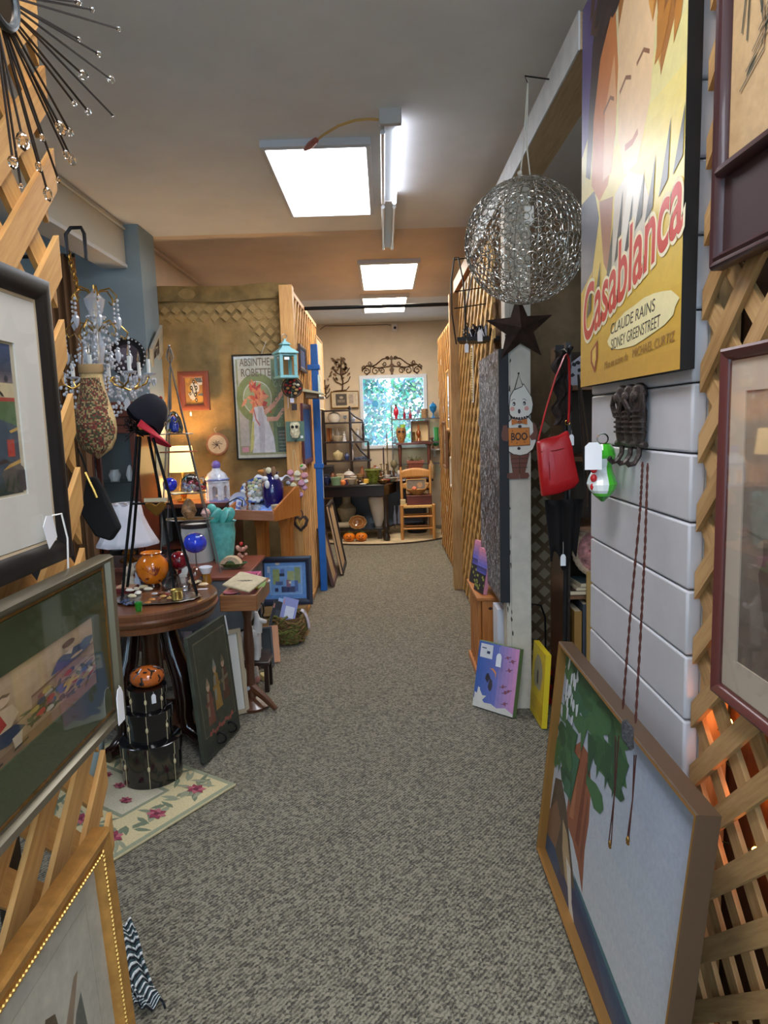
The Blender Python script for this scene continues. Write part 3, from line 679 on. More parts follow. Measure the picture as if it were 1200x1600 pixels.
# double-framed drawing at upper right
a = atx(1107, 424, .672)
PL = M((62, 32, 34), .35, coat=.2)
pl = [((196, 164, 118), rect(0, 0, 1, 1))]
for k in range(70):
    x, y = random.uniform(.12, .9), random.uniform(.2, .98); pl.append((random.choice([(92, 92, 70), (110, 106, 82), (82, 78, 62), (150, 120, 84)]), leaf(x, y, random.uniform(.08, .2), .02, random.uniform(.3, 2.2))))
for k in range(22):
    x = random.uniform(.1, .5); pl.append(((70, 74, 60), stroke([(x, .3+random.random()*.6), (x+.06, .5+random.random()*.4), (x+.03, .7+random.random()*.25)], .01)))
for k in range(6): pl.append(((110, 96, 74), stroke([(.1+.05*k, .18+.04*k), (.3+.05*k, .24+.05*k)], .006)))
wq, hq = .52, .86
t = picture('framed_drawing', 'dark plum double-framed landscape drawing at the upper right edge', 'picture', RIGHTW((.70, a.y-wq/2, a.z+hq/2)), wq, hq, .03, .03, PL, pl, matb=(.001,)*4, matc=(80, 44, 44), glass=False, prof=[(0, 0), (0, .022), (.006, .03), (.014, .026), (.02, .03), (.03, .018), (.03, 0)])
# inner raised frame, set off the corner as in the photo
for ch in list(t.children):
    if ch.name.startswith(('picture', 'mat_board')): bpy.data.objects.remove(ch)
MB().box((0, 0, .012), (wq-.05, hq-.05, .006)).build('mount', M((58, 36, 38), .6), t)
iw, ih, icy = wq-.075, hq-.20, .07
o = rectsweep([(0, .015), (0, .032), (.006, .04), (.016, .038), (.022, .028), (.022, .015)], iw, ih).build('inner_frame', PL, t); o.location = (-.005, icy, 0)
drawing(pl, iw-.04, ih-.04, 'picture', t, .02, PRINT(), (-.005, icy), step=.00003)

# burgundy-framed print under glass, lower right
a = atx(1126, 546, .675); d = atx(1106, 1075, .675)
BUR = M((92, 48, 44), .35, coat=.2); wq = .5; hq = a.z-d.z
pl = [((150, 140, 128), rect(0, 0, 1, 1))]+grad((128, 116, 104), (164, 154, 142), 6, 0, 0, 1, 1)
pl += [((104, 92, 82), blob(.32, .36, .12, .16, 16, .2)), ((96, 84, 74), [(.30, .2), (.42, .28), (.5, .2), (.46, .1), (.36, .06)]), ((178, 170, 160), blob(.6, .7, .3, .16, 18, .1)), ((118, 104, 90), stroke([(.05, .5), (.4, .47), (.95, .52)], .01)), ((110, 98, 88), blob(.7, .3, .15, .1, 14, .2))]
picture('framed_print', 'burgundy-framed print with pink inner line behind glass at the lower right edge', 'picture', RIGHTW((.70, a.y-wq/2, (a.z+d.z)/2)), wq, hq, .022, .028, BUR, pl, matb=(.055, .055, .065, .06), matc=(206, 194, 176), inner=(.003, M((110, 60, 52), .5)), gk=2.2)

# monkey hook rack
c = atx(990, 680, .694)
t = thing('hook_rack', 'cast iron rack of three seated monkeys with coat hooks on white shiplap', 'hook', mw=RIGHTW(c) @ Matrix.Diagonal((1.9, 1.55, 1.2, 1)))
CI = M((66, 56, 52), .5, .5, var=.2, scale=60, bump=.5, bscale=120)
w = 2.0/FPX
for k, ox in enumerate((.036, .0, -.036)):
    ox = -ox
    b = MB(); b.lathe([(.012, -.014), (.016, 0), (.017, .02), (.0175, .04), (.014, .052), (.016, .058), (.0185, .07), (.0165, .084), (.008, .09), (0, .091)], 14, M4=pose((0, 0, .008), (1, 0, 0), (0, 0, -1)), sy=.75)
    for r in range(5): b.ring((0, -.002, 0), .0172, .0022, 14, 5, pose((0, .006+.009*r, .008), (1, 0, 0), (0, 0, -1)), sy=.8)
    if k == 0:
        for s in (-1, 1): b.tube([(s*.015, .035, .016), (s*.021, .055, .02), (s*.008, .07, .024)], [.006, .006, .005], 7)
    elif k == 1:
        for s in (-1, 1): b.tube([(s*.016, .03, .016), (s*.019, .045, .022), (s*.004, .062, .026)], [.006, .006, .005], 7)
    else:
        for s in (-1, 1): b.tube([(s*.015, .035, .012), (s*.022, .055, .014), (s*.019, .072, .014)], [.006, .006, .005], 7)
    b.ball((0, .068, .02), (.011, .011, .008), 10, 6)
    for s in (-1, 1): b.ball((s*.0175, .072, .008), (.005, .006, .004), 8, 5)
    o = b.build('monkey', CI, t); o.location = (ox, 0, 0)
    hk = MB().tube([(ox, -.012, .006), (ox, -.034, .008), (ox, -.048, .018), (ox, -.05, .03), (ox, -.042, .038)], [.006, .0055, .005, .005, .006], 8).build('hook', CI, t)
MB().tube([(-.06, -.016, .007), (-.03, -.013, .009), (0, -.016, .009), (.03, -.013, .009), (.06, -.016, .007)], .006, 8).build('branch_bar', CI, t)

# painted wooden clog
c = atx(950, 742, .64)
c = atx(941, 738, .65)
t = thing('wooden_clog', 'bright green painted clog ornament with red tulips, hanging beside the hook rack', 'ornament', mw=pose(c, (-.25, -.97, 0), (0, 0, 1)) @ Matrix.Scale(2.0, 4))
b = MB(); b.col = (60, 168, 40); N = 14
def clog(u, v):
    k = u; z = .085*(.5-k)
    rl = [.014, .022, .025, .022, .018, .020, .025, .028, .024, .015, .003]; f = min(9, int(k*10)); r = rl[f]+(rl[f+1]-rl[f])*(k*10-f)
    bend = .012*math.sin(k*PI*1.2)
    return V((r*math.cos(2*PI*v)*1.0-.5*bend+.02*max(0, k-.6), z, r*.8*math.sin(2*PI*v)))
g = [[clog(i/20, j/16) for j in range(16)] for i in range(21)]
for i in range(20):
    for j in range(16):
        b.col = (222, 228, 226) if ((j <= 4 or j == 15) and 4 < i < 17) else ((40, 120, 36) if i > 17 else (72, 184, 44))
        b.add([g[i][j], g[i][(j+1) % 16], g[i+1][(j+1) % 16], g[i+1][j]], [(0, 1, 2, 3)])
b.build('clog_body', PRINT(.15, coat=.8, var=0), t, smooth=70)
for q in range(3): MB().ball((.021-.002*q, .006-.013*q, .013), (.004, .006, .005), 8, 6).build('tulip', M((190, 36, 40), .25), t)
MB().ring((0, .05, 0), .008, .0012, 14, 5, axis='x').build('ring', CHROME, t)
o = MB().prism([(-.012, -.018), (.012, -.018), (.012, .016), (.006, .022), (-.006, .022), (-.012, .016)], 0, .001, pose((.026, .024, .014), (-.6, 0, .8) if False else (.0, 0, -1), (0, 1, 0))).build('price_tag', M((236, 236, 238), .7), t)

# amulet necklace hanging from the rack
X0 = .655
def np_(px, py, X=X0): return atx(px, py, X)
t = thing('amulet_necklace', 'twisted brown cord necklace with grey woven pouch hanging from the hook rack', 'necklace', np_(1006, 722))
o0 = t.location.copy(); CORD = M((78, 38, 30), .8, bump=.6, bscale=300)
def twist(pts, r, turns):
    out = []
    N = 90
    for i in range(N+1):
        k = i/N*(len(pts)-1); j = min(int(k), len(pts)-2); p = pts[j].lerp(pts[j+1], k-j)
        out.append(p)
    return out
for pts in ([np_(1004, 722, .655), np_(1000, 800, .63), np_(985, 960, .59), np_(973, 1108, .557)], [np_(1012, 724, .655), np_(1008, 850, .62), np_(1002, 970, .59), np_(993, 1130, .557)]):
    P = [p-o0 for p in twist(pts, 0, 0)]
    for ph in (0, PI): MB().tube([p+V((0, math.cos(ph+i*.95)*.0016, 0))+V((math.sin(ph+i*.95)*.0016, 0, 0)) for i, p in enumerate(P)], .0019, 5).build('cord', CORD, t)
m = pose(np_(980, 1148, .530)-o0, (.7, -.7, 0), (0, .05, 1))
MB().prism([(-.013, .028), (-.004, .036), (.014, .018), (.016, -.028), (.010, -.034), (-.012, -.012)], -.005, .005, m).build('pouch', M((70, 70, 72), .9, var=.35, scale=160, bump=.8, bscale=240), t, bevel=.003)
for (x0, y0, x1, y1) in ((962, 1150, 955, 1318), (967, 1150, 951, 1318), (991, 1180, 982, 1316), (994, 1180, 979, 1318)):
    MB().tube([np_(x0, y0, .55)-o0, np_((x0+x1)/2+2, (y0+y1)/2, .546)-o0, np_(x1, y1, .540)-o0], .0016, 5).build('fringe', CORD, t)
for (px, py) in ((953, 1318), (981, 1312)):
    q = np_(px, py, .539)-o0; MB().ball(q, (.005, .005, .009), 8, 6).ball(q+V((0, .003, -.009)), .0035, 6, 4).ball(q+V((0, -.003, -.009)), .0035, 6, 4).build('bell', M((150, 112, 56), .35, .9), t)

# large landscape painting leaning on the shiplap
b0, b1 = atz(838, 1333), atz(932, 1600); t0 = at(872, 1010, b0.y+.01); t1 = atx(1085, 1296, t0.x)
ax = (b0-b1); ax.z = 0; ax = -ax.normalized()
Lp = (V((t0.x, t0.y, 0))-V((t1.x, t1.y, 0))).length; upv = (V((t0.x, t0.y, t0.z))-b0); upv = upv-ax*upv.dot(ax); Hp = upv.length
m4 = pose(b0+ax*Lp/2+upv/2+V((.045, 0, .014)), ax, upv); print('PAINT', b0, b1, t0, t1, Lp, Hp)
pl = grad((196, 200, 204), (184, 192, 204), 6, 0, 0, 1, 1)
pl += [((44, 70, 104), [(.02, 0), (.30, 0), (1, 0), (1, .12), (.6, .11), (.24, .14), (.12, .12)]), ((60, 104, 116), [(.3, .105), (1, .115), (1, .145), (.3, .14)])]
SEA = (44, 66, 98)
pl = [((150, 160, 178), rect(0, 0, 1, 1))]+grad((200, 202, 200), (168, 180, 200), 8, 0, 0, 1, 1)
pl += [((48, 76, 104), [(0, 0), (1, 0), (1, .10), (.6, .13), (.3, .16), (0, .18)]), ((72, 116, 124), [(.35, .15), (1, .09), (1, .125), (.3, .17)]), ((40, 58, 90), [(.15, 0), (.7, 0), (.5, .1), (.2, .13)]),
       ((148, 88, 60), [(.13, .30), (.13, .64), (.17, .70), (.23, .70), (.265, .60), (.275, .46), (.27, .34), (.285, .17), (.24, .24), (.19, .28)]), ((118, 62, 42), [(.205, .30), (.22, .66), (.235, .66), (.232, .30)]), ((172, 110, 76), [(.15, .34), (.155, .6), (.175, .66), (.18, .36)]), ((124, 70, 50), [(.245, .28), (.25, .55), (.262, .52), (.262, .26)]),
       ((92, 76, 60), [(0, .14), (.02, .38), (.07, .42), (.12, .36), (.18, .24), (.24, .12), (.14, .06)]), ((176, 150, 112), [(.11, .28), (.15, .26), (.20, .16), (.23, .06), (.17, .08), (.13, .16)]), ((212, 204, 190), [(.16, .17), (.2, .16), (.23, .05), (.26, .0), (.22, .0)]), ((130, 96, 70), [(0, .2), (.05, .3), (.1, .25), (.08, .1), (0, .08)])]
GR = [(54, 96, 60), (46, 84, 56), (70, 112, 70), (60, 104, 76)]
for k in range(46):
    x = random.uniform(0, .40); y = 1-abs(random.gauss(0, .13))-(.06 if x > .25 else 0)
    pl.append((random.choice(GR), blob(min(.42, x), max(.60, y), .05, .045, 9, .35)))
for (x, y, l) in ((.18, .8, .14), (.24, .78, .18), (.29, .82, .16), (.34, .84, .17), (.38, .86, .18), (.41, .86, .14), (.12, .7, .2), (.15, .62, .24), (.08, .7, .16), (.04, .62, .2)): pl.append((random.choice(GR), [(x-.03, y), (x+.03, y+.01), (x+.012, y-l*.6), (x, y-l), (x-.012, y-l*.5)]))
for k in range(16): pl.append(((206, 212, 216), blob(random.uniform(.02, .18), random.uniform(.66, .95), .012, .03, 7, .4)))
for k in range(14): pl.append((random.choice(GR), blob(random.uniform(.0, .13), random.uniform(.4, .62), .03, .05, 8, .4)))
pl = [(c_, [((u if (c_[2] > c_[0] and c_ not in GR) else u*1.4), v) for u, v in p_]) if i > 8 else (c_, p_) for i, (c_, p_) in enumerate(pl)]
big = picture('landscape_painting', 'large unglazed seascape painting with red cliff and green tree, leaning below the shiplap', 'picture', m4, Lp, Hp, .012, .045, M((160, 118, 64), .35, .5), pl, glass=False, prof=[(0, 0), (0, .045), (.006, .047), (.012, .04), (.012, 0)], paper=PRINT(.5, var=.08, bump=.2, scale=60), back=True)
rectsweep([(-.003, -.002), (-.003, .043), (.0, .046), (.0, -.002)], Lp, Hp).build('frame_side', M((84, 64, 46), .5), big)
# ================================================================== LEFT MIDDLE: burlap booth
def onz(px, py, Z):
    p = atz(px, py, Z); m = {.735: 3.60, .70: 4.44, .915: 5.2}.get(Z, 99)
    if p.y > m: p = V((at(px, py, m).x, m, Z))
    return p
def pot(name, label, cat, px, py, Z, prof, mat, part='body', n=24, group=None, sx=1, sy=1, rz=0, smooth=50):
    """turned object standing at pixel (px, py) on a surface of height Z; profile in photo pixels"""
    p = onz(px, py, Z); k = p.y/FPX
    t = thing(name, label, cat, p, rz, group)
    MB().lathe([(r*k, z*k) for r, z in prof], n, sx=sx, sy=sy).build(part, mat, t, smooth=smooth)
    return t, k
def table(name, label, x0, x1, y0, y1, Z, th, mat, apron=.09, leg=.04, legs=True, cat='table'):
    t = thing(name, label, cat, ((x0+x1)/2, (y0+y1)/2, 0)); W, D = x1-x0, y1-y0
    MB().box((0, 0, Z-th/2), (W, D, th)).build('tabletop', mat, t, bevel=.004)
    if apron:
        b = MB(); za = Z-th-apron/2
        for y in (-1, 1): b.box((0, y*(D/2-.03), za), (W-.06, .02, apron))
        for x in (-1, 1): b.box((x*(W/2-.03), 0, za), (.02, D-.08, apron))
        b.build('apron', mat, t)
    if legs:
        for x in (-1, 1):
            for y in (-1, 1): MB().lathe([(leg*.35, 0), (leg*.42, .05), (leg*.3, .1), (leg*.5, (Z-th)*.6), (leg*.5, Z-th)], 10, (x*(W/2-.04), y*(D/2-.04), 0)).build('leg', mat, t)
    return t
def tube_thing(name, label, cat, pts, r, mat, part=None): return tag(MB().tube(pts, r, 6).build(name, mat), label, cat)

# burlap wall, post and lattice
t = thing('burlap_screen', 'tall burlap-covered screen with lattice showing through behind the lettered green poster', 'screen', (-1.25, 5.5, 0))
b = MB()
def bur(u, v): return V((-.56+1.09*u, -.008*math.sin(u*13)*math.sin(v*4), .0+2.63*v))
b.grid(bur, 24, 24); b.build('burlap', BURLAP, t, smooth=80)
def hem(u, v): return V((-.56+1.09*u, -.02+.012*math.sin(v*PI)-.012*math.sin(u*17), 2.52+.115*v+.008*math.sin(u*9)))
MB().grid(hem, 30, 6).build('folded_hem', M((132, 108, 66), .95, var=.15, scale=9, bump=.5, bscale=180), t, smooth=80)
b = MB()      # pale diamonds: light shining through the lattice openings, painted into the colour
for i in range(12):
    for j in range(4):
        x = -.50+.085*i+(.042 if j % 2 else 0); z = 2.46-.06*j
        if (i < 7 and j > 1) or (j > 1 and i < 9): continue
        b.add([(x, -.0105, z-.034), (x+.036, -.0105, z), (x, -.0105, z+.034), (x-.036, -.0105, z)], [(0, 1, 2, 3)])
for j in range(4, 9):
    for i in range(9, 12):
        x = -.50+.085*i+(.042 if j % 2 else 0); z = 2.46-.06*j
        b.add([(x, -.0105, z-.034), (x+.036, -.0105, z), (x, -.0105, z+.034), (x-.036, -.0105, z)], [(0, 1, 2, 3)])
b.build('lit_diamonds', M((164, 136, 88), .95, bump=.5, bscale=180), t)
t = thing('wooden_post', 'square pine post at the aisle end of the burlap screen', 'post', (-.71, 5.40, 0)); pw = .10
MB().box((0, 0, 1.3), (pw, pw, 2.6)).build('post', PINE, t, bevel=.003)
latM = lattice('lattice_panel', 'golden lattice panel running back from the square pine post to the blue pole', pose((-.70, 5.46, .02), (0, 1, 0), (0, 0, 1)), 1.9, 2.56, .13, .042, .012, PINE, ang=52)
MB().box((.95, 2.55, .012), (1.9, .035, .03)).build('top_rail', PINE, latM); MB().box((.95, .02, .012), (1.9, .035, .03)).build('bottom_rail', PINE, latM)

# --- poster: plain stand-in picture in the same colours, with its lettering
a, c2, d = at(356, 554, 5.42), at(449, 549, 5.42), at(366, 719, 5.42)
pwid, phei = .50, (a.z-d.z); xc = a.x+.02+pwid/2
OLV = (132, 140, 82)
pl = [((206, 200, 184), rect(0, 0, 1, 1)), ((156, 154, 112), rect(.03, .03, .97, .97)), ((198, 192, 172), rect(.06, .70, .60, .965)), ((188, 176, 166), rect(.05, .12, .2, .66)), ((112, 128, 92), rect(.6, .05, .94, .96)), ((76, 92, 76), rect(.66, .05, .92, .30))]
pl += [(OLV, blob(.36, .59, .34, .24, 40)), ((206, 202, 190), blob(.36, .59, .235, .165, 36)), ((160, 168, 120), blob(.36, .59, .22, .155, 36))]
for k in range(40): pl.append((random.choice([(214, 96, 64), (226, 130, 84), (190, 66, 60), (232, 150, 110)]), leaf(.36+random.gauss(0, .06), .58+random.gauss(0, .05), .13, .045, random.uniform(0, 6.3))))
pl += [((216, 212, 214), [(.30, .50), (.44, .51), (.52, .36), (.60, .20), (.62, .05), (.24, .05), (.28, .2), (.26, .36)]), ((194, 186, 192), [(.36, .5), (.42, .5), (.46, .3), (.44, .05), (.36, .05)]), ((206, 196, 118), [(.26, .36), (.29, .36), (.26, .1), (.2, .05), (.22, .2)]), ((222, 166, 140), stroke([(.46, .44), (.62, .52), (.8, .66)], .05)), ((222, 166, 140), stroke([(.5, .38), (.66, .38), (.82, .5)], .045)), ((206, 120, 112), stroke([(.29, .48), (.32, .38), (.38, .32)], .02))]
for k in range(18): pl.append((random.choice([(150, 168, 136), (92, 112, 84)]), stroke(spiral(random.uniform(.65, .9), random.uniform(.3, .92), .04, .01, random.random()*6, .7, 8), .01)))
for k in range(6): pl.append(((150, 158, 150), stroke([(.68, .08+k*.035), (.92, .08+k*.035)], .006)))
pl += [((214, 150, 160), rect(.07, .06, .18, .11))]
ps = picture('framed_poster', 'green and white framed poster with brown Art Nouveau lettering on the burlap', 'poster', pose((xc, 5.462, (a.z+d.z)/2), (1, 0, 0), (.01, .01, 1)), pwid, phei, .012, .02, BLACK, pl, gk=1.2)
LB = M((112, 92, 70), .6)
text('ABSINTHE', .085, LB, ps, 'lettering', TX(-.075, phei/2-.062, .0095, R(0)), .235, 0, .0002, .001)
text('ROBETTE', .085, LB, ps, 'lettering', TX(-.07, phei/2-.142, .0095, R(0)), .23, 0, .0002, .001)
MB().tube([(-.02, phei/2, -.004), (.02, phei/2+.10, -.012)], .002, 5).build('hanging_wire', M((190, 186, 176), .5), ps)

# framed folk-art number picture, round plaque
p = at(304, 611, 5.44)
pl = [((166, 120, 60), rect(0, 0, 1, 1))]
for k in range(10): pl.append((random.choice([(206, 200, 188), (190, 140, 60), (96, 100, 98), (120, 70, 50)]), blob(random.random(), random.random(), .2, .16, 9, .3)))
for (x, y, s) in ((.5, .85, .07), (.35, .62, .08), (.62, .62, .08), (.55, .36, .08), (.6, .15, .07), (.28, .4, .06)): pl += [((24, 22, 22), blob(x, y, s, s*1.1, 12)), ((206, 190, 150), blob(x, y, s*.45, s*.5, 10))]
for (x, y) in ((.52, .74), (.42, .5), (.62, .48)): pl.append(((26, 24, 24), stroke([(x-.03, y+.08), (x+.02, y-.1)], .05)))
fa = picture('framed_relief', 'reddish-brown framed folk-art relief with black and white loops, hung left on the burlap', 'picture', FARW(p), .235, .30, .05, .03, WOOD((92, 44, 28), (132, 66, 42), .45), pl, glass=False)
pricetag(fa, (-.035, -.15, .02), .022, (0, 0, 1), .01)
p = at(340, 694, 5.45)
t = thing('round_plaque', 'small round wood-slice plaque with burnt branch motif hung on the burlap', 'plaque', mw=FARW(p))
b = MB(); b.lathe([(0, .0), (.088, 0), (.09, .01), (.084, .016), (0, .016)], 22); b.build('bark_rim', WOOD((120, 76, 50), (170, 112, 78), .7), t)
pl = [((214, 186, 150), blob(.5, .5, .5, .5, 26))]+[((78, 56, 42), stroke([(.5+.28*math.cos(a), .45+.25*math.sin(a)), (.5+.1*math.cos(a+.5), .5+.1*math.sin(a+.5)), (.5+.02, .42)], .035)) for a in (.2, 1.0, 1.7, 2.4, 3.0, 3.9, 5.2)]
drawing(pl, .145, .145, 'burnt_motif', t, .0165, PRINT(.7))
MB().tube([(-.005, .085, .004), (-.02, .12, .004), (0, .13, .004)], .002, 5).build('hanger', M((190, 180, 160), .6), t)

# pier decorations
c = atx(243, 548, -1.690)
t = picture('diamond_frame', 'diamond-shaped silver frame with dark leaf picture on the blue column', 'picture', LEFTW((-1.694, 5.285, c.z)) @ Matrix.Rotation(R(45), 4, 'Z') @ Matrix.Diagonal((1, 1, 1, 1)), .25, .25, .055, .02, M((176, 176, 168), .4, .4, var=.1), [((40, 40, 42), rect(0, 0, 1, 1))]+[(random.choice([(186, 186, 182), (120, 122, 120), (84, 86, 86)]), leaf(random.random(), random.random(), .3, .1, random.uniform(0, 6.3))) for k in range(16)], glass=False)
t.matrix_world = LEFTW((-1.694, 5.285, c.z)) @ Matrix.Diagonal((.8, 1.35, 1, 1)) @ Matrix.Rotation(R(45), 4, 'Z')
c = at(200, 558, 5.10)
t = thing('round_tray', 'round black tray with a ring of white dots on the blue wall behind the chandelier', 'tray', mw=FARW(c))
MB().lathe([(0, 0), (.13, 0), (.138, .02), (.128, .022), (.12, .008), (0, .006)], 32).build('tray_body', M((38, 32, 34), .3, coat=.4), t)
b = MB()
for k in range(26): b.ball((.128*math.cos(k*2*PI/26), .128*math.sin(k*2*PI/26), .022), (.007, .007, .003), 6, 4)
b.build('dot_border', M((214, 214, 214), .5), t)
drawing([((96, 84, 92), blob(.5, .5, .5, .5, 28)), ((140, 128, 140), blob(.42, .6, .22, .18, 14, .2))], .22, .22, 'painted_centre', t, .0075, PRINT(.25, coat=.5))
t = thing('curtain', 'brown curtain hanging in the dark opening left of the blue wall', 'curtain', (-2.06, 4.615, 0))
MB().grid(lambda u, v: V((-.10+.2*u, .02*math.sin(u*26), 2.69*v+.0)), 30, 4).build('cloth', M((120, 84, 54), .9), t, smooth=80, solid=.004)
tag(MB().tube([(-1.955, 4.615, 2.68), (-2.6, 4.615, 2.68)], .012, 8).build('curtain_rod', IRON), 'dark rod carrying the brown curtain beside the chandelier', 'rod')
t = thing('dark_screen', 'near-black folding screen in the side opening behind the chandelier', 'screen', (-2.55, 4.45, 0))
for k in range(2): MB().box((-.3+.52*k, .05*k, 1.1), (.5, .03, 2.2)).build('panel', M((38, 36, 38), .8), t)

# --- crystal chandelier on a clamp
cx, cy = -1.80, 4.1; zt = at(112, 385, cy).z
ox = at(150, 500, cy).x; cc = V((ox, cy, 0))
t = thing('clamp', 'grey C-clamp gripping the header beam above the chandelier', 'clamp', (ox-.02, cy, 2.70))
p0 = at(105, 392, cy)-t.location; 
MB().tube([p0+V((0, 0, -.02)), p0+V((0, 0, .09)), p0+V((.03, 0, .125)), p0+V((.09, 0, .125)), p0+V((.105, 0, .09)), p0+V((.105, 0, -.05))], .011, 8).build('clamp_frame', M((62, 62, 64), .45, .6), t)
MB().tube([p0+V((0, 0, -.03)), p0+V((0, 0, .06))], .006, 8).build('clamp_screw', IRON, t)
chz = at(112, 600, cy).z; ctop = at(120, 455, cy)
ch = thing('chandelier', 'tall crystal chandelier with brass arms and candle tubes hanging left of the blue wall', 'chandelier', (ox, cy, chz)); L = lambda px, py, dy=0: at(px, py, cy+dy)-ch.location
links = MB()
pa, pb = L(107, 396), L(122, 452)
for k in range(9):
    q = pa.lerp(pb, k/8); links.ring(q, .013, .0035, 10, 5, axis='x' if k % 2 else 'y', sy=1.5)
links.build('chain', BRASS, ch)
k = cy/FPX; stem = L(150, 480)
GL = M((244, 248, 255), .04, trans=.55, coat=1, ior=1.6)
H0 = pb.z; sx0 = 0
MB().lathe([(.004, H0-.62), (.02, H0-.58), (.034, H0-.54), (.012, H0-.48), (.026, H0-.40), (.042, H0-.32), (.018, H0-.24), (.03, H0-.16), (.05, H0-.10), (.06, H0-.06), (.02, H0-.02), (.006, H0)], 16).build('glass_stem', GL, ch)
MB().tube([(0, 0, H0-.62), (0, 0, H0+.02)], .005, 8).build('brass_rod', BRASS, ch)
def drops(b, pts, r):
    for q in pts: b.ball(q, (r, r, r*1.15), 6, 4)
beads = MB()
def strand(pts, r): b = MB(); drops(b, pts, r); b.build('bead_strand', GL, ch, smooth=60)
for tier, (za, Rr, n, up) in enumerate(((H0-.06, .13, 6, .05), (H0-.26, .17, 6, .06))):
    for i in range(n):
        w = 2*PI*i/n+tier*.5; c_, s_ = math.cos(w), math.sin(w)
        MB().tube([(0, 0, za), (.3*Rr*c_, .3*Rr*s_, za+up), (.7*Rr*c_, .7*Rr*s_, za+up*1.2), (Rr*c_, Rr*s_, za+up*.3), (Rr*.9*c_, Rr*.9*s_, za-.02), (Rr*.75*c_, Rr*.75*s_, za)], .0045, 6).build('scroll_arm', BRASS, ch)
        strand([(Rr*c_, Rr*s_, za-.01+z) for z in (0, -.028, -.052, -.08)], .009)
        e = MB().lathe([(0, -.075), (.014, -.05), (.018, -.02), (.008, .0), (0, .003)], 6, (Rr*c_, Rr*s_, za-.10)).build('crystal_drop', GL, ch)
Rm = .27; zm = H0-.52
for i in range(8):
    w = 2*PI*i/8+.2; c_, s_ = math.cos(w), math.sin(w); P = lambda r, z: (r*c_, r*s_, z)
    MB().tube([P(.02, zm-.05), P(.07, zm+.02), P(.13, zm-.03), P(.19, zm-.05), P(.25, zm-.02), P(Rm, zm+.02)], .006, 6).build('candle_arm', BRASS, ch)
    MB().lathe([(0, 0), (.035, .008), (.04, .018), (.02, .012)], 14, P(Rm, zm+.02)).build('drip_pan', GL, ch)
    cd_ = MB().lathe([(.011, 0), (.011, .085), (.0, .087)], 10, P(Rm, zm+.035)).build('candle_tube', M((236, 234, 226), .4), ch)
    MB().lathe([(.006, 0), (.011, .018), (.006, .045), (.001, .065)], 10, P(Rm, zm+.12)).build('flame_bulb', GLASS((255, 248, 236), .02), ch)
    for q in range(5):
        MB().lathe([(0, -.05), (.008, -.03), (.011, -.01), (0, .003)], 6, (Rm*c_+.034*math.cos(q*1.26), Rm*s_+.034*math.sin(q*1.26), zm+.012)).build('crystal_drop', GL, ch) if q < 3 and i in (0, 1, 6, 7, 5) else None
    w2 = w+2*PI/8
    strand([(Rm*(math.cos(w)*(1-f)+math.cos(w2)*f), Rm*(math.sin(w)*(1-f)+math.sin(w2)*f), zm-.01-.15*math.sin(PI*f)) for f in [j/12 for j in range(13)]], .0095)
    strand([(.05*c_*(1-f)+Rm*c_*f, .05*s_*(1-f)+Rm*s_*f, H0-.16-(H0-.16-zm)*f-.10*math.sin(PI*f)) for f in [j/14 for j in range(15)]], .008)
    for r0_ in (.10, .19): strand([(r0_*math.cos(w+.4), r0_*math.sin(w+.4), zm+.02-.022*j) for j in range(6)], .009)
    strand([(.03*math.cos(w)+.05*math.cos(w)*j/9, .03*math.sin(w)+.05*math.sin(w)*j/9, H0-.08-.04*j) for j in range(10)], .010)
    strand([P(.22*(1-f), zm-.03-.20*math.sin(PI/2*f)) for f in [j/9 for j in range(10)]], .009)
MB().lathe([(0, -.05), (.02, -.03), (.028, 0), (.012, .03), (0, .04)], 8, (0, 0, zm-.25)).build('finial', GL, ch)
pricetag(ch, L(200, 620)+V((0, -.02, .02)), .05, (0, -1, 0), .03)

# --- china cabinet
t = thing('china_cabinet', 'mahogany china cabinet with glass doors standing against the blue wall', 'cabinet', (-1.97, 4.90, 0)); W, D, Hc = .58, .36, 1.72
MB().box((0, .17, Hc/2), (W, .02, Hc-.04)).build('back_panel', M((120, 128, 132), .6), t)
for x in (-1, 1): MB().box((x*(W/2-.015), 0, Hc/2), (.03, D, Hc-.06)).build('side_panel', MAHOG, t)
MB().box((0, 0, .2), (W, D, .4)).build('base_cabinet', MAHOG, t, bevel=.005)
for z, w_, h_ in ((Hc, .05, .05), (Hc-.05, .03, .05), (Hc-.10, .0, .06)): MB().box((0, -.01, z), (W+w_, D+w_, h_)).build('cornice', MAHOG, t, bevel=.006)
for x in (-1, 1):
    d = MB()
    for (a_, b_, c_, e_) in ((x*.145-.12, Hc/2+.17, .035, Hc-.56), (x*.145+.12, Hc/2+.17, .035, Hc-.56), (x*.145, .43, .27, .05), (x*.145, Hc-.16, .27, .05)): d.box((a_, -D/2-.012, b_), (c_, .022, e_))
    dr = d.build('door', MAHOG, t, bevel=.003); MB().box((x*.145, -D/2-.012, Hc/2+.15), (.21, .003, Hc-.62)).build('door_glass', PANE(), dr)
    MB().ball((x*.03, -D/2-.03, .95), .01, 8, 6).build('knob', BRASS, dr)
SHZ = (.72, .96, 1.2)
for z in SHZ: MB().box((0, 0, z), (W-.06, D-.05, .008)).build('glass_shelf', PANE((220, 236, 232)), t)
o = t.location
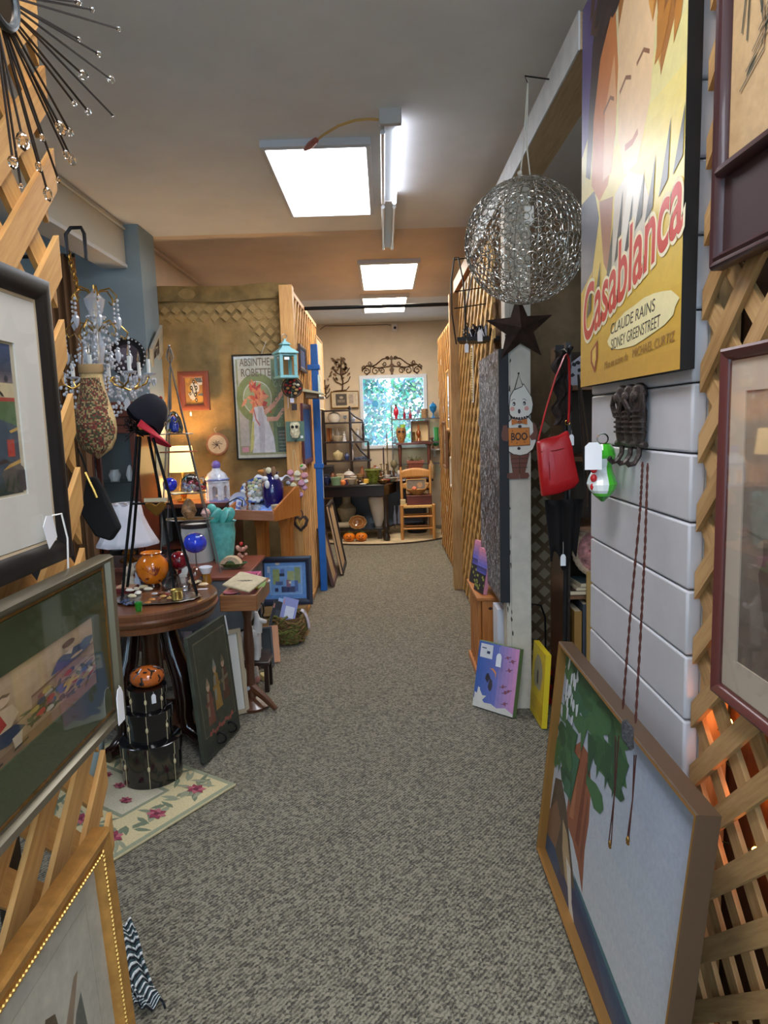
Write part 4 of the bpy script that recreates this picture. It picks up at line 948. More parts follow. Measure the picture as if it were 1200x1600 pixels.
for i, (z, x, prof, lab) in enumerate((
    (.724, .16, [(0, 0), (.03, 0), (.05, .03), (.06, .05), (.055, .05), (0, .03)], 'white bowl on the lowest glass shelf of the china cabinet'),
    (.724, .03, [(0, 0), (.03, 0), (.034, .05), (.02, .09), (.026, .11)], 'white jug on the lowest glass shelf of the china cabinet'),
    (.964, .18, [(0, 0), (.028, 0), (.03, .012), (.012, .03), (.03, .06), (.036, .09), (.034, .09), (0, .04)], 'white footed cup on the middle glass shelf of the china cabinet'),
    (.964, .04, [(0, 0), (.05, 0), (.07, .02), (.075, .028), (.05, .02)], 'white saucer dish on the middle glass shelf of the china cabinet'),
    (1.204, .17, [(0, 0), (.02, 0), (.03, .04), (.02, .08), (.012, .1), (0, .11)], 'white figurine on the top glass shelf of the china cabinet'),
    (1.204, .06, [(0, 0), (.03, 0), (.045, .04), (.03, .07), (.034, .08)], 'white creamer on the top glass shelf of the china cabinet'),
    (1.204, -.12, [(0, 0), (.04, 0), (.06, .05), (.045, .1), (.05, .12)], 'white vase at the back of the top glass shelf of the china cabinet'))):
    tag(MB().lathe(prof, 18).build('china_piece', PORC, smooth=50, loc=o+V((x, -.03, z))), lab, 'china', 'china in the cabinet')

# --- furniture
S2 = table('side_table', 'mahogany side table holding the big white lampshade, beside the china cabinet', -1.95, -1.50, 4.15, 4.58, .72, .03, MAHOG, .12)
CHEST = thing('chest', 'grey-sided chest on legs with red-brown rim, holding the green leaf dish', 'chest', (-1.16, 4.22, 0))
MB().box((0, 0, .53), (.64, .62, .30)).build('body', M((118, 120, 124), .6, var=.08), CHEST, bevel=.004)
MB().box((0, 0, .69), (.68, .66, .02)).build('lid', WOOD((96, 44, 32), (140, 76, 56), .4), CHEST, bevel=.004)
for x in (-.28, .28):
    for y in (-.27, .27): MB().box((x, y, .19), (.045, .045, .38)).build('leg', DARKWD, CHEST)
T2 = thing('gallery_table', 'small brown table with raised gallery edge beside the round table', 'table', (-.785, 3.70, 0))
b = MB(); b.box((0, 0, .655), (.18, .38, .02)); b.build('tabletop', OAK, T2)
b = MB()
for (c_, d_) in (((0, -.195, .645), (.19, .016, .085)), ((0, .195, .645), (.19, .016, .085)), ((-.09, 0, .645), (.016, .39, .085)), ((.09, 0, .645), (.016, .39, .085))): b.box(c_, d_)
b.build('gallery', OAK, T2, bevel=.003)
MB().lathe([(.10, 0), (.11, .02), (.03, .06), (.022, .2), (.03, .35), (.02, .5), (.04, .6), (.09, .64)], 16).build('pedestal', WALNUT, T2)
for a_ in (R(90), R(210), R(330)): MB().tube([(0, 0, .12), (.09*math.cos(a_), .09*math.sin(a_), .07), (.17*math.cos(a_), .17*math.sin(a_), .015)], [.025, .02, .014], 8).build('foot', WALNUT, T2)
T4 = thing('pine_washstand', 'pine tray-topped washstand with sloping sides, holding the cobalt vase', 'table', (-.905, 5.07, 0), R(-25))
MB().box((0, 0, .905), (.40, .36, .02)).build('tabletop', PINEOR, T4)
MB().box((0, -.18, .925), (.41, .02, .07)).build('front_board', WOOD((150, 96, 66), (190, 132, 100), .5), T4, bevel=.003)
for x in (-1, 1): MB().prism([(-.17, .885), (.17, .885), (.17, 1.10), (.12, 1.10), (-.17, .965)], x*.20-.009, x*.20+.009, Matrix(((0, 0, 1, 0), (1, 0, 0, 0), (0, 1, 0, 0), (0, 0, 0, 1)))).build('side_board', PINEOR, T4)
MB().box((0, .178, .99), (.382, .014, .22)).build('back_board', PINEOR, T4)
for x in (-1, 1):
    for y in (.09, .15): MB().prism([(-.022, 0), (.022, 0), (.025, .78), (.05, .895), (-.05, .895), (-.025, .78)], -.02, .02, Matrix(((1, 0, 0, x*.11), (0, 0, -1, y), (0, 1, 0, 0), (0, 0, 0, 1)))).build('leg', PINEOR, T4)
K = thing('low_bookcase', 'low dark bookcase along the burlap, holding the lit lamp and the lantern house', 'bookcase', (-1.44, 5.26, 0)); 
MB().box((0, 0, .985), (.60, .34, .03)).build('top', MAHOG, K)
for x in (-.285, .285): MB().box((x, 0, .485), (.03, .32, .97)).build('side', MAHOG, K)
for z in (.05, .36, .67): MB().box((0, 0, z), (.54, .31, .02)).build('shelf', MAHOG, K)
MB().box((0, .155, .485), (.56, .01, .97)).build('back_panel', DARKWD, K)

# lit lamp on the bookcase
p = at(285, 737, 5.24); kk = 5.24/FPX
t = thing('table_lamp', 'lit table lamp with cream shade glowing against the burlap', 'lamp', (p.x, p.y, 1.0)); hz = p.z-1.0; htop = at(285, 697, 5.24).z-1.0
b = MB(); b.lathe([(20.5*kk, hz), (16.5*kk, htop)], 32, cap=False); b.build('lamp_shade', EMIT((255, 214, 140), 1.1), t, solid=.002)
MB().lathe([(0, 0), (.05, 0), (.055, .015), (.018, .03), (.03, .07), (.035, .09), (.012, max(.10, hz-.02)), (.012, hz+.03)], 18).build('lamp_base', BRASS, t)
MB().lathe([(0, 0), (.012, 0), (.022, .03), (.016, .06), (0, .07)], 12, (0, 0, hz+.03)).build('light_bulb', EMIT((255, 200, 120), 25), t)
ld = bpy.data.lights.new('lamp_glow', 'POINT'); ld.energy = 11; ld.color = (1, .70, .38); ld.shadow_soft_size = .06; lo = bpy.data.objects.new('lamp_glow', ld); COL.objects.link(lo); lo.location = (p.x, p.y-.02, p.z+.03+.09)

# ceramic lantern house, plate on the wall of shelves
p = atz(338, 780, 1.0); kk = p.y/FPX
t = thing('ceramic_lantern', 'white and blue ceramic lantern with arched openings and lavender ball top', 'lantern', (p.x+.04, min(p.y, 5.26), 1.0)); n = 6; r0 = 17*kk
for i in range(6):
    w = 2*PI*i/6+R(30); m = pose((r0*.9*math.cos(w), r0*.9*math.sin(w), 0), (-math.sin(w), math.cos(w), 0), (0, 0, 1)); s = r0*.52; b = MB()
    hh = 30*kk
    for x in (-1, 1): b.prism([(x*s, .01), (x*s*.45, .01), (x*s*.45, hh*.65), (x*s, hh*.65)], -.006, .006, m)
    b.prism([(-s, hh*.65), (-s*.45, hh*.65)]+[(s*.45*math.cos(PI-PI*q/8), hh*.65+s*.45*math.sin(PI*q/8)) for q in range(9)]+[(s, hh*.65), (s, hh), (-s, hh)], -.006, .006, m)
    b.build('arched_wall', M((226, 228, 236), .2, coat=.4, var=.1, scale=30), t)
MB().lathe([(0, 0), (r0*1.12, 0), (r0*1.1, .02), (0, .022)], 6, a0=R(0)).build('base_plate', M((150, 160, 214), .25, coat=.4), t)
MB().lathe([(r0*1.08, 29*kk), (r0*1.05, 34*kk), (r0*.8, 42*kk), (r0*.4, 47*kk), (r0*.36, 50*kk)], 24).build('dome', M((222, 226, 238), .2, coat=.4, var=.1, scale=30), t)
MB().ring((0, 0, 33*kk), r0*1.06, .008, 24, 6).build('blue_band', M((140, 156, 214), .25, coat=.4), t)
MB().ball((0, 0, 55*kk), 7*kk, 16, 12).build('ball_finial', M((128, 110, 196), .25, coat=.4), t)

# big white lampshade on its lamp
p = at(198, 850, 4.36); kk = 4.36/FPX; zb = p.z-.72
t = thing('table_lamp', 'unlit lamp with big white bell shade on the mahogany side table', 'lamp', (p.x+.01, 4.36, .72)); zt_ = at(198, 787, 4.36).z-.72
b = MB(); hh = zt_-zb
b.lathe([(48*kk, zb), (43*kk, zb+hh*.12), (33*kk, zb+hh*.42), (26*kk, zb+hh*.7), (23*kk, zb+hh)], 10, cap=False, a0=.3); b.build('lamp_shade', M((226, 224, 232), .7), t, smooth=20, solid=.003)
MB().ring((0, 0, zb), 48*kk, .004, 10, 6).build('hem_trim', M((204, 200, 206), .7), t); MB().ring((0, 0, zb+hh), 23*kk, .004, 10, 6).build('top_trim', M((204, 200, 206), .7), t)
MB().lathe([(0, 0), (.06, 0), (.062, .012), (.02, .03), (.045, .055), (.02, .09), (.01, .1), (.01, zb+hh)], 20).build('lamp_base', BRASS, t)

# --- dark wire obelisk stand with the cap on it (on the round table)
RTZ = .735; RC = V((-1.14, 3.2, 0))
Y = 3.36; st = thing('wire_obelisk', 'tall black wrought-iron obelisk stand rising behind the orange vase', 'stand', (at(238, 800, Y).x, Y, RTZ)); Lc = lambda px, py, dy=0: at(px, py, Y+dy)-st.location
WI = M((20, 19, 20), .5, .4)
def foot(px, py, px2, py2, dy):
    a_, b_ = Lc(px, py), Lc(px2, py2, dy); q = a_+(b_-a_)*((0-a_.z)/(b_.z-a_.z)); return [a_, b_, V((q.x, b_.y, 0.004))]
for (px, py, px2, py2, dy) in ((214, 682, 196, 872, -.03), (219, 682, 208, 845, .08), (232, 682, 260, 830, .08), (239, 684, 284, 848, -.03)):
    f = foot(px, py, px2, py2, dy); MB().tube([f[0], f[0].lerp(f[1], .5)+V((.004, 0, 0)), f[1]], .0075, 7).build('leg', WI, st)
    MB().tube([f[1], f[2]], .0075, 7).build('leg_tip', WI, st)
MB().tube([Lc(205, 787, -.02), Lc(270, 787, -.02)], .006, 6).build('cross_bar', WI, st)
top = Lc(224, 676)
MB().tube([top+V((-.02, 0, 0)), top+V((.03, 0, 0))], .014, 8).build('top_collar', WI, st)
b = MB()
for k in range(14):
    q = Lc(206+random.uniform(-11, 10), 663+random.uniform(-14, 12), random.uniform(-.02, .02)); b.ring(q, random.uniform(.008, .014), .0022, 10, 5, axis=random.choice('xy'))
for k in range(6): b.tube([top+V((0, 0, -.02)), Lc(210, 660+k*3), Lc(200-k, 650+k*8)], .0026, 5)
b.build('scroll_leaves', WI, st)
MB().tube([top, Lc(228, 655), Lc(230, 640)], .006, 6).build('peg', WI, st)
# cap
p = at(228, 655, Y); kk = Y/FPX
axs = pose(p, (.80, -.2, -.57), (.45, .35, .82)) @ Matrix.Scale(1.18, 4)     # brim runs down to the right
t = thing('baseball_cap', 'navy baseball cap with red brim perched on the black wire obelisk', 'cap', mw=axs)
def crown(u, v):
    w = 2*PI*v; a_ = PI/2*u; r = .10
    return V((r*math.cos(a_)*math.cos(w)*1.1, r*.75*math.cos(a_)*math.sin(w)+.082*0, 0))+V((0, 0, 0))
b = MB(); nu, nv = 10, 24
vs = []
for i in range(nu+1):
    a_ = PI/2*i/nu
    for j in range(nv):
        w = 2*PI*j/nv; vs.append((.085*math.cos(a_)**.8*math.cos(w)-.012*math.sin(a_), .125*math.sin(a_)**1.1-.02+.008*math.sin(3*w)*math.cos(a_), .07*math.cos(a_)**.8*math.sin(w)))
b.add(vs, [(i*nv+j, i*nv+(j+1) % nv, (i+1)*nv+(j+1) % nv, (i+1)*nv+j) for i in range(nu) for j in range(nv)])
b.build('crown', M((26, 24, 36), .85, bump=.2, bscale=300), t, smooth=70, solid=.002)
MB().ball((-.012, .107, 0), .008, 8, 6).build('top_button', M((150, 30, 36), .6), t)
b = MB()
def brim(u, v): w = -PI*.42+PI*.84*v; r = .075+.075*u*math.cos(w*.95)**.6; return V((r*math.cos(w)*1.05, -.022-.02*u+.012*math.cos(w*2)*u, .068*math.sin(w)*(1+.1*u)/math.sin(PI*.42)))
b.grid(brim, 6, 16); b.build('brim', M((206, 34, 54), .7), t, smooth=70, solid=.004)
b = MB(); 
drawing([((206, 190, 160), blob(.5, .5, .5, .45, 16)), ((90, 80, 80), blob(.5, .5, .3, .25, 12))], .03, .022, 'badge', t, 0).matrix_local = pose((.078, .03, .0), (0, 0, -1), (-.35, 1, 0))
# butterfly-like brass hearts on the cross bar
pb_ = Lc(244, 793, -.035)
t = thing('brass_heart', 'amber brass heart ornament hooked on the cross bar of the black wire obelisk', 'ornament', st.location+pb_)
kk = (Y-.035)/FPX; m = pose((0, 0, 0), (1, 0, 0), (0, 0, 1))
hp = [(0, -15), (-8, -8), (-17, 2), (-17, 7), (-10, 9), (-3, 6), (0, 3), (3, 6), (10, 9), (17, 7), (17, 2), (8, -8)]
MB().prism([(x*kk, y*kk) for x, y in hp], -.006, .006, m).build('heart', M((150, 102, 44), .25, .85), t, bevel=.004)
MB().prism([(-18*kk, 9*kk), (18*kk, 9*kk), (18*kk, 15*kk), (-18*kk, 15*kk)], -.004, .004, m).build('band', M((206, 190, 156), .5), t)

# --- silver wire étagère on the chest
Y = 4.12; et = thing('wire_etagere', 'tall tapering silver wire étagère with glass shelves on the grey-sided chest', 'stand', (at(300, 800, Y).x, Y, .70)); Le = lambda px, py, dy=0: at(px, py, Y+dy)-et.location
WS = M((150, 148, 146), .3, .9)
apex = Le(266, 568)
def down(px, py, dy):
    a_, b_ = apex, Le(px, py, dy); q = a_+(b_-a_)*((.003-a_.z)/(b_.z-a_.z)); return q
for (px, py, dy) in ((343, 885, -.12), (251, 870, -.12), (331, 850, .15), (262, 850, .15)):
    MB().tube([apex, down(px, py, dy)], .0042, 6).build('leg', WS, et)
MB().tube([apex+V((-.004, 0, -.02)), Le(267, 640)], .006, 6).build('spine', WS, et)
for i in range(5):
    w = 2*PI*i/5; MB().tube([apex+V((0, 0, -.005)), apex+V((.022*math.cos(w), .022*math.sin(w), .035)), apex+V((.012*math.cos(w), .012*math.sin(w), .075)), apex+V((0, 0, .095))], .003, 5).build('finial_wire', WS, et)
MB().ball(apex+V((0, 0, .10)), .009, 8, 6).build('finial_ball', WS, et)
for (x0, x1, y, cu) in ((250, 301, 678, 0), (250, 308, 706, 1), (262, 322, 770, 0), (256, 333, 811, 0)):
    a_, b_ = Le(x0, y, -.03), Le(x1, y, -.03); mid = (a_+b_)/2; w_ = (b_.x-a_.x)/2
    MB().ring(mid, w_, .0038, 20, 6, sy=.55).build('shelf_ring', M((150, 84, 56), .4, .7) if cu else WS, et)
    if not cu: MB().lathe([(0, -.002), (w_-.004, -.002), (w_-.004, .002), (0, .002)], 24, mid, sy=.55).build('glass_shelf', PANE((226, 240, 238)), et)
def onshelf(px, y, dz=.004): q = Le(px, y, -.03); return et.location+q+V((0, 0, dz))
kk = Y/FPX
t = thing('glass_paperweight', 'blue and clear art glass paperweight on the top étagère shelf', 'paperweight', onshelf(273, 678))
MB().lathe([(0, 0), (12*kk, 0), (14*kk, 8*kk), (11*kk, 22*kk), (5*kk, 32*kk), (0, 34*kk)], 20, sx=1, sy=.8).build('glass_body', GLASS((214, 226, 240), .01), t)
MB().lathe([(0, 1*kk), (5*kk, 3*kk), (6*kk, 10*kk), (3.5*kk, 22*kk), (0, 26*kk)], 14).build('blue_core', M((30, 60, 190), .15, coat=.5), t)
b = MB()
for q in range(5): b.tube([(8*kk*math.cos(q), 5*kk*math.sin(q), 3*kk), (4*kk*math.cos(q+1), 4*kk*math.sin(q+1), 12*kk), (6*kk*math.cos(q+2), 4*kk*math.sin(q+2), 20*kk)], .0035, 5)
b.build('yellow_swirl', M((206, 190, 70), .3), t)
t = thing('glass_ball', 'small dark blue glass ball at the left of the middle étagère shelf', 'glass ball', onshelf(268, 769, .0)); MB().ball((-.005, 0, 12*kk), 11*kk, 18, 12).build('ball', M((30, 46, 200), .05, coat=1, var=.4, scale=40), t)
t = thing('glass_dome', 'clear glass dome paperweight with floral centre on the middle étagère shelf', 'paperweight', onshelf(299, 769))
MB().lathe([(0, 0), (14*kk, 0), (16*kk, 8*kk), (13*kk, 20*kk), (6*kk, 27*kk), (0, 28*kk)], 22).build('glass_body', GLASS((226, 236, 248)), t)
b = MB()
for q in range(14):
    b.col = random.choice([(190, 60, 80), (230, 226, 232), (60, 90, 170), (206, 150, 160)]); b.ball((8*kk*math.cos(q*2.4)*random.random(), 6*kk*math.sin(q*2.4)*random.random(), random.uniform(3, 15)*kk), .009, 7, 5)
b.build('floral_centre', PRINT(.3, var=0), t, smooth=60)
t = thing('glass_swan', 'clear glass swan with red tip at the right of the middle étagère shelf', 'figurine', onshelf(317, 769))
MB().tube([(0, 0, 5*kk), (4*kk, 0, 14*kk), (1*kk, 0, 22*kk), (-3*kk, 0, 20*kk)], [6*kk, 2.5*kk, 2*kk, 1.2*kk], 10).build('body', GLASS(), t); MB().ball((0, -.004, 6*kk), (5*kk, 4*kk, 3.5*kk), 10, 8).build('red_core', M((190, 40, 50), .2), t)
t = thing('spotted_shell', 'brown and cream spotted shell on the lower étagère shelf', 'shell', onshelf(296, 810)); MB().lathe([(0, 0), (7*kk, 0), (12*kk, 10*kk), (9*kk, 22*kk), (3*kk, 30*kk)], 18).build('shell', M((150, 110, 74), .35, var=.5, scale=30), t)
t = thing('shell', 'pink-banded sea shell at the right of the lower étagère shelf', 'shell', onshelf(322, 810)); MB().lathe([(0, 0), (5*kk, 1*kk), (8*kk, 7*kk), (5*kk, 13*kk), (0, 16*kk)], 14).build('shell', M((200, 160, 150), .35, var=.4, scale=50), t)

# white drum shade and other pieces on the chest top
CZ = .70
t, kk = pot('drum_shade', 'white drum lampshade with dark rim standing on the chest behind the blue glass float', 'lampshade', 310, 876, CZ, [(25, 0), (23, 58)], M((216, 214, 210), .75), 'shade'); MB().lathe([(24*kk, 54*kk), (24*kk, 60*kk), (21*kk, 61*kk), (21*kk, 54*kk)], 24).build('rim', M((46, 34, 34), .6), t)
# turquoise sculpted vase
p = onz(352, 862, CZ); p.y = 4.40; kk = p.y/FPX*1.13
t = thing('turquoise_vase', 'turquoise pottery vase sculpted with a flower and leaves, on the chest', 'vase', p); TQ = M((104, 190, 182), .25, coat=.4, var=.12, scale=25)
MB().lathe([(0, 0), (13*kk, 0), (14*kk, 8*kk), (18*kk, 40*kk), (17*kk, 50*kk), (20*kk, 56*kk), (17*kk, 55*kk), (14*kk, 45*kk), (0, 30*kk)], 26).build('body', TQ, t)
MB().ball((0, -.01, 64*kk), (7*kk, 6*kk, 8*kk), 14, 10).build('flower_centre', M((200, 214, 180), .3), t)
for i in range(5):
    w = 2*PI*i/5+.3; o_ = MB().ball((0, 0, 0), (9*kk, 4*kk, 12*kk), 12, 8).build('petal', TQ, t); o_.location = (9*kk*math.cos(w), 9*kk*math.sin(w)-.005, 64*kk); o_.rotation_euler = (.5*math.sin(w), .6*math.cos(w), w)
MB().ball((-13*kk, -.01, 74*kk), (7*kk, 6*kk, 7*kk), 12, 8).build('bud', TQ, t)
# clay bridge piece and leaf dish
p = onz(364, 888, CZ); kk = p.y/FPX
t = thing('leaf_dish', 'dark green glazed leaf dish at the front of the chest', 'dish', p)
MB().lathe([(0, 2*kk), (16*kk, 3*kk), (23*kk, 8*kk), (24*kk, 9*kk), (16*kk, 5*kk), (0, 4*kk)], 22, sy=.55).build('dish_body', M((60, 84, 44), .15, coat=.6, var=.3, scale=30), t)
t = thing('clay_ornament', 'unglazed arched clay ornament standing on the green leaf dish', 'ornament', p+V((-.01, .0, 5*kk)))
b = MB(); N = 14
for i in range(N):
    a0, a1 = PI*i/N, PI*(i+1)/N
    b.prism([(17*kk*math.cos(a0), 15*kk*math.sin(a0)), (17*kk*math.cos(a1), 15*kk*math.sin(a1)), (9*kk*math.cos(a1), 9*kk*math.sin(a1)), (9*kk*math.cos(a0), 9*kk*math.sin(a0))], -.03, .03, pose((0, 0, 0), (1, 0, 0), (0, 0, 1)))
b.build('arch', M((206, 180, 146), .8, var=.12, scale=30), t, smooth=30)
t = thing('coral_figure', 'pink coral-like figurine with red bead behind the clay arch on the chest', 'figurine', onz(378, 862, CZ)); b = MB()
for q in range(16): b.ball((random.uniform(-.03, .03), random.uniform(-.015, .015), .01+.075*random.random()), random.uniform(.009, .016), 8, 6)
b.build('body', M((206, 150, 130), .5, var=.2, scale=40), t); MB().ball((0, -.01, .10), .013, 10, 8).build('red_bead', M((200, 50, 44), .3), t)
# blue float, red ball, marbled ball on the chest's and table's edge
p = V((at(307, 882, 4.08).x, 4.08, CZ)); kk = p.y/FPX
t = thing('glass_float', 'bright blue ribbed glass float on a wire foot in front of the white drum shade', 'glass ball', p)
MB().ring((0, 0, .004), 9*kk, .003, 18, 6).build('wire_foot', WS, t); MB().tube([(0, 0, .004), (0, 0, 31*kk)], .004, 6).build('stem', WS, t); MB().tube([(-9*kk, 0, .004), (9*kk, 0, .004)], .003, 6).build('foot_bar', WS, t)
b = MB(); vs = []
for i in range(13):
    a_ = -PI/2+PI*i/12
    for j in range(40): w = 2*PI*j/40; rr = 18*kk*(1+.035*math.cos(w*10)); vs.append((rr*math.cos(a_)*math.cos(w), rr*math.cos(a_)*math.sin(w), 46*kk+16.5*kk*math.sin(a_)))
b.add(vs, [(i*40+j, i*40+(j+1) % 40, (i+1)*40+(j+1) % 40, (i+1)*40+j) for i in range(12) for j in range(40)]); b.build('float_body', M((48, 72, 226), .05, coat=1, var=.25, scale=18), t, smooth=60)

# --- washstand contents
WZ = .915
p = V((at(427, 790, 5.10).x, 5.10, WZ)); kk = p.y/FPX; t = thing('cobalt_vase', 'tall cobalt blue glazed vase at the aisle end of the pine washstand', 'vase', p)
MB().lathe([(r_*kk, z_*kk*1.28) for r_, z_ in [(0, 0), (12, 0), (15, 6), (17.5, 24), (17, 36), (11, 43), (9, 46), (12, 50), (9, 49), (7, 44), (0, 30)]], 28).build('body', M((22, 22, 96), .08, coat=1), t)
t = thing('dried_gourd', 'cluster of brown and white carved birds tied round the neck of the cobalt vase', 'ornament', p+V((0, 0, 50*kk*1.28-.004))); MB().lathe([(0, 0), (5*kk, 0), (6*kk, 3*kk), (4*kk, 6*kk), (0, 7*kk)], 14).build('gourd_base', M((150, 116, 86), .7), t)
for (x, z, c, rx, rz) in ((-12, 3, (206, 136, 62), 8, 3), (-3, 4, (222, 214, 180), 5, 5), (5, 2, (140, 104, 74), 4, 8), (-8, -8, (230, 230, 232), 5, 4), (-5, -17, (228, 230, 234), 4, 6.5), (10, -6, (226, 228, 234), 4, 4), (-9, 1, (140, 108, 78), 3.5, 7)):
    MB().ball((x*kk, -.085 if z < -4 else -.05, z*kk), (rx*kk, .012, rz*kk), 12, 8).build('charm', M(c, .5), t)
p = atz(398, 796, WZ); kk = p.y/FPX
for (px, py, r, lab, c) in ((386, 806, 11, 'white and blue china cup at the left front of the washstand tray', (220, 226, 238)), (402, 806, 9, 'small blue-patterned china pot in the middle of the washstand tray', (206, 218, 240))):
    t, kk = pot('china_cup', lab, 'china', px, py-3, WZ, [(0, 0), (r*.5, 0), (r*.6, 1), (r*.9, 8), (r, 14), (r*.9, 14), (r*.7, 5), (0, 3)], M(c, .15, coat=.5, var=.25, scale=40), n=20); MB().ring((r*kk, 0, 8*kk), 4*kk, .004, 12, 6, axis='y').build('handle', M(c, .15), t)
q = atz(414, 800, WZ); kk = q.y/FPX
t = thing('white_plate', 'white plate with brown spot tilted up in the washstand tray', 'plate', mw=pose(q+V((-.01, 0, 13*kk)), (1, .35, 0), (-.1, .5, .85)))
MB().lathe([(0, 0), (8*kk, 0), (13.5*kk, 4*kk), (13*kk, 5*kk), (8*kk, 1.5*kk), (0, 1.5*kk)], 28).build('plate_body', M((214, 224, 226), .15, coat=.5), t); MB().ball((-2*kk, 2*kk, 1.6*kk), (3.5*kk, 4.5*kk, .002), 12, 6).build('brown_spot', M((120, 92, 80), .4), t)
q = atz(430, 800, WZ)
t = thing('card_box', 'small cream patterned box at the right of the washstand tray', 'box', (-.795, 4.965, WZ), R(-25)); MB().box((0, 0, 7*kk), (12*kk, .05, 14*kk)).build('body', M((190, 176, 150), .7, var=.3, scale=60), t); MB().box((0, 0, 14.6*kk), (12.6*kk, .053, 2*kk)).build('lid', M((206, 196, 170), .7), t)
# blue-white plate on wire easel, standing on the left of the tray
q = V((-1.085, 5.09, WZ)); kk = q.y/FPX
t = thing('blue_plate', 'blue and white patterned plate upright on the left of the washstand', 'plate', mw=pose(q+V((0, 0, 17*kk)), (1, .15, 0), (.02, .25, .97)))
MB().lathe([(0, 0), (11*kk, 0), (17*kk, 3*kk), (16.5*kk, 4*kk), (11*kk, 1*kk), (0, 1*kk)], 32).build('plate_body', M((198, 208, 232), .15, coat=.5), t)
drawing([((112, 132, 196), blob(.5, .5, .5, .5, 30)), ((206, 214, 232), blob(.5, .5, .32, .32, 24))]+[((90, 112, 186), blob(.5+.38*math.cos(i), .5+.38*math.sin(i), .05, .05, 7, .3)) for i in range(18)]+[((100, 122, 190), leaf(.5, .45, .22, .09, i*.9)) for i in range(7)], 21*kk, 21*kk, 'pattern', t, 1.15*kk, PRINT(.15, coat=.5, var=0))
for s in (-1, 1): MB().tube([(s*8*kk, -17*kk, -.03), (s*8*kk, -16.5*kk, .014), (s*8*kk, -12*kk, .018)], .003, 5).build('easel_hook', IRON, t)
t = thing('wire_hoop', 'thin dark wire hoop arching beside the turquoise vase', 'hoop', onz(334, 872, CZ)); kk = t.location.y/FPX
MB().tube([V((0, 0, 0)), V((3*kk, 0, 40*kk)), V((12*kk, 0, 70*kk)), V((28*kk, 0, 90*kk)), V((42*kk, 0, 97*kk)), V((50*kk, .02, 92*kk)), V((48*kk, .03, 82*kk))], .0045, 6).build('wire', IRON, t); MB().ring((0, 0, .004), .03, .004, 16, 6).build('wire_foot', IRON, t)
t = thing('bead_figure', 'brown beaded figure standing at the left edge of the washstand', 'figurine', q+V((.07, -.075, 0))); b = MB()
for i in range(15): b.ball((.004*math.sin(i*2), .0, .012+.016*i), (.009, .008, .010), 8, 6)
b.build('beads', M((150, 110, 82), .4, .3, var=.4, scale=60), t)
t = thing('shell_bowl', 'bowl covered with pale shells and blue tiles leaning behind the cups', 'bowl', mw=pose(V((-.96, 5.14, 1.07)), (1, -.3, 0), (-.1, .55, .83))); b = MB(); b.lathe([(0, 0), (.09, .0), (.13, .03), (.125, .035), (.08, .012), (0, .012)], 26, sy=.8); b.build('bowl_body', M((66, 96, 170), .3), t)
for i in range(46):
    a_, r_ = i*2.4, .118*math.sqrt((i+.5)/46); MB().ball((r_*math.cos(a_), .8*r_*math.sin(a_), .014+.02*(r_/.12)**3), (.019, .016, .008), 8, 5).build('shell', M(random.choice([(196, 196, 170), (206, 214, 220), (150, 158, 150), (178, 186, 140), (190, 170, 150)]), .3), t)
t = thing('white_cloth', 'folded white and blue cloth draped over the back of the washstand', 'cloth', (-.83, 5.20, 1.105), R(-25)); 
MB().grid(lambda u, v: V((-.15+.24*u, -.09+.16*v+.012*math.sin(u*9), .035+.035*math.sin(v*PI)+.012*math.sin(u*11+v*4))), 24, 10).build('cloth', M((206, 214, 230), .9, var=.12, scale=14), t, smooth=70, solid=.012)
t = thing('blue_cloth', 'bright blue cloth crumpled in the washstand tray below the shell bowl', 'cloth', (-.90, 5.03, WZ), R(-25)); MB().grid(lambda u, v: V((-.08+.18*u, -.06+.14*v, .018+.05*v+.012*math.sin(u*14)*math.sin(v*9))), 18, 10).build('cloth', M((120, 150, 216), .9, var=.2, scale=12), t, smooth=70, solid=.01)
# ================================================================== ROUND TABLE and what stands on it
rt = thing('round_table', 'round dark walnut pedestal table with moulded rim, crowded with glass and trinkets', 'table', (-1.20, 3.35, 0)); r0 = .365
MB().lathe([(0, RTZ-.03), (r0-.05, RTZ-.03), (r0-.05, RTZ-.10), (r0-.02, RTZ-.10), (r0-.012, RTZ-.075), (r0-.02, RTZ-.07), (r0-.004, RTZ-.062), (r0+.004, RTZ-.045), (r0-.004, RTZ-.035), (r0, RTZ-.028), (r0, RTZ-.008), (r0-.008, RTZ), (r0-.06, RTZ-.0), (0, RTZ)], 64, sx=.92).build('tabletop', WOOD((70, 38, 24), (120, 74, 46), .28, coat=.6), rt)
MB().lathe([(.05, .12), (.055, .3), (.045, .5), (.07, .6), (.09, RTZ-.09)], 20).build('centre_column', WALNUT, rt)
for i in range(4):
    a_ = R(-26+90*i); c_, s_ = math.cos(a_), math.sin(a_)
    pr_ = [(.12, RTZ-.09, .055), (.125, .56, .055), (.15, .46, .062), (.19, .36, .07), (.205, .26, .066), (.195, .16, .058), (.21, .09, .054), (.28, .05, .046), (.325, .045, .042)]
    MB().tube([(r_*c_, r_*s_, z_) for r_, z_, q in pr_], [q for r_, z_, q in pr_], 12, flat=.75).build('leg', M((36, 18, 14), .2, coat=.8), rt, smooth=60)
MB().lathe([(0, .09), (.20, .09), (.21, .10), (.20, .12), (0, .12)], 30).build('base_shelf', WALNUT, rt)
def on(px, py): return onz(px, py, RTZ)
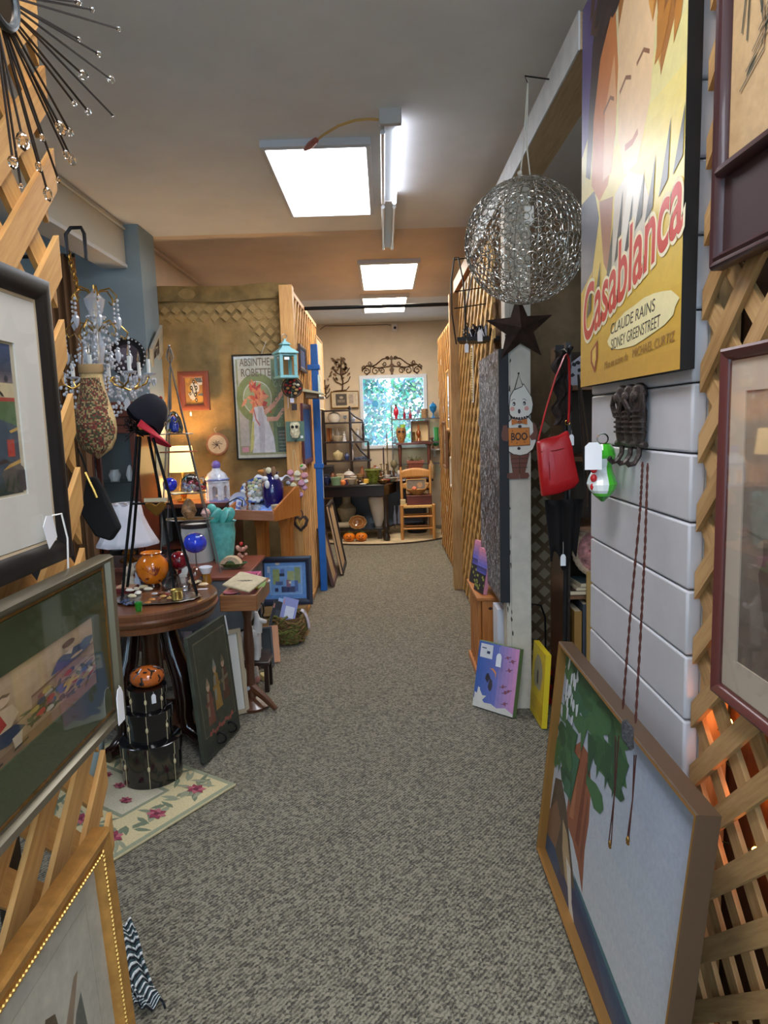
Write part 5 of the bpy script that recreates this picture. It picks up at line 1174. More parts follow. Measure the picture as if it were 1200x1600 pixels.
# silver tray (near half of the table)
c = on(246, 936); kk = c.y/FPX; TZ = RTZ+.008
t = thing('silver_tray', 'oval silver tray with scalloped edge at the front of the round table', 'tray', c)
b = MB(); N = 60; tx, ty = .205, .13; vs = []
for (f, z) in ((0, .002), (.8, .002), (.9, .006), (1.0, .011), (1.02, .009)):
    for i in range(N):
        w = 2*PI*i/N; g = 1+(.025*math.cos(w*15) if f > .95 else 0); vs.append((tx*f*g*math.cos(w), ty*f*g*math.sin(w), z))
b.add(vs, [(q*N+i, q*N+(i+1) % N, (q+1)*N+(i+1) % N, (q+1)*N+i) for q in range(4) for i in range(N)]); b.build('tray_body', SILVER, t, smooth=60)
# orange cameo vase
p = on(240, 917); kk = p.y/FPX
t = thing('orange_vase', 'round orange glass vase with dark red leaf design on the round table', 'vase', p)
VP = [(0, 0), (10, 0), (11, 1.5), (9, 5), (15, 9), (22, 17), (25.5, 28), (25, 38), (20, 46), (15, 51), (14, 54), (17, 56), (16, 57), (13, 54.5)]
def vr(z):
    for (r_, a_), (r2, b_) in zip(VP, VP[1:]):
        if a_ <= z <= b_ and b_ > a_: return r_+(r2-r_)*(z-a_)/(b_-a_)
    return 10
MB().lathe([(r_*kk, z*kk) for r_, z in VP[3:]], 48).build('body', M((226, 122, 20), .12, coat=1, var=.08, scale=12), t, smooth=60)
MB().lathe([(r_*kk, z*kk) for r_, z in VP[:4]], 32).build('dark_foot', M((60, 24, 20), .15, coat=1), t)
MB().ring((0, 0, 55.2*kk), 15.6*kk, 1.1*kk, 40, 8).build('dark_rim', M((150, 58, 16), .15, coat=1), t)
def onvase(polys, name):
    b = MB()
    for pl_ in polys:
        ctr = (sum(x for x, z in pl_)/len(pl_), sum(z for x, z in pl_)/len(pl_)); P_ = []
        def wrap(x, z):
            r_ = vr(z)+.18; a_ = -PI/2+x/r_; return (r_*kk*math.cos(a_), r_*kk*math.sin(a_), z*kk)
        n_ = len(pl_); vs = [wrap(*ctr)]
        for q in range(n_):
            a_, b_ = pl_[q], pl_[(q+1) % n_]
            for f in (0, .5): vs.append(wrap(a_[0]+(b_[0]-a_[0])*f, a_[1]+(b_[1]-a_[1])*f))
        b.add(vs, [(0, 1+q, 1+(q+1) % (2*n_)) for q in range(2*n_)])
    b.build(name, M((128, 44, 16), .2, coat=.6), t, smooth=60)
onvase([leaf(11, 22, 20, 6, 1.3), leaf(11, 22, 21, 5, 1.65), leaf(11, 22, 17, 5, .95), leaf(-12, 15, 10, 5, 2.5), leaf(-6, 15, 10, 4.5, .5), leaf(-22, 24, 8, 4, 1.6), leaf(14, 14, 6, 4, -.6)], 'leaf_design')
onvase([stroke([(11, 22), (5, 27), (-4, 34), (-10, 38)], .7), stroke([(3, 29), (-2, 38)], .6), stroke([(-4, 34), (-14, 33)], .6), stroke([(11, 22), (13, 12)], .7)]and [stroke([(11, 22), (5, 27)], .8), stroke([(5, 27), (-4, 34)], .7), stroke([(-4, 34), (-10, 38)], .6), stroke([(3, 29), (-2, 38)], .5), stroke([(-4, 34), (-14, 33)], .5)], 'stem_design')
# glass pitcher, cat, bottles
t, kk = pot('glass_pitcher', 'clear smoky glass pitcher with loop handle behind the orange vase', 'pitcher', 226, 893, RTZ, [(0, 0), (13, 0), (15, 8), (13, 26), (15, 34), (17, 36), (15.5, 36), (11.5, 26), (13, 8), (0, 3)], GLASS((206, 210, 212)))
MB().tube([V((-14*kk, 0, 30*kk)), V((-22*kk, 0, 28*kk)), V((-23*kk, 0, 16*kk)), V((-15*kk, 0, 8*kk))], 1.6*kk, 8).build('handle', GLASS((206, 210, 212)), t)
p = on(202, 910); kk = p.y/FPX; STONE = M((206, 190, 166), .7, var=.12, scale=40)
t = thing('stone_figure', 'pale stone figurine with pointed hood at the left of the orange vase', 'figurine', p)
MB().lathe([(0, 0), (12, 0), (12.5, 3), (11, 9), (8, 14), (6, 17), (0, 18)] and [(r_*kk, z*kk) for r_, z in [(0, 0), (12, 0), (12.5, 3), (11, 9), (7.5, 14), (5.5, 18), (0, 20)]], 20, sy=.7).build('body', STONE, t)
MB().ball((1*kk, -.005, 23*kk), (9.5*kk, 7*kk, 8.5*kk), 16, 10).build('head', STONE, t); MB().lathe([(9*kk, 0), (6*kk, 6*kk), (0, 15*kk)], 14, (4*kk, 0, 25*kk), sy=.6).build('hood', STONE, t)
t, kk = pot('painted_bottle', 'small white and blue painted bottle leaning in front of the orange vase', 'bottle', 218, 916, RTZ, [(0, 0), (7, 0), (7.5, 12), (5, 16), (5.5, 22), (3, 25), (0, 26)], M((206, 212, 228), .2, coat=.5)); MB().lathe([(7.2*kk, 6*kk), (7.3*kk, 10*kk)], 20, cap=False).build('dark_label', M((30, 30, 36), .4), t)
# red ball on stand, marbled ball
t, kk = pot('glass_ball', 'dark red crackle glass ball on a red stem at the back of the round table', 'glass ball', 282, 902, RTZ, [(0, 0), (7, 0), (7, 2), (3, 6), (4, 22), (0, 23)], M((120, 16, 30), .1, coat=1), 'stem')
MB().ball((0, 0, 38*kk), 15*kk, 28, 18).build('ball', M((110, 12, 26), .08, coat=1, var=.5, scale=30), t)
t, kk = pot('marbled_ball', 'brown and black marbled stone ball right of the dark red glass ball', 'stone ball', 304, 887, RTZ, [(0, 0), (4, .5), (0, 1)], BLACK, 'foot'); MB().ball((0, 0, 14*kk), 13*kk, 24, 16).build('ball', M((110, 62, 44), .15, coat=.8, var=.6, scale=14), t)
t, kk = pot('dark_pitcher', 'dark bronze pitcher standing between the orange vase and the red glass ball', 'pitcher', 264, 905, RTZ, [(0, 0), (10, 0), (14, 8), (13, 20), (7, 30), (8, 38), (6, 38), (4, 28), (0, 10)], M((40, 36, 34), .25, .6)); MB().tube([V((10*kk, 0, 30*kk)), V((19*kk, 0, 26*kk)), V((19*kk, 0, 14*kk)), V((12*kk, 0, 8*kk))], 1.3*kk, 8).build('handle', M((96, 84, 76), .25, .7), t)
t = thing('standing_tag', 'white price card tilted on the neck of the small white bottle', 'tag', on(291, 902)+V((0, 0, 20*kk))); MB().prism([(-5*kk, -9*kk), (5*kk, -8*kk), (4.5*kk, 9*kk), (-5*kk, 9*kk)], 0, .0015, pose((0, -.02, 0), (1, 0, -.1), (0, .2, 1))).build('card', M((226, 222, 214), .7), t)
t, kk = pot('white_bottle', 'small white frosted bottle in front of the dark red glass ball', 'bottle', 283, 907, RTZ, [(0, 0), (7, 0), (7.5, 9), (4, 15), (3, 20), (0, 20)], M((220, 214, 212), .4))
# clear crystal pieces and small wares on the tray
def lotus(name, label, px, py, n, r, h):
    q = on(px, py); kk = q.y/FPX; t = thing(name, label, 'glassware', q+V((0, 0, .006)))
    for i in range(n):
        w = 2*PI*i/n; o_ = MB().lathe([(0, 0), (r*.55*kk, h*.25*kk), (r*.5*kk, h*.6*kk), (0, h*kk)], 5).build('petal', CLEAR, t); o_.scale = (1, .5, 1); o_.rotation_euler = (.5*math.sin(w), .5*math.cos(w), w); o_.location = (r*.35*kk*math.cos(w), r*.35*kk*math.sin(w), 0)
    return t
lotus('crystal_lotus', 'faceted clear crystal lotus on the silver tray in front of the orange vase', 263, 921, 7, 15, 26)
t, kk = pot('glass_tumbler', 'clear cut glass tumbler on the silver tray right of the crystal lotus', 'glass', 289, 921, RTZ+.008, [(0, 0), (11, 0), (12, 22), (11, 22), (9.5, 4), (0, 3)], CLEAR)
t, kk = pot('brass_pot', 'tiny brass cylinder pot with ring handle on the tray edge', 'pot', 277, 936, RTZ+.012, [(0, 0), (8.5, 0), (9, 1), (8.6, 13), (9.4, 14), (9, 15.5), (7, 14), (0, 13.5)], M((190, 166, 92), .3, .9)); MB().ring((-9*kk, 0, 7*kk), 4*kk, .6*kk, 16, 6, axis='y').build('ring_handle', BRASS, t)
t, kk = pot('shot_glass', 'bright green shot glass at the front edge of the round table', 'glass', 217, 955, RTZ, [(0, 0), (4, 0), (5, 1), (6, 15), (5, 15), (3, 3), (0, 3)], M((50, 196, 60), .05, trans=.6, coat=1))
def trinkets(lab, spots, kind, cols, sh, cat, grp):
    for i, (px, py) in enumerate(spots):
        q = on(px, py); kk = q.y/FPX; b = MB(); c_ = cols[i % len(cols)]
        if sh == 'shell': b.lathe([(0, 0), (5*kk, .3*kk), (6.5*kk, 2*kk), (4*kk, 4.5*kk), (0, 5.2*kk)], 12, sx=1.3, sy=.8)
        elif sh == 'bead':
            for j in range(9): b.ball((random.uniform(-5, 5)*kk, random.uniform(-5, 5)*kk, (1.6+1.4*random.random())*kk), 1.7*kk, 7, 5)
        elif sh == 'disc': b.lathe([(0, 0), (5*kk, 0), (5.4*kk, .8*kk), (4*kk, 1.8*kk), (0, 2.2*kk)], 14)
        o_ = b.build(kind, M(c_, .3, .0 if sh != 'disc' else .4), None); o_.location = q+V((0, 0, .010)); o_.rotation_euler = (0, 0, random.random()*6); tag(o_, lab, cat, grp)
trinkets('pale shell trinket lying at the left of the silver tray', [(203, 927), (213, 925), (224, 922), (216, 931), (232, 925), (207, 936)], 'shell_trinket', [(226, 220, 208), (206, 196, 172), (214, 200, 160)], 'shell', 'trinket', 'shell trinkets on the tray')
trinkets('blue bead cluster at the front left edge of the round table', [(193, 946), (201, 949), (209, 947), (199, 943)], 'bead_cluster', [(60, 74, 110), (84, 96, 130), (50, 58, 86)], 'bead', 'beads', 'blue bead clusters')
trinkets('small amber or brown brooch lying in the silver tray', [(238, 940), (247, 938), (255, 935), (262, 932), (242, 931), (231, 945), (250, 929), (266, 938)], 'brooch', [(206, 140, 74), (120, 70, 50), (220, 176, 110), (150, 60, 54), (206, 206, 210)], 'disc', 'brooch', 'brooches in the tray')
trinkets('ivory petal brooch lying near the right edge of the round table', [(302, 915), (311, 913), (318, 918)], 'petal_brooch', [(214, 184, 140), (222, 200, 160)], 'shell', 'brooch', 'ivory petal brooches')
t = thing('red_book', 'dark red book with cream card on top at the left edge of the round table', 'book', on(195, 924)); MB().box((0, 0, .012), (.12, .09, .024)).build('cover', M((110, 34, 34), .6), t, bevel=.002); MB().box((.01, 0, .026), (.09, .07, .004)).build('card', M((190, 150, 120), .7), t)
q = on(310, 905); kk = q.y/FPX
t = thing('wooden_dish', 'carved dark brown lidded dish at the back right of the round table', 'dish', q); MB().lathe([(0, 0), (10*kk, 0), (15*kk, 7*kk), (13*kk, 12*kk), (5*kk, 14*kk), (0, 15*kk)], 22, sy=.7).build('dish_body', M((66, 36, 26), .4, var=.2, scale=40, bump=.4, bscale=120), t)
q = on(306, 895); t = thing('letter_beads', 'white box with black letters at the back of the round table', 'box', q); MB().box((0, .03, 7*kk), (28*kk, .03, 12*kk)).build('box_body', M((216, 214, 210), .5), t, bevel=.002)
text('HN', .028, BLACK, t, 'lettering', pose((-.03, .0142, 7*kk), (1, 0, 0), (0, 0, 1)), .03, 0, .0003, .001); MB().ball((.008, .0145, 6*kk), (.008, .003, .008), 10, 6).build('black_dot', BLACK, t)
q = on(331, 903); q.x -= .03; kk = q.y/FPX
t = thing('amber_candleholder', 'amber glass candle holder with white shade at the right edge of the round table', 'candle holder', q); MB().lathe([(0, 0), (8*kk, 0), (9*kk, 4*kk), (7*kk, 14*kk), (8*kk, 16*kk), (0, 12*kk)], 18).build('amber_base', M((206, 140, 40), .08, trans=.5, coat=1), t); MB().lathe([(6*kk, 14*kk), (11*kk, 26*kk), (10*kk, 27*kk), (5*kk, 15*kk)], 16).build('white_shade', M((226, 226, 232), .4), t)
t = thing('card_tag', 'small white tag lying beside the amber candle holder', 'tag', on(326, 921)); MB().box((-.03, 0, .003), (.05, .02, .002)).build('card', M((226, 216, 220), .7), t)
# on the gallery table
GZ = .666
def ong(px, py, Z=.70): return atz(px, py, Z)
t = thing('pink_basket', 'pink slatted plastic basket at the back of the gallery table', 'basket', (-.785, 3.80, GZ)); kk = 3.8/FPX; PK = M((226, 130, 168), .4)
for s in (-1, 1): MB().box((0, s*.05, .065), (.12, .006, .012)).build('rim', PK, t)
for i in range(9):
    for s in (-1, 1): MB().box((-.056+.014*i, s*.05, .036), (.007, .005, .05)).build('slat', PK, t)
for s in (-1, 1): MB().box((s*.06, 0, .038), (.006, .106, .066)).build('end_wall', PK, t)
MB().box((0, 0, .006), (.126, .106, .012)).build('floor_tray', PK, t)
t = thing('slate_book', 'open cream slab with worn writing leaning across the gallery table', 'book', mw=pose((-.765, 3.60, .735), (.82, -.35, -.14), (.3, .9, .22))); MB().box((0, 0, 0), (.17, .17, .012)).build('slab', M((196, 180, 146), .7, var=.12, scale=30), t, bevel=.004); drawing([((206, 190, 156), rect(0, 0, 1, 1))]+[((60, 52, 44), stroke([(.25+.1*k, .4+.06*k), (.5+.08*k, .45+.06*k)], .03)) for k in range(4)], .15, .15, 'worn_writing', t, .0065)
t = thing('pink_saucer', 'pink saucer on a dark plate at the left front of the gallery table', 'saucer', (-.835, 3.57, .666)); MB().lathe([(0, 0), (.03, 0), (.05, .012), (.048, .015), (0, .006)], 20).build('dark_plate', M((70, 66, 60), .3), t); MB().lathe([(0, .012), (.025, .012), (.042, .024), (.04, .027), (0, .018)], 20).build('pink_dish', M((214, 120, 130), .3), t)
t = thing('corn_ornament', 'green and yellow corn ornament on the right of the gallery table', 'ornament', (-.72, 3.70, .666)); MB().ball((0, 0, .02), (.016, .05, .016), 12, 8).build('cob', M((206, 170, 60), .5), t)
for s in (-1, 0, 1): o_ = MB().prism(leaf(0, 0, .11, .03, 1.57), 0, .004).build('husk', M((110, 150, 60), .6), t); o_.location = (s*.014, -.05, .012+.012*(s == 0)); o_.rotation_euler = (.2, s*.4, -s*.15)
t = thing('white_saucer', 'white saucer standing behind the corn ornament on the gallery table', 'saucer', (-.71, 3.85, .666)); MB().lathe([(0, 0), (.02, 0), (.036, .012), (.036, .016), (0, .006)], 20).build('saucer_body', PORC, t)
t = thing('dark_key', 'black iron key hook hanging on the side of the gallery table', 'hook', (-.677, 3.55, .60)); MB().tube([(0, 0, .03), (.012, 0, .02), (.012, 0, -.02), (.004, 0, -.04), (.016, 0, -.05)], .005, 6).build('hook_body', IRON, t)

# ================================================================== LEFT FLOOR
# hooked rug
ca = atz(370, 1228); cb = atz(180, 1346); cd_ = atz(296, 1192); e1 = (cb-ca); e1n = e1.normalized(); e2 = V((cd_-ca)); e2 = (e2-e1n*e2.dot(e1n)).normalized(); L1, L2 = .62, .86
t = thing('floral_rug', 'cream hooked rug with pink flowers and sage leaves under the stacked hat boxes', 'rug', mw=pose(ca+e1n*L1/2+e2*L2/2, -e1n, -e2 if (-e1n).cross(-e2).z > 0 else e2))
MB().box((0, 0, .006), (L1, L2, .012)).build('pile', M((206, 192, 150), .95, bump=.6, bscale=200), t, bevel=.005)
SG = [(140, 146, 118), (160, 162, 134), (124, 134, 108)]; ROSE = [(156, 62, 84), (196, 110, 120), (120, 44, 66)]
pl = [((206, 192, 150), rect(0, 0, 1, 1)), ((160, 164, 136), rect(0, 0, 1, 1)), ((222, 206, 160), rect(.035, .025, .965, .975)), ((150, 154, 128), rect(.30, .24, .70, .76)), ((216, 206, 178), rect(.33, .26, .67, .74))]
def rose(x, y, s):
    for i in range(7): pl.append((ROSE[i % 2], leaf(x, y, s, s*.6, i*.9+x*9)))
    pl.append((ROSE[2], blob(x, y, s*.3, s*.25, 9, .2)))
for i in range(9):
    u = .06+.1*i; 
    for (x, y) in ((u, .13), (u, .87)):
        for k in range(3): pl.append((random.choice(SG), leaf(x, y+random.uniform(-.05, .05), .10, .035, random.uniform(0, 6.3))))
for i in range(13):
    v = .1+.065*i
    for x in (.16, .84):
        for k in range(3): pl.append((random.choice(SG), leaf(x+random.uniform(-.05, .05), v, .13, .028, random.uniform(0, 6.3))))
for (x, y) in ((.14, .14), (.45, .12), (.8, .13), (.15, .4), (.86, .38), (.14, .68), (.85, .66), (.3, .88), (.6, .88), (.86, .88), (.14, .9)): rose(x, y, .06)
for (x, y) in ((.45, .35), (.55, .5), (.42, .62), (.6, .66)): rose(x, y, .04)
drawing(pl, L1-.008, L2-.008, 'hooked_pattern', t, .0123, PRINT(.95, bump=.5, var=.15, scale=220), step=.00002)
RUGZ = .0135
# hat boxes
hb = atz(240, 1200, RUGZ); hb.y = 2.93; hb.x = atz(242, 1213, 0).x
LAC = M((16, 15, 18), .15, coat=.9); IV = M((206, 190, 150), .5); z = RUGZ
for (r_, h_, lab) in ((.128, .185, 'largest black hat box with ivory toggles, bottom of the stack on the rug'), (.098, .135, 'middle black hat box with ivory toggles in the stack under the round table'), (.078, .10, 'smallest black hat box in the stack, under the orange painted gourd')):
    t = thing('hat_box', lab, 'box', (hb.x, hb.y, z))
    MB().lathe([(0, 0), (r_, 0), (r_, h_*.74), (r_*.98, h_*.75), (0, h_*.75)], 44).build('box_body', LAC, t); MB().lathe([(r_+.005, h_*.70), (r_+.006, h_*.98), (r_, h_), (0, h_), ], 44).build('lid', LAC, t)
    for a_ in (-2.25, -1.35, -.45): 
        P_ = lambda zz, q=.002: (( r_+q)*math.cos(a_), (r_+q)*math.sin(a_), zz)
        tg = MB().tube([P_(h_*.02), P_(h_*.3), P_(h_*.66), P_(h_*.7, .008), P_(h_*.97, .008)], .0013, 5).build('cord', IV, t)
        MB().ball(P_(h_*.5, .004), (.006, .006, .012), 8, 6).build('toggle', IV, t)
    if r_ < .08: pricetag(t, (.05, -.066, h_*.95), .03, (.6, -.8, 0), .012)
    z += h_+.001
t = thing('painted_gourd', 'round orange and black painted gourd box on top of the hat boxes', 'box', (hb.x+.005, hb.y, z)); kk = hb.y/FPX
MB().lathe([(0, 0), (.045, 0), (.068, .018), (.075, .04), (.070, .058), (.05, .074), (.02, .083), (0, .085)], 36).build('gourd_body', M((196, 100, 36), .2, coat=.8, var=.15, scale=20), t)
b = MB()
for i in range(12):
    a_ = i*PI/6; b.tube([(.071*math.cos(a_), .071*math.sin(a_), .026), (.076*math.cos(a_+.05), .076*math.sin(a_+.05), .04), (.071*math.cos(a_), .071*math.sin(a_), .058)] if i % 2 else [(.072*math.cos(a_), .072*math.sin(a_), .05), (.055*math.cos(a_+.2), .055*math.sin(a_+.2), .072), (.03*math.cos(a_), .03*math.sin(a_), .081)], .004, 6)
for i in range(9): b.ball((.05*math.cos(i*.7), .05*math.sin(i*.7), .0735), (.010, .008, .003), 8, 5)
b.ball((0, -.073, .03), (.011, .004, .009), 10, 6); b.build('black_painting', M((26, 18, 16), .3, coat=.5), t)
# green painted board with three figures
bl, br = atz(322, 1198), atz(376, 1140); tl = at(295, 1000, bl.y+.02); ax = (br-bl).normalized(); upv = (tl-bl); upv = upv-ax*upv.dot(ax); Wb, Hb = (br-bl).length, .60
t = thing('painted_board', 'green painted board with three robed figures and iron rings under the round table edge', 'sign', mw=pose(bl+ax*Wb/2+upv.normalized()*Hb/2+V((0, 0, .012)), ax, upv))
MB().box((0, 0, -.012), (Wb, Hb, .022)).build('board', M((66, 70, 58), .7, var=.25, scale=9), t, bevel=.003)
GB = (72, 76, 62); pl = [((64, 68, 56), rect(0, 0, 1, 1)), ((130, 124, 98), rect(.08, .17, .93, .93)), (GB, rect(.09, .177, .92, .923)), ((112, 108, 86), stroke([(.1, .93), (.9, .93)], .008)), ((56, 60, 52), rect(.04, .02, .96, .12))]
for (x, y, h_, c_, c2) in ((.3, .24, .36, (128, 80, 62), (150, 130, 104)), (.52, .31, .40, (160, 124, 58), (140, 140, 130)), (.75, .34, .36, (96, 62, 46), (130, 116, 92))):
    pl += [(c_, [(x-.09, y), (x+.10, y), (x+.06, y+h_*.7), (x, y+h_*.78), (x-.06, y+h_*.66)]), (c2, stroke([(x-.05, y+h_*.2), (x-.02, y+h_*.7)], .05)), ((190, 156, 128), blob(x, y+h_*.84, .045, .04)), (c2, [(x-.05, y+h_*.86), (x+.05, y+h_*.86), (x, y+h_*1.05)]), (c_ if c_[0] > 100 else c2, stroke([(x-.1, y+h_*.45), (x+.1, y+h_*.5)], .03))]
for k in range(11): pl.append(((170, 92, 80), blob(.22+.06*k, .175+.012*math.sin(k*2), .03, .018, 8, .3)))
for k in range(40): pl.append(((112, 114, 96), blob(random.random(), random.random(), .004, .006, 6)))
drawing(pl, Wb, Hb, 'painting', t, .0, PRINT(.6, var=.2, scale=12), step=.00003)
for x in (-.05, .07): MB().ring((x, -Hb/2+.06, .016), .026, .006, 18, 6, axis='x').build('iron_ring', IRON, t)
MB().tube([(Wb/2-.006, Hb/2-.003, .002), (Wb/2-.002, Hb/2-.1, .004)], .004, 5).build('paper_strip', M((196, 196, 196), .7), t)
# pale framed panel behind it, white slab, shell, small framed box
q = atz(368, 1112); t = thing('empty_frame', 'pale narrow wood frame leaning behind the green painted board', 'frame', mw=pose((q.x-.05, q.y-.06, .235), (.75, .5, 0), (-.10, .12, .98))); rectsweep([(0, 0), (0, .014), (.022, .016), (.022, 0)], .26, .46).build('frame', M((176, 160, 134), .6), t); MB().box((0, 0, .002), (.22, .42, .003)).build('panel', M((206, 204, 196), .7), t)
q = atz(393, 1106); t = thing('stone_slab', 'pale cream stone slab with broken corners leaning behind the green painted board', 'slab', mw=pose((q.x-.035, q.y+.01, .0), (.85, -.22, .05), (-.2, .1, .96))); MB().prism([(-.06, .04), (-.01, .002), (.045, .012), (.058, .09), (.02, .2), (-.02, .27), (-.065, .27)], -.02, .006).build('slab', M((216, 204, 170), .7, var=.08, scale=30, bump=.3, bscale=70), t, bevel=.004)
q = atz(402, 1066); t = thing('carved_log', 'speckled white driftwood piece with pink end leaning against the cream slab', 'driftwood', (q.x, q.y, 0)); MB().tube([(0, -.02, .03), (-.02, .0, .08), (-.06, .03, .17), (-.085, .05, .22), (-.09, .05, .235)], [.02, .032, .03, .022, .01], 12).build('body', M((200, 188, 174), .8, var=.15, scale=60), t); MB().ball((.003, -.024, .028), (.022, .02, .024), 12, 8).build('pink_end', M((206, 140, 128), .7), t)
# white cat statue (standing, tail up) under the gallery table
q = atz(398, 1050); q.y = 3.95; q.x = at(392, 1000, 3.95).x; kk = 3.95/FPX
zoff = at(392, 1030, 3.95).z; 
t = thing('small_stool', 'low dark wooden stool under the gallery table carrying the white animal statue', 'stool', (q.x, q.y+.02, 0)); MB().box((0, 0, zoff-.012), (.22, .16, .022)).build('seat', DARKWD, t, bevel=.003)
for x in (-.09, .09):
    for y in (-.06, .06): MB().box((x, y, (zoff-.023)/2), (.025, .025, zoff-.023)).build('leg', DARKWD, t)
t = thing('animal_statue', 'white plaster animal statue with raised neck, standing under the gallery table', 'statue', (q.x, q.y, zoff)); PW = M((222, 216, 212), .6, var=.05, scale=20); b = MB()
S = lambda x, z, y=0: V((x*kk, y, z*kk))
b.tube([S(-12, 40), S(-6, 42), S(4, 44), S(11, 46)], [10*kk, 11*kk, 11*kk, 9*kk], 14); b.tube([S(10, 46), S(13, 58), S(12, 68), S(10, 78)], [9*kk, 7*kk, 5*kk, 3.5*kk], 12); b.tube([S(11, 66), S(19, 63), S(27, 62)], [5*kk, 4.2*kk, 2.6*kk], 10)
for (x, y) in ((-14, -.02), (-14, .02), (9, -.02), (9, .02)): b.tube([S(x, 40, y), S(x+2, 20, y), S(x, 1, y)], [7*kk, 4.5*kk, 4.5*kk], 10)
b.build('body', PW, t, smooth=80); MB().lathe([(0, 0), (2.4*kk, .3*kk), (.4*kk, 8*kk)], 8, S(9, 76)).build('ear', PW, t)
pricetag(t, S(2, 34, -.05), .02, (0, -1, 0), .008)
q = atz(414, 1042)
t = thing('shadow_box', 'small black framed box leaning beside the white animal statue on the carpet', 'frame', mw=pose((q.x-.005, q.y+.035, .125), (1, .25, 0), (0, .35, .94))); rectsweep([(0, 0), (0, .022), (.012, .022), (.012, 0)], .115, .25).build('frame', BLACK, t); drawing([((40, 46, 48), rect(0, 0, 1, 1)), ((150, 118, 72), rect(.1, .06, .62, .3)), ((70, 56, 50), rect(.05, .3, .95, .42)), ((200, 190, 160), rect(.3, .44, .36, .5))], .094, .23, 'picture', t, .004)
t = thing('wooden_board', 'thin orange wood board standing behind the small black framed box', 'board', mw=pose((q.x+.035, q.y+.085, .125), (1, .25, 0), (0, .3, .95))); MB().box((0, 0, 0), (.10, .24, .012)).build('board', PINEOR, t)
t = thing('yellow_dish', 'small yellow and white dish on the carpet behind the driftwood piece', 'dish', atz(412, 1062)); MB().lathe([(0, 0), (.025, 0), (.034, .03), (.034, .034), (0, .01)], 20, M4=Matrix.Rotation(.4, 4, 'Y')).build('dish_body', M((222, 206, 150), .3), t)
t = thing('wire_basket', 'magenta wire basket with black handles on the carpet under the gallery table', 'basket', atz(362, 1035)+V((0, .35, 0))); MB().lathe([(.06, .0), (.075, .2), (.072, .2), (.058, .004), (0, .004)], 20).build('basket_body', M((130, 24, 60), .6), t)
for s in (-.04, 0, .04): MB().tube([(s-.03, 0, .19), (s-.035, 0, .26), (s, 0, .3), (s+.035, 0, .26), (s+.03, 0, .19)], .004, 6).build('handle', BLACK, t)
# brass and red pieces behind the round table
q = atz(300, 1012); q.x = -1.17; q.y = 4.75
t = thing('brass_candlestick', 'brass candlestick lying among boxes on the carpet behind the round table', 'candlestick', (-1.40, 5.0, 0)); MB().lathe([(0, 0), (.07, 0), (.075, .01), (.02, .03), (.015, .1), (.035, .14), (.015, .18), (.02, .26), (.035, .28), (0, .28)], 20).build('stick', BRASS, t)
t = thing('pottery_jar', 'dark red round pottery jar on the carpet beside the brass candlestick', 'jar', (-1.27, 4.97, 0)); MB().lathe([(0, 0), (.06, 0), (.11, .08), (.11, .15), (.05, .21), (.06, .23), (.04, .23), (0, .1)], 24).build('jar_body', M((84, 34, 40), .2, coat=.6), t)
t = thing('lilac_box', 'flat grey lilac box on the carpet left of the brass candlestick', 'box', (-1.58, 4.84, 0)); MB().box((0, 0, .06), (.24, .2, .12)).build('body', M((150, 146, 160), .7), t); MB().box((0, 0, .13), (.25, .21, .03)).build('lid', M((160, 156, 172), .7), t)
# blue piece behind the near prints: pale blue bowl standing on its edge by the lattice
q = at(178, 1175, 2.9); t = thing('blue_bowl', 'pale blue striped bowl standing on edge beside the hat boxes', 'bowl', mw=pose((q.x-.085, 2.9, .145), (.2, -.98, 0), (0.1, 0, 1))); MB().lathe([(0, -.03), (.06, -.03), (.10, -.005), (.125, .02), (.12, .02), (.09, .0), (0, -.02)], 30).build('bowl_body', M((176, 200, 206), .3, coat=.3), t)

# wooden crate + blue picture + basket with magazines
t = thing('wooden_crate', 'low wooden crate hidden behind the moss basket, under the blue framed print', 'crate', (-.79, 5.03, 0))
for z_ in (.03, .11, .19):
    for y_ in (-.11, .11): MB().box((0, y_*.5, z_), (.34, .012, .06)).build('slat', PINE2, t)
    for x_ in (-.17, .17): MB().box((x_, 0, z_), (.012, .098, .06)).build('end_slat', PINE2, t)
MB().box((0, 0, .225), (.35, .12, .01)).build('top_board', PINE2, t)
a_, b_ = at(403, 870, 5.03), at(487, 872, 5.03); wq, hq = b_.x-a_.x, a_.z-.235
BL = (110, 160, 226); pl = [(BL, rect(0, 0, 1, 1)), ((150, 192, 236), rect(.12, .12, .9, .9)), ((126, 170, 226), rect(.15, .15, .87, .87))]
for (x, y, w_, h_, c_) in ((.2, .4, .16, .42, (160, 174, 110)), (.55, .5, .16, .26, (176, 186, 124)), (.72, .42, .14, .44, (150, 164, 112)), (.36, .62, .12, .08, (40, 52, 84)), (.26, .38, .18, .1, (90, 110, 160)), (.4, .18, .34, .16, (52, 64, 108)), (.72, .2, .08, .3, (80, 106, 170)), (.24, .2, .08, .1, (50, 62, 100)), (.38, .7, .1, .12, (96, 126, 190)), (.52, .32, .1, .2, (150, 110, 130)), (.58, .42, .06, .06, (226, 220, 190))): pl.append((c_, rect(x, y, x+w_, y+h_)))
pl += [((230, 210, 190), blob(.32, .97, .06, .04, 10)), ((206, 216, 230), rect(.07, .72, .13, .9))]
picture('framed_print', 'blue abstract print in wide dark blue frame standing behind the moss basket', 'picture', pose(((a_.x+b_.x)/2, 5.015, .235+hq/2), (1, .0, 0), (0, .06, .99)), wq, hq, .046, .025, M((44, 48, 66), .3, coat=.4), pl, gk=1.4)
q = V((at(453, 985, 4.90).x, 4.84, 0))
bk = thing('moss_basket', 'large round moss and twig basket on the carpet holding magazines', 'basket', (q.x, q.y, 0)); b = MB(); b2 = MB()
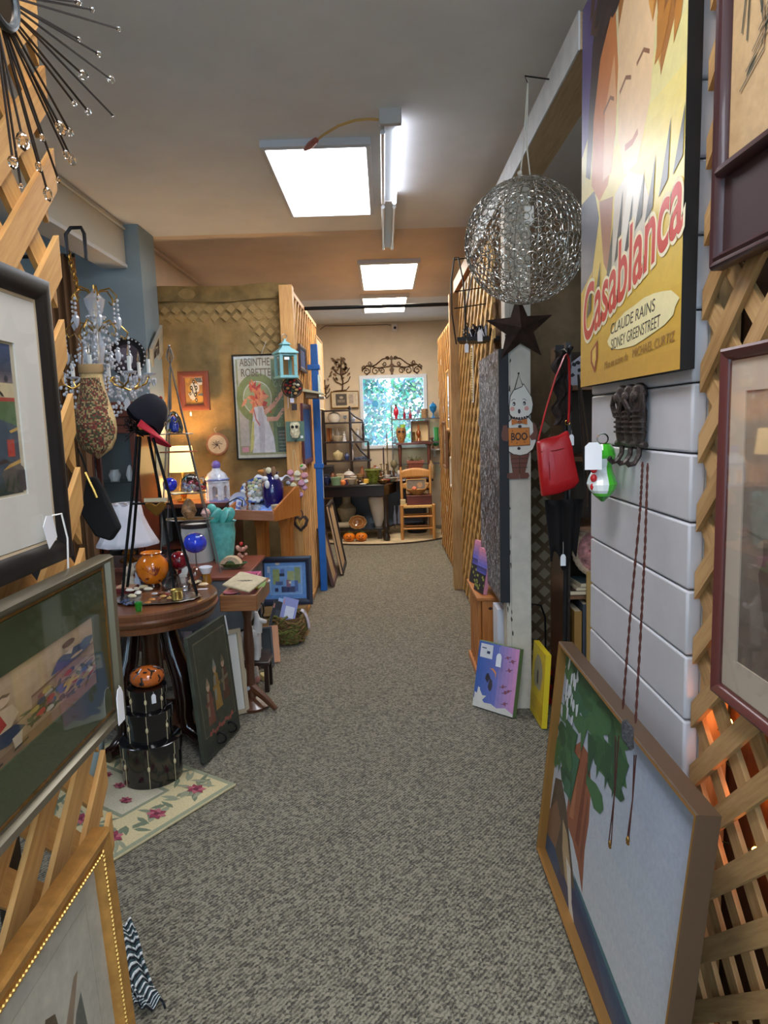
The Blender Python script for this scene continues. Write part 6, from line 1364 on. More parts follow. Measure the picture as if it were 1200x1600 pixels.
for k in range(150):
    z_ = random.random(); w = random.uniform(0, 6.28); rr = (.09+.04*math.sin(z_*2.6))+random.uniform(-.008, .008); l_ = random.uniform(.5, 1.3); b_ = b if random.random() < .5 else b2
    b_.tube([((rr+.006*math.sin(j*2+k))*math.cos(w+l_*j/5), (rr+.006*math.sin(j*2+k))*math.sin(w+l_*j/5), max(.012, .012+.2*z_+.015*math.sin(j*1.3+k))) for j in range(6)], random.uniform(.004, .009), 5)
b.build('twigs', M((126, 100, 62), .9, var=.2, scale=30), bk); b2.build('moss', M((112, 116, 58), .95, var=.25, scale=30), bk)
MB().lathe([(0, .004), (.085, .004), (.12, .10), (.118, .20), (.112, .20), (.11, .1), (.075, .012), (0, .012)], 26).build('basket_lining', M((110, 84, 52), .9, bump=.5, bscale=90), bk)
for i, (dx, dy, ang, c1, c2, lab) in enumerate(((-.035, .045, .25, (150, 184, 226), (120, 160, 210), 'pale blue booklet at the back of the moss basket'), (.01, -.0, .35, (140, 150, 206), (206, 214, 232), 'blue and white magazine leaning forward in the moss basket'), (-.06, -.02, .3, (40, 44, 52), (60, 66, 76), 'dark booklet at the left of the moss basket'))):
    m4 = pose(bk.location+V((dx, dy-.03, .21+.02*(i == 1))), (.92, .2, -.32), (.25, .55, .78)); t = thing('magazine', lab, 'magazine', mw=m4, group='magazines in the moss basket'); MB().box((0, 0, 0), (.11, .21, .006)).build('pages', M((220, 220, 222), .7), t); drawing([(c1, rect(0, 0, 1, 1)), (c2, rect(.25, .3, .85, .7)), ((190, 130, 120), rect(.05, .74, .12, .9))], .11, .21, 'cover', t, .0034, PRINT(.3, var=.05))
t = thing('white_scarf', 'white and lilac cloth hanging over the right rim of the moss basket', 'cloth', bk.location+V((.118, .0, .215))); MB().grid(lambda u, v: V((-.02+.05*math.sin(v*1.6)+.006*math.sin(u*20), -.03+.06*u, .02*math.cos(v*3)-.10*v**1.5)), 10, 10).build('cloth', M((206, 196, 204), .9), t, smooth=70, solid=.006)

# ================================================================== things hung on the wooden post and lattice
p = at(446, 533, 5.30); kk = 5.30/FPX; zb = at(446, 592, 5.28).z
t = thing('candle_lantern', 'pale teal metal candle lantern hanging on the square pine post', 'lantern', (p.x, 5.25, zb), rz=R(28)); TL = M((132, 184, 188), .4, var=.05, scale=20); hw = 15.5*kk*.83
MB().box((0, 0, .008), (hw*2.3, hw*2.3, .016)).build('base_plate', TL, t, bevel=.002)
for x in (-1, 1):
    for y in (-1, 1): MB().box((x*hw*.95, y*hw*.95, 19*kk), (.014, .014, 36*kk)).build('corner_post', TL, t)
MB().lathe([(hw*1.75, 37*kk), (hw*1.7, 39*kk), (hw*.75, 46*kk), (hw*.7, 48*kk)], 4, a0=PI/4).build('roof', TL, t)
MB().lathe([(hw*.6, 47*kk), (hw*.6, 50*kk), (hw*.85, 50.5*kk), (hw*.2, 56*kk), (hw*.15, 59*kk)], 4, a0=PI/4).build('chimney_cap', TL, t)
MB().ring((0, 0, 62*kk), 4*kk, .7*kk, 18, 6, axis='y').build('hanging_ring', M((176, 170, 160), .3, .8), t)
for i in range(4):
    o_ = rectsweep([(0, -.004), (0, .004), (.012, .004), (.012, -.004)], hw*1.76, 34*kk).build('window_frame', TL, t); m = Matrix.Rotation(i*PI/2, 4, 'Z') @ pose((0, -hw*.97, 19*kk), (1, 0, 0), (0, 0, 1)); o_.matrix_local = m
    g_ = MB().add([(-hw*.85, -16*kk, 0), (hw*.85, -16*kk, 0), (hw*.85, 16*kk, 0), (-hw*.85, 16*kk, 0)], [(0, 1, 2, 3)]).build('glass', PANE(), o_, flip=False)
MB().box((-hw*.2, -hw*1.02, 29*kk), (8*kk, .001, 4*kk)).build('price_sticker', M((236, 236, 236), .7), t); MB().ball((hw*.8, -hw*1.03, 20*kk), .006, 8, 6).build('latch', TL, t)
p = at(456, 605, 5.28); kk = 5.28/FPX
t = thing('round_wreath', 'round dark wire ring with red and cream ornaments hung below the teal lantern', 'ornament', mw=FARW((p.x, 5.30, p.z)))
MB().ring((0, 0, 0), 15.5*kk, .005, 30, 6).build('wire_ring', M((60, 48, 42), .5, .4), t); MB().lathe([(0, -.012), (14*kk, -.012), (14*kk, -.008), (0, -.008)], 24).build('dark_disc', M((52, 46, 40), .7), t)
for i in range(16):
    a_ = i*2.4; r_ = 13*kk*math.sqrt((i+.5)/16); MB().ball((r_*math.cos(a_), r_*math.sin(a_), .0), (.014, .011, .009), 8, 6).build('bauble', M(random.choice([(150, 36, 34), (206, 196, 170), (190, 150, 90), (60, 80, 60), (160, 50, 40)]), .4), t)
MB().box((2*kk, -30*kk, .004), (8*kk, 10*kk, .006)).build('wood_tag', M((60, 46, 44), .6), t); MB().box((-1*kk, -20*kk, .006), (6*kk, 7*kk, .002)).build('price_tag', M((216, 214, 230), .7), t)
MB().tube([(-1*kk, -16*kk, .006), (-1*kk, -7*kk, .01)], .0012, 5).build('tag_string', M((220, 216, 206), .8), t); MB().tube([(-7*kk, -14*kk, .006), (-7.5*kk, -32*kk, .008)], .0022, 5).build('white_strip', M((220, 220, 224), .7), t)
p = at(461, 672, 5.33)
t = thing('owl_plaque', 'cream owl ornament on a green board hung on the square pine post', 'plaque', mw=FARW((p.x, 5.34, p.z))); MB().box((0, -2*kk, -.004), (29*kk, 31*kk, .012)).build('green_board', M((92, 120, 104), .6), t)
b = MB(); b.lathe([(0, -13), (5, -12), (8, -5), (7.5, 2), (8, 8), (7, 13), (0, 13)] and [(0, -13*kk), (5*kk, -12*kk), (8*kk, -5*kk), (7*kk, 2*kk), (8*kk, 8*kk), (6.5*kk, 12*kk), (0, 12.5*kk)], 18, M4=pose((0, 0, .012), (1, 0, 0), (0, 0, -1)), sy=.5); b.build('owl_body', M((214, 204, 170), .5, var=.25, scale=90), t)
for s in (-1, 1): MB().ball((s*3.2*kk, 5*kk, .030), (2.4*kk, 2.4*kk, .004), 10, 6).build('eye', BLACK, t)
MB().box((10*kk, -11*kk, .003), (4*kk, 4*kk, .002)).build('price_sticker', M((230, 230, 230), .7), t); MB().tube([(0, -15*kk, .006), (0, -19*kk, .01)], .006, 6).build('perch', M((52, 48, 46), .6), t)
p = at(463, 752, 5.30)
t = thing('garlic_garland', 'bunch of pink and cream knitted garlic bulbs hanging on the square pine post', 'garland', mw=FARW((p.x, 5.30, p.z)))
for (x, y, c_, r_) in ((12, 22, (206, 176, 166), 6), (-8, 14, (206, 150, 166), 5.5), (3, 12, (220, 210, 180), 6), (14, 9, (206, 150, 160), 6), (-7, 4, (200, 156, 180), 5), (2, 4, (222, 212, 180), 5.5), (9, -3, (200, 150, 172), 6.5), (-4, -6, (216, 208, 176), 5.5), (13, -10, (190, 150, 180), 5), (1, -14, (222, 206, 186), 6), (-2, -20, (180, 150, 190), 5), (6, -21, (186, 150, 190), 5), (-12, -2, (206, 216, 234), 4), (16, 0, (230, 226, 222), 4)):
    MB().lathe([(0, -r_*kk), (r_*.75*kk, -r_*.6*kk), (r_*kk, 0), (r_*.7*kk, r_*.6*kk), (r_*.2*kk, r_*.95*kk), (0, r_*1.1*kk)], 12, (0, 0, 0), M4=pose((x*kk, y*kk, random.uniform(.015, .035)), (1, 0, 0), (0, -.35, 1))).build('bulb', M(c_, .85, bump=.4, bscale=150), t)
MB().ball((11*kk, 24*kk, .045), (3*kk, 2.5*kk, .01), 8, 6).build('green_knot', M((90, 180, 70), .8), t); MB().tube([(-4*kk, 14*kk, .02), (-3*kk, 48*kk, .006), (-1*kk, 50*kk, .006), (4*kk, 14*kk, .02)], .0025, 5).build('raffia', M((206, 184, 140), .8), t)
p = at(470, 815, 5.31)
t = thing('heart_ornament', 'woven twig heart with golden bow on a long cord down the pine post', 'ornament', mw=FARW((p.x, 5.31, p.z)))
hp = [(0, -15), (9, -6), (12, 3), (8, 9), (3, 8), (0, 4), (-3, 8), (-8, 9), (-12, 3), (-9, -6)]
for q in range(3): MB().tube([(x*kk*(1-.12*q), y*kk*(1-.12*q), .008+.005*q) for x, y in hp], .0055, 6, True).build('twig_loop', M((62, 52, 48), .8), t)
MB().ring((-1*kk, 12*kk, .01), 5*kk, .005, 14, 5, sy=1.4).build('twig_loop', M((70, 58, 62), .8), t)
MB().tube([(-6*kk, 4*kk, .02), (-2*kk, -6*kk, .024), (0, -2*kk, .026), (4*kk, 4*kk, .02)], .004, 6).build('golden_bow', M((206, 170, 84), .6), t)
for (x0, x1) in ((-6, -7), (7, 4)): MB().tube([(x0*kk, 6*kk, .012), (x1*kk, 60*kk, .010)], .002, 5).build('cord', M((196, 170, 124), .8), t)
# frames on the lattice panel (facing the aisle)
def side(X, px, py): return atx(px, py, X)
def hungL(name, label, px0, px1, yt, yb, X, fw, fmat, pl, cat='picture', **k):
    a_, b_ = side(X, px0, (yt+yb)/2), side(X, px1, (yt+yb)/2); ym = (a_.y+b_.y)/2; s = ym/FPX; zt_, zb_ = side(X, (px0+px1)/2, yt).z, side(X, (px0+px1)/2, yb).z
    return picture(name, label, cat, LEFTW((X-.02, ym, (zt_+zb_)/2)), abs(b_.y-a_.y), zt_-zb_, fw, .02, fmat, pl, **k)
hungL('framed_print', 'small dark-framed narrow picture high on the lattice behind the teal lantern', 470, 479, 542, 580, -.655, .03, M((58, 40, 44), .4), [((150, 150, 156), rect(0, 0, 1, 1)), ((120, 120, 130), rect(.2, .1, .8, .9))])
hungL('framed_mirror', 'tall burgundy-framed picture with blue-grey glass on the lattice beside the blue pole', 475, 488, 632, 725, -.655, .045, M((96, 46, 52), .4), [((130, 146, 180), rect(0, 0, 1, 1)), ((160, 172, 200), rect(.3, 0, .6, 1))], gk=1.5)
q = side(-.64, 483, 612); t = thing('bird_shelf', 'small cream-roofed wooden birdhouse shelf hung on the lattice beside the blue pole', 'birdhouse', (-.60, q.y, q.z-.06)); MB().prism([(-.05, .0), (.05, .0), (.05, .06), (-.05, .06)], -.09, .09, pose((-.015, 0, 0), (1, 0, 0), (0, 0, 1)) ).build('house_body', M((112, 96, 74), .7), t)
MB().prism([(-.09, .06), (.09, .03), (.09, .042), (-.09, .085)], -.12, .12, pose((0, 0, 0), (1, 0, 0), (0, 0, 1))).build('roof', M((206, 206, 172), .6), t)
# blue pole
q = atz(508, 922); t = thing('blue_pole', 'bright blue square pole with collar clamps standing at the end of the lattice', 'pole', (-.613, 6.394, 0)); BP = M((36, 112, 206), .4, var=.05, scale=10); hz = at(490, 538, 6.39).z
MB().box((0, 0, hz/2), (.062, .062, hz)).build('pole', BP, t, bevel=.006); z1, z2 = at(491, 574, 6.39).z, at(498, 728, 6.39).z
MB().box((-.01, 0, z1), (.11, .09, .045)).build('collar', BP, t, bevel=.006); MB().box((0, 0, z2), (.085, .08, .045)).build('collar', BP, t, bevel=.006)
MB().box((.034, 0, z2+.1), (.004, .012, .8)).build('white_strip', M((220, 222, 226), .6), t)
hungL('framed_print', 'pale wood framed print just beyond the top of the blue pole', 497, 506, 532, 640, -.66, .015, M((206, 176, 130), .5), [((206, 184, 150), rect(0, 0, 1, 1)), ((176, 150, 116), stroke([(.2, .3), (.6, .6), (.8, .5)], .03))], glass=False)
q = side(-.57, 498, 603); t = thing('wall_notice', 'pale blue card on a white ledge behind the blue pole', 'card', (-.57, q.y+.05, q.z)); MB().box((0, 0, 0), (.006, .18, .19)).build('card', M((190, 220, 226), .6), t); MB().box((.02, 0, -.105), (.05, .2, .02)).build('ledge', M((226, 222, 216), .5), t)
# leaning frames at the pole's foot
for (p0, p1, c_, lab, wd_) in (((516, 925), (492, 832), (92, 70, 70), 'dark narrow frame leaning edge-on at the foot of the blue pole', .5), ((531, 906), (507, 795), (34, 28, 30), 'black-edged canvas with pale side leaning beyond the blue pole', .62)):
    b_ = atz(*p0); tp = at(p1[0], p1[1], b_.y+.02); u_ = tp-b_; h_ = u_.length
    t = thing('leaning_frame', lab, 'frame', mw=pose(b_+u_/2+V((0, wd_/2+.16, .01)), (0, 1, 0), u_)); rectsweep([(0, 0), (0, .03), (.03, .03), (.03, 0)], wd_, h_).build('frame', M(c_, .5), t); MB().box((0, 0, .01), (wd_-.05, h_-.05, .006)).build('panel', M((176, 150, 116), .6), t)
    if wd_ > .6: MB().box((-wd_/2-.003, 0, .012), (.006, h_-.02, .016)).build('pale_edge', M((206, 176, 140), .7), t)
# black rod across the aisle
tag(MB().tube([V((-.675, 6.3, 2.575)), V((.60, 6.3, 2.575))], .016, 10).build('curtain_rod', M((30, 28, 28), .4, .5)), 'black rod spanning the aisle between the two lattice dividers', 'rod')
# ================================================================== FAR ROOM
YW = 10.30
WIRE = M((84, 60, 42), .5, .4)
# round rug and big dark table
t = thing('oval_rug', 'pale oval rug with dark border under the far dark table', 'rug', (-.10, 9.52, 0)); MB().lathe([(0, .001), (1.02, .001), (1.02, .012), (.95, .012)], 60, sy=.78, cap=False).build('dark_border', M((60, 44, 34), .9), t); MB().lathe([(0, .010), (.97, .010), (.97, .014), (0, .014)], 60, sy=.77).build('pale_field', M((206, 186, 150), .95, var=.15, scale=6), t)
DT = thing('dining_table', 'big near-black table with deep apron at the far end, covered in pottery', 'table', (-.2, 9.5, 0))
tp = [(-.85, -.55), (.18, -.60), (.36, 0), (.86, .06), (.86, .31), (-.85, .31)]
BT = WOOD((18, 13, 12), (40, 28, 24), .3, coat=.4)
MB().prism(tp, .735, .76).build('tabletop', BT, DT, bevel=.004); MB().prism([(x*.95, y*.94) for x, y in tp], .61, .735).build('apron', BT, DT)
for (x, y) in ((.19, -.60), (-.72, -.45), (.74, .16), (-.72, .18)):
    MB().lathe([(.02, .02), (.045, .03), (.05, .06), (.035, .10), (.03, .14), (.045, .18), (.045, .22), (.028, .26), (.028, .5), (.034, .61)], 14, (x, y+.06, 0), a0=0).build('leg', BT, DT); 
MB().prism([(-.80, -.38), (.16, -.38), (.30, .03), (.70, .10), (.70, .27), (-.80, .27)], .135, .155).build('lower_shelf', BT, DT)
for (x, y) in ((-.75, -.34), (.1, -.34), (.66, .22), (-.75, .22)): MB().box((x, y, .074), (.05, .05, .12)).build('bun_foot', BT, DT)
MB().box((-.03, .2, .38), (1.5, .02, .45)).build('back_panel', BT, DT)  # dark sheet added in place of the shade beneath the table
def fp(name, lab, cat, px, py, Z, prof, mat, Y=None, part='body', group=None, n=20, sx=1, sy=1):
    p = atz(px, py, Z)
    if Y: p = at(px, py, Y); p.z = Z
    k = p.y/FPX; t = thing(name, lab, cat, p, 0, group); MB().lathe([(r*k, z*k) for r, z in prof], n, sx=sx, sy=sy).build(part, mat, t); return t, k
BOWL = lambda r, h: [(0, 0), (r*.5, 0), (r*.85, h*.5), (r, h), (r*.93, h), (r*.4, h*.25), (0, h*.2)]
POT = lambda r, h: [(0, 0), (r*.75, 0), (r, h*.9), (r*1.08, h*.9), (r*1.08, h), (r*.9, h), (r*.7, h*.2), (0, h*.15)]
VASE = lambda r, h: [(0, 0), (r*.5, 0), (r*.95, h*.4), (r, h*.55), (r*.5, h*.8), (r*.42, h*.93), (r*.6, h), (r*.5, h), (0, h*.5)]
TZ_ = .762
fp('plant_pot', 'sage green pottery pot at the front left of the far dark table', 'pot', 525, 752, TZ_, POT(8.5, 12), M((132, 164, 132), .3, coat=.3), 9.05)
fp('scalloped_bowl', 'dark blue bowl with scalloped rim beside the sage green pot', 'bowl', 511, 750, TZ_, BOWL(7, 12), M((40, 48, 92), .2, coat=.5), 9.12)
t, k = fp('pumpkin_ornament', 'small orange pumpkin between the sage green pot and the beige bowl', 'pumpkin', 536, 751, TZ_, [(0, 0), (3, 0), (4.5, 3), (4, 6), (1, 8), (0, 7.5)], M((226, 130, 70), .5), 9.03); MB().tube([V((0, 0, 7*k)), V((.3*k, 0, 10*k))], .6*k, 6).build('stem', M((90, 100, 60), .7), t)
fp('beige_bowl', 'grey-beige footed bowl at the front edge of the far dark table', 'bowl', 549, 750, TZ_, BOWL(8, 9), M((170, 156, 136), .3), 9.05)
t, k = fp('votive_holder', 'yellow votive glass on a dark foot in front of the green planter', 'candle holder', 572, 749, TZ_, [(0, 0), (4, 0), (3, 1.5), (4, 2)], IRON, 9.02, 'foot'); MB().lathe([(0, 2*k), (4*k, 2*k), (4.3*k, 8*k), (3.6*k, 8*k), (0, 4*k)], 16).build('votive_cup', M((236, 190, 84), .2, coat=.4), t)
t, k = fp('green_planter', 'large olive green glazed planter in the middle of the far dark table', 'planter', 583, 751, TZ_, [(0, 0), (8, 0), (12.5, 19), (13.5, 19), (13.5, 21), (12, 21), (8, 3), (0, 3)], M((104, 116, 44), .15, coat=.6, var=.35, scale=30), 9.3); MB().ring((0, 0, 20*k), 13*k, .006, 28, 6).build('pale_rim', M((160, 170, 110), .2, coat=.5), t)
t, k = fp('brown_casserole', 'brown and copper lidded casserole behind the green planter', 'pot', 586, 735, TZ_, [(0, 0), (8, 0), (11, 8), (10, 14), (11, 15), (7, 19), (2, 20.5), (2, 23), (0, 23)], M((150, 92, 56), .25, coat=.5, var=.3, scale=20), 9.66); MB().ring((11*k, 0, 11*k), 2.5*k, .008, 10, 6, axis='y').build('handle', M((70, 44, 34), .4), t)
t, k = fp('white_tureen', 'white lidded tureen with painted band at the back left of the far dark table', 'tureen', 545, 738, TZ_, [(0, 0), (5, 0), (9, 6), (10, 9), (9.6, 10), (5, 14), (1, 15.5), (1.5, 17), (0, 18)], M((206, 200, 194), .2, coat=.5), 9.7); MB().ring((0, 0, 9*k), 9.9*k, .006, 24, 6).build('painted_band', M((150, 110, 90), .3), t)
t = thing('cream_crock', 'square cream crock behind the sage green pot', 'crock', at(532, 744, 9.4)); k = 9.4/FPX; t.location.z = TZ_; MB().box((0, 0, 6.5*k), (11*k, 10*k, 13*k)).build('crock_body', M((206, 190, 156), .4), t, bevel=.006); MB().box((0, 0, 13*k), (12*k, 11*k, 1.4*k)).build('rim', M((190, 170, 134), .4), t, bevel=.003)
fp('orange_saucer', 'orange and white saucer between the cream crock and the white tureen', 'saucer', 542, 741, TZ_, [(0, 0), (5, 0), (8, 3), (3, 6), (0, 6)], M((214, 150, 110), .3, var=.3, scale=30), 9.45)
t, k = fp('wooden_bucket', 'small tan pail beside the green planter on the far dark table', 'pail', 563, 745, TZ_, POT(5.5, 13), M((170, 130, 84), .6), 9.35); MB().ring((0, 0, 8*k), 5.6*k, .004, 20, 6).build('band', IRON, t)
fp('brown_jug', 'small dark brown jug in front of the tan pail', 'jug', 562, 751, TZ_, VASE(4.5, 8), M((76, 54, 44), .3), 9.08)
fp('tan_cup', 'tan tea bowl between the beige bowl and the dark brown jug', 'cup', 556, 750, TZ_, BOWL(4, 6), M((190, 160, 110), .4), 9.16)
fp('white_disc', 'white shell dish at the very front edge of the far dark table', 'dish', 567, 757, TZ_, [(0, 0), (4, 0), (6, 1.6), (4, 2.2), (0, 1.6)], M((206, 204, 200), .4), 8.96)
fp('bronze_dish', 'low bronze dish right of the green planter', 'dish', 598, 752, TZ_, BOWL(9, 6), M((112, 84, 48), .25, .6), 9.0)
fp('grey_dish', 'grey-green oval dish near the right corner of the far dark table', 'dish', 611, 747, TZ_, BOWL(10, 6), M((122, 122, 108), .3), 9.32, sy=.8)
t, k = fp('silver_pitcher', 'silver pitcher at the back right of the far dark table', 'pitcher', 612, 741, TZ_, [(0, 0), (4, 0), (6, 5), (5, 11), (5.5, 15), (4.5, 15), (3, 6), (0, 4)], SILVER, 9.55); MB().tube([V((5*k, 0, 13*k)), V((9*k, 0, 10*k)), V((6*k, 0, 4*k))], .8*k, 6).build('handle', SILVER, t)
t, k = fp('candelabrum', 'brass candelabrum with a dark taper candle in front of the window', 'candle holder', 600, 735, TZ_, [(0, 0), (5, 0), (5, 1), (1.2, 3), (1.5, 12), (.8, 15), (1.2, 24), (0, 24)], M((150, 124, 92), .3, .8), 9.72, 'column')
for s in (-1, 1): MB().tube([V((0, 0, 14*k)), V((s*3.5*k, 0, 15*k)), V((s*4.5*k, 0, 22*k))], .7*k, 6).build('arm', M((150, 124, 92), .3, .8), t); MB().lathe([(0, 22*k), (2*k, 23*k), (2.2*k, 24.5*k), (0, 24*k)], 10, (s*4.5*k, 0, 0)).build('drip_cup', BRASS, t)
MB().lathe([(1.2*k, 23.5*k), (1.1*k, 48*k), (.3*k, 51*k), (0, 51*k)], 10).build('candle', M((70, 54, 66), .4), t)
fp('white_shell_box', 'white carved box beside the silver pitcher', 'box', 605, 742, TZ_, POT(5, 9), M((214, 206, 200), .5), 9.5, n=6)
fp('red_bowl', 'shallow red and white bowl behind the bronze dish', 'bowl', 603, 746, TZ_, BOWL(7, 5), M((150, 60, 56), .3), 9.22)
fp('crystal_bowl', 'cut crystal bowl left of the ladder-back chair', 'bowl', 631, 744, TZ_, BOWL(6, 7), M((206, 206, 214), .1, trans=.5), 9.72)
t, k = fp('red_candle', 'red jar candle beside the cut crystal bowl', 'candle', 640, 742, TZ_, [(0, 0), (3, 0), (3, 8), (0, 8)], M((160, 24, 36), .2, coat=.5), 9.62)
t = thing('papers', 'small stack of white papers on the corner of the far dark table', 'papers', at(627, 749, 9.42)); t.location.z = TZ_; MB().box((-.02, .02, .006), (.14, .08, .012)).build('sheets', M((206, 206, 226), .7), t)
t = thing('folded_linen', 'white and blue folded linens on the table behind the ladder-back chair', 'linen', (.47, 9.68, TZ_)); MB().box((0, 0, .04), (.24, .14, .08)).build('folded_stack', M((190, 196, 226), .9, var=.15, scale=20), t, bevel=.02); MB().box((.05, 0, .1), (.14, .12, .05)).build('blue_linen', M((120, 180, 216), .9), t, bevel=.02)
for (x, y, c, lab) in ((-.85, 9.62, (40, 34, 34), 'dark lidded chest at the back left of the far dark table'),): 
    t = thing('dark_chest', lab, 'box', (x, y, TZ_)); MB().box((0, 0, .10), (.26, .24, .20)).build('body', M(c, .4), t, bevel=.01); MB().box((0, 0, .215), (.27, .25, .03)).build('lid', M((56, 46, 44), .4), t, bevel=.006)
for px, Y_, pf, c, lab in ((520, 9.5, VASE(5, 16), (120, 70, 44), 'brown stoneware jug behind the sage green pot'), (553, 9.55, BOWL(7, 8), (206, 196, 180), 'cream ribbed bowl behind the tan pail'), (566, 9.62, VASE(4, 22), (150, 92, 60), 'tall rust vase left of the copper casserole'), (527, 9.2, BOWL(4, 5), (206, 206, 190), 'tiny white cup behind the orange pumpkin'), (594, 9.5, BOWL(6, 7), (150, 120, 84), 'tan dish peeking out behind the green planter'), (619, 9.35, BOWL(5, 6), (196, 170, 150), 'pale pink bowl by the stack of white papers'), (510, 9.4, POT(5, 14), (60, 64, 80), 'slate crock at the far left edge of the dark table'), (541, 9.2, POT(3.5, 6), (90, 60, 110), 'small purple cup behind the beige footed bowl')): fp('pottery_piece', lab, 'pottery', px, 745, TZ_, pf, M(c, .3, coat=.3), Y_)
# on the lower shelf
SZ = .157
t, k = fp('stoneware_vase', 'large grey-green stoneware vase with flared neck under the far dark table', 'vase', 543, 826, SZ, [(0, 0), (8, 0), (10, 10), (15.5, 25), (15, 30), (9, 35), (7, 38), (7, 46), (9, 50), (8, 50), (5, 40), (0, 30)], M((150, 138, 110), .25, coat=.5, var=.08, scale=20), 9.40)
t, k = fp('white_urn', 'tall cream white urn under the far dark table, right of the stoneware vase', 'urn', 592, 832, SZ, [(0, 0), (6, 0), (8, 8), (13, 30), (15.5, 42), (14, 47), (8, 49), (8, 54), (6, 54), (0, 48)], M((228, 222, 210), .25, coat=.5), 9.36); MB().lathe([(7*k, 49*k), (8.4*k, 51*k), (8.4*k, 55*k), (7*k, 55*k)], 20).build('patterned_collar', M((150, 130, 120), .4, var=.4, scale=60), t)
t = thing('octagonal_dish', 'brown slipware octagonal dish propped upright in front of the stoneware vase', 'dish', mw=pose(at(559, 817, 9.22)+V((0, 0, .005)), (1, 0, 0), (0, .25, .97))); k = 9.22/FPX
MB().lathe([(0, 0), (7*k, 0), (13*k, 4*k), (14.5*k, 4*k), (14*k, 5*k), (7*k, 1.2*k), (0, 1.2*k)], 8, a0=PI/8, sy=.78).build('dish_body', M((160, 104, 52), .15, coat=.7, var=.15, scale=20), t)
for (r_, z_) in ((14.3, 4.8), (8.5, 2)): MB().ring((0, 0, z_*k), r_*k, .004, 8, 5, sy=.78).build('cream_line', M((220, 190, 140), .2, coat=.6), t)
for i, (px, lab) in enumerate(((546, 'orange jack-o-lantern pumpkin on the rug, left of the pair'), (565, 'orange jack-o-lantern pumpkin on the rug, right of the pair'))):
    p = at(px, 848, 9.0); p.z = .015; k = 9.0/FPX; t = thing('jack_o_lantern', lab, 'pumpkin', p); b = MB(); vs = []
    for q in range(11):
        a_ = -PI/2+PI*q/10
        for j in range(40): w = 2*PI*j/40; g = 1+.06*abs(math.cos(w*5)); vs.append((9*k*g*math.cos(a_)**.8*math.cos(w), 8*k*g*math.cos(a_)**.8*math.sin(w), 7.2*k+7*k*math.sin(a_)*(.95 if a_ > 0 else 1)))
    b.add(vs, [(q*40+j, q*40+(j+1) % 40, (q+1)*40+(j+1) % 40, (q+1)*40+j) for q in range(10) for j in range(40)]); b.build('pumpkin_shell', M((226, 124, 26), .4), t, smooth=70)
    for (x, z, s) in ((-2.6, 9.5, 1), (2.6, 9.5, 1), (0, 7.2, .8), (-2.6, 4.6, 1), (0, 4.0, 1.1), (2.6, 4.6, 1)): MB().ball((x*k, -8.1*k, z*k), (s*k, .6*k, s*k), 8, 6).build('carved_hole', M((60, 26, 14), .6), t)
    MB().tube([V((0, 0, 13*k)), V((.5*k, 0, 17*k))], 1.1*k, 8).build('stem', M((60, 100, 60), .6), t); MB().prism(leaf(0, 0, 5*k, 3*k, .3), 13.6*k, 14.4*k).build('leaf', M((50, 110, 70), .6), t)
t = thing('brown_box', 'tan cardboard box on the lower shelf left of the stoneware vase', 'box', (-.84, 9.50, SZ)); MB().box((0, 0, .19), (.2, .16, .38)).build('carton', M((96, 78, 66), .8), t); MB().box((-.0, -.02, .40), (.22, .18, .03)).build('flap', M((170, 140, 120), .8), t)
t = thing('stone_cylinder', 'cream cylinder crock lying on its side by the slipware dish', 'crock', (-.60, 9.24, SZ+.042)); MB().lathe([(0, -.10), (.04, -.10), (.042, .09), (.036, .10), (.03, .07), (0, .07)], 18, M4=Matrix.Rotation(PI/2, 4, 'Y')).build('crock_body', M((196, 180, 150), .4), t)
for i, x in enumerate((.11, .17, .23)):
    tag(MB().lathe([(0, 0), (.022, 0), (.024, .12), (.01, .2), (.01, .26), (0, .26)], 12).build('glass_bottle', M((180, 186, 206), .1, trans=.6), loc=(x, 9.5+.02*i, SZ)), 'clear glass bottle standing right of the white urn under the far dark table', 'bottle', 'bottles on the lower shelf')
t = thing('black_basket', 'black round basket on the rug behind the chair legs', 'basket', (.42, 9.62, .015)); MB().lathe([(0, 0), (.13, 0), (.16, .1), (.15, .1), (.12, .01), (0, .01)], 24).build('basket_body', M((30, 30, 34), .7), t)

# ladder-back chair
k = 9.1/FPX; cxl, cxr = at(629, 848, 9.0).x, at(679, 851, 9.0).x; cx_ = (cxl+cxr)/2; cw = (cxr-cxl)/2; chz = at(650, 792, 9.0).z
CH = thing('ladder_back_chair', 'light pine ladder-back chair with rush seat at the right of the far dark table', 'chair', (cx_, 9.18, 0)); CP = WOOD((168, 112, 52), (212, 152, 84), .45, coat=.2); zf = .015
for s in (-1, 1): MB().lathe([(.018, zf), (.022, .1), (.024, chz), (.026, chz+.02), (.014, chz+.035), (0, chz+.035)], 12, (s*cw, -.18, 0)).build('front_leg', CP, CH)
for s in (-1, 1): MB().tube([V((s*cw*.92, .19, zf)), V((s*cw*.92, .18, chz)), V((s*cw*.95, .24, chz+.5))], [.019, .021, .017], 10).build('back_post', CP, CH)
for z_, y_, h_ in ((chz+.40, .222, .10), (chz+.24, .205, .07)):
    MB().grid(lambda u, v: V((-cw*.93+cw*1.86*u, y_+.02*math.sin(u*PI), z_-h_/2+h_*v*(1+.35*math.sin(u*PI)))), 14, 4).build('ladder_slat', CP, CH, smooth=70, solid=.012)
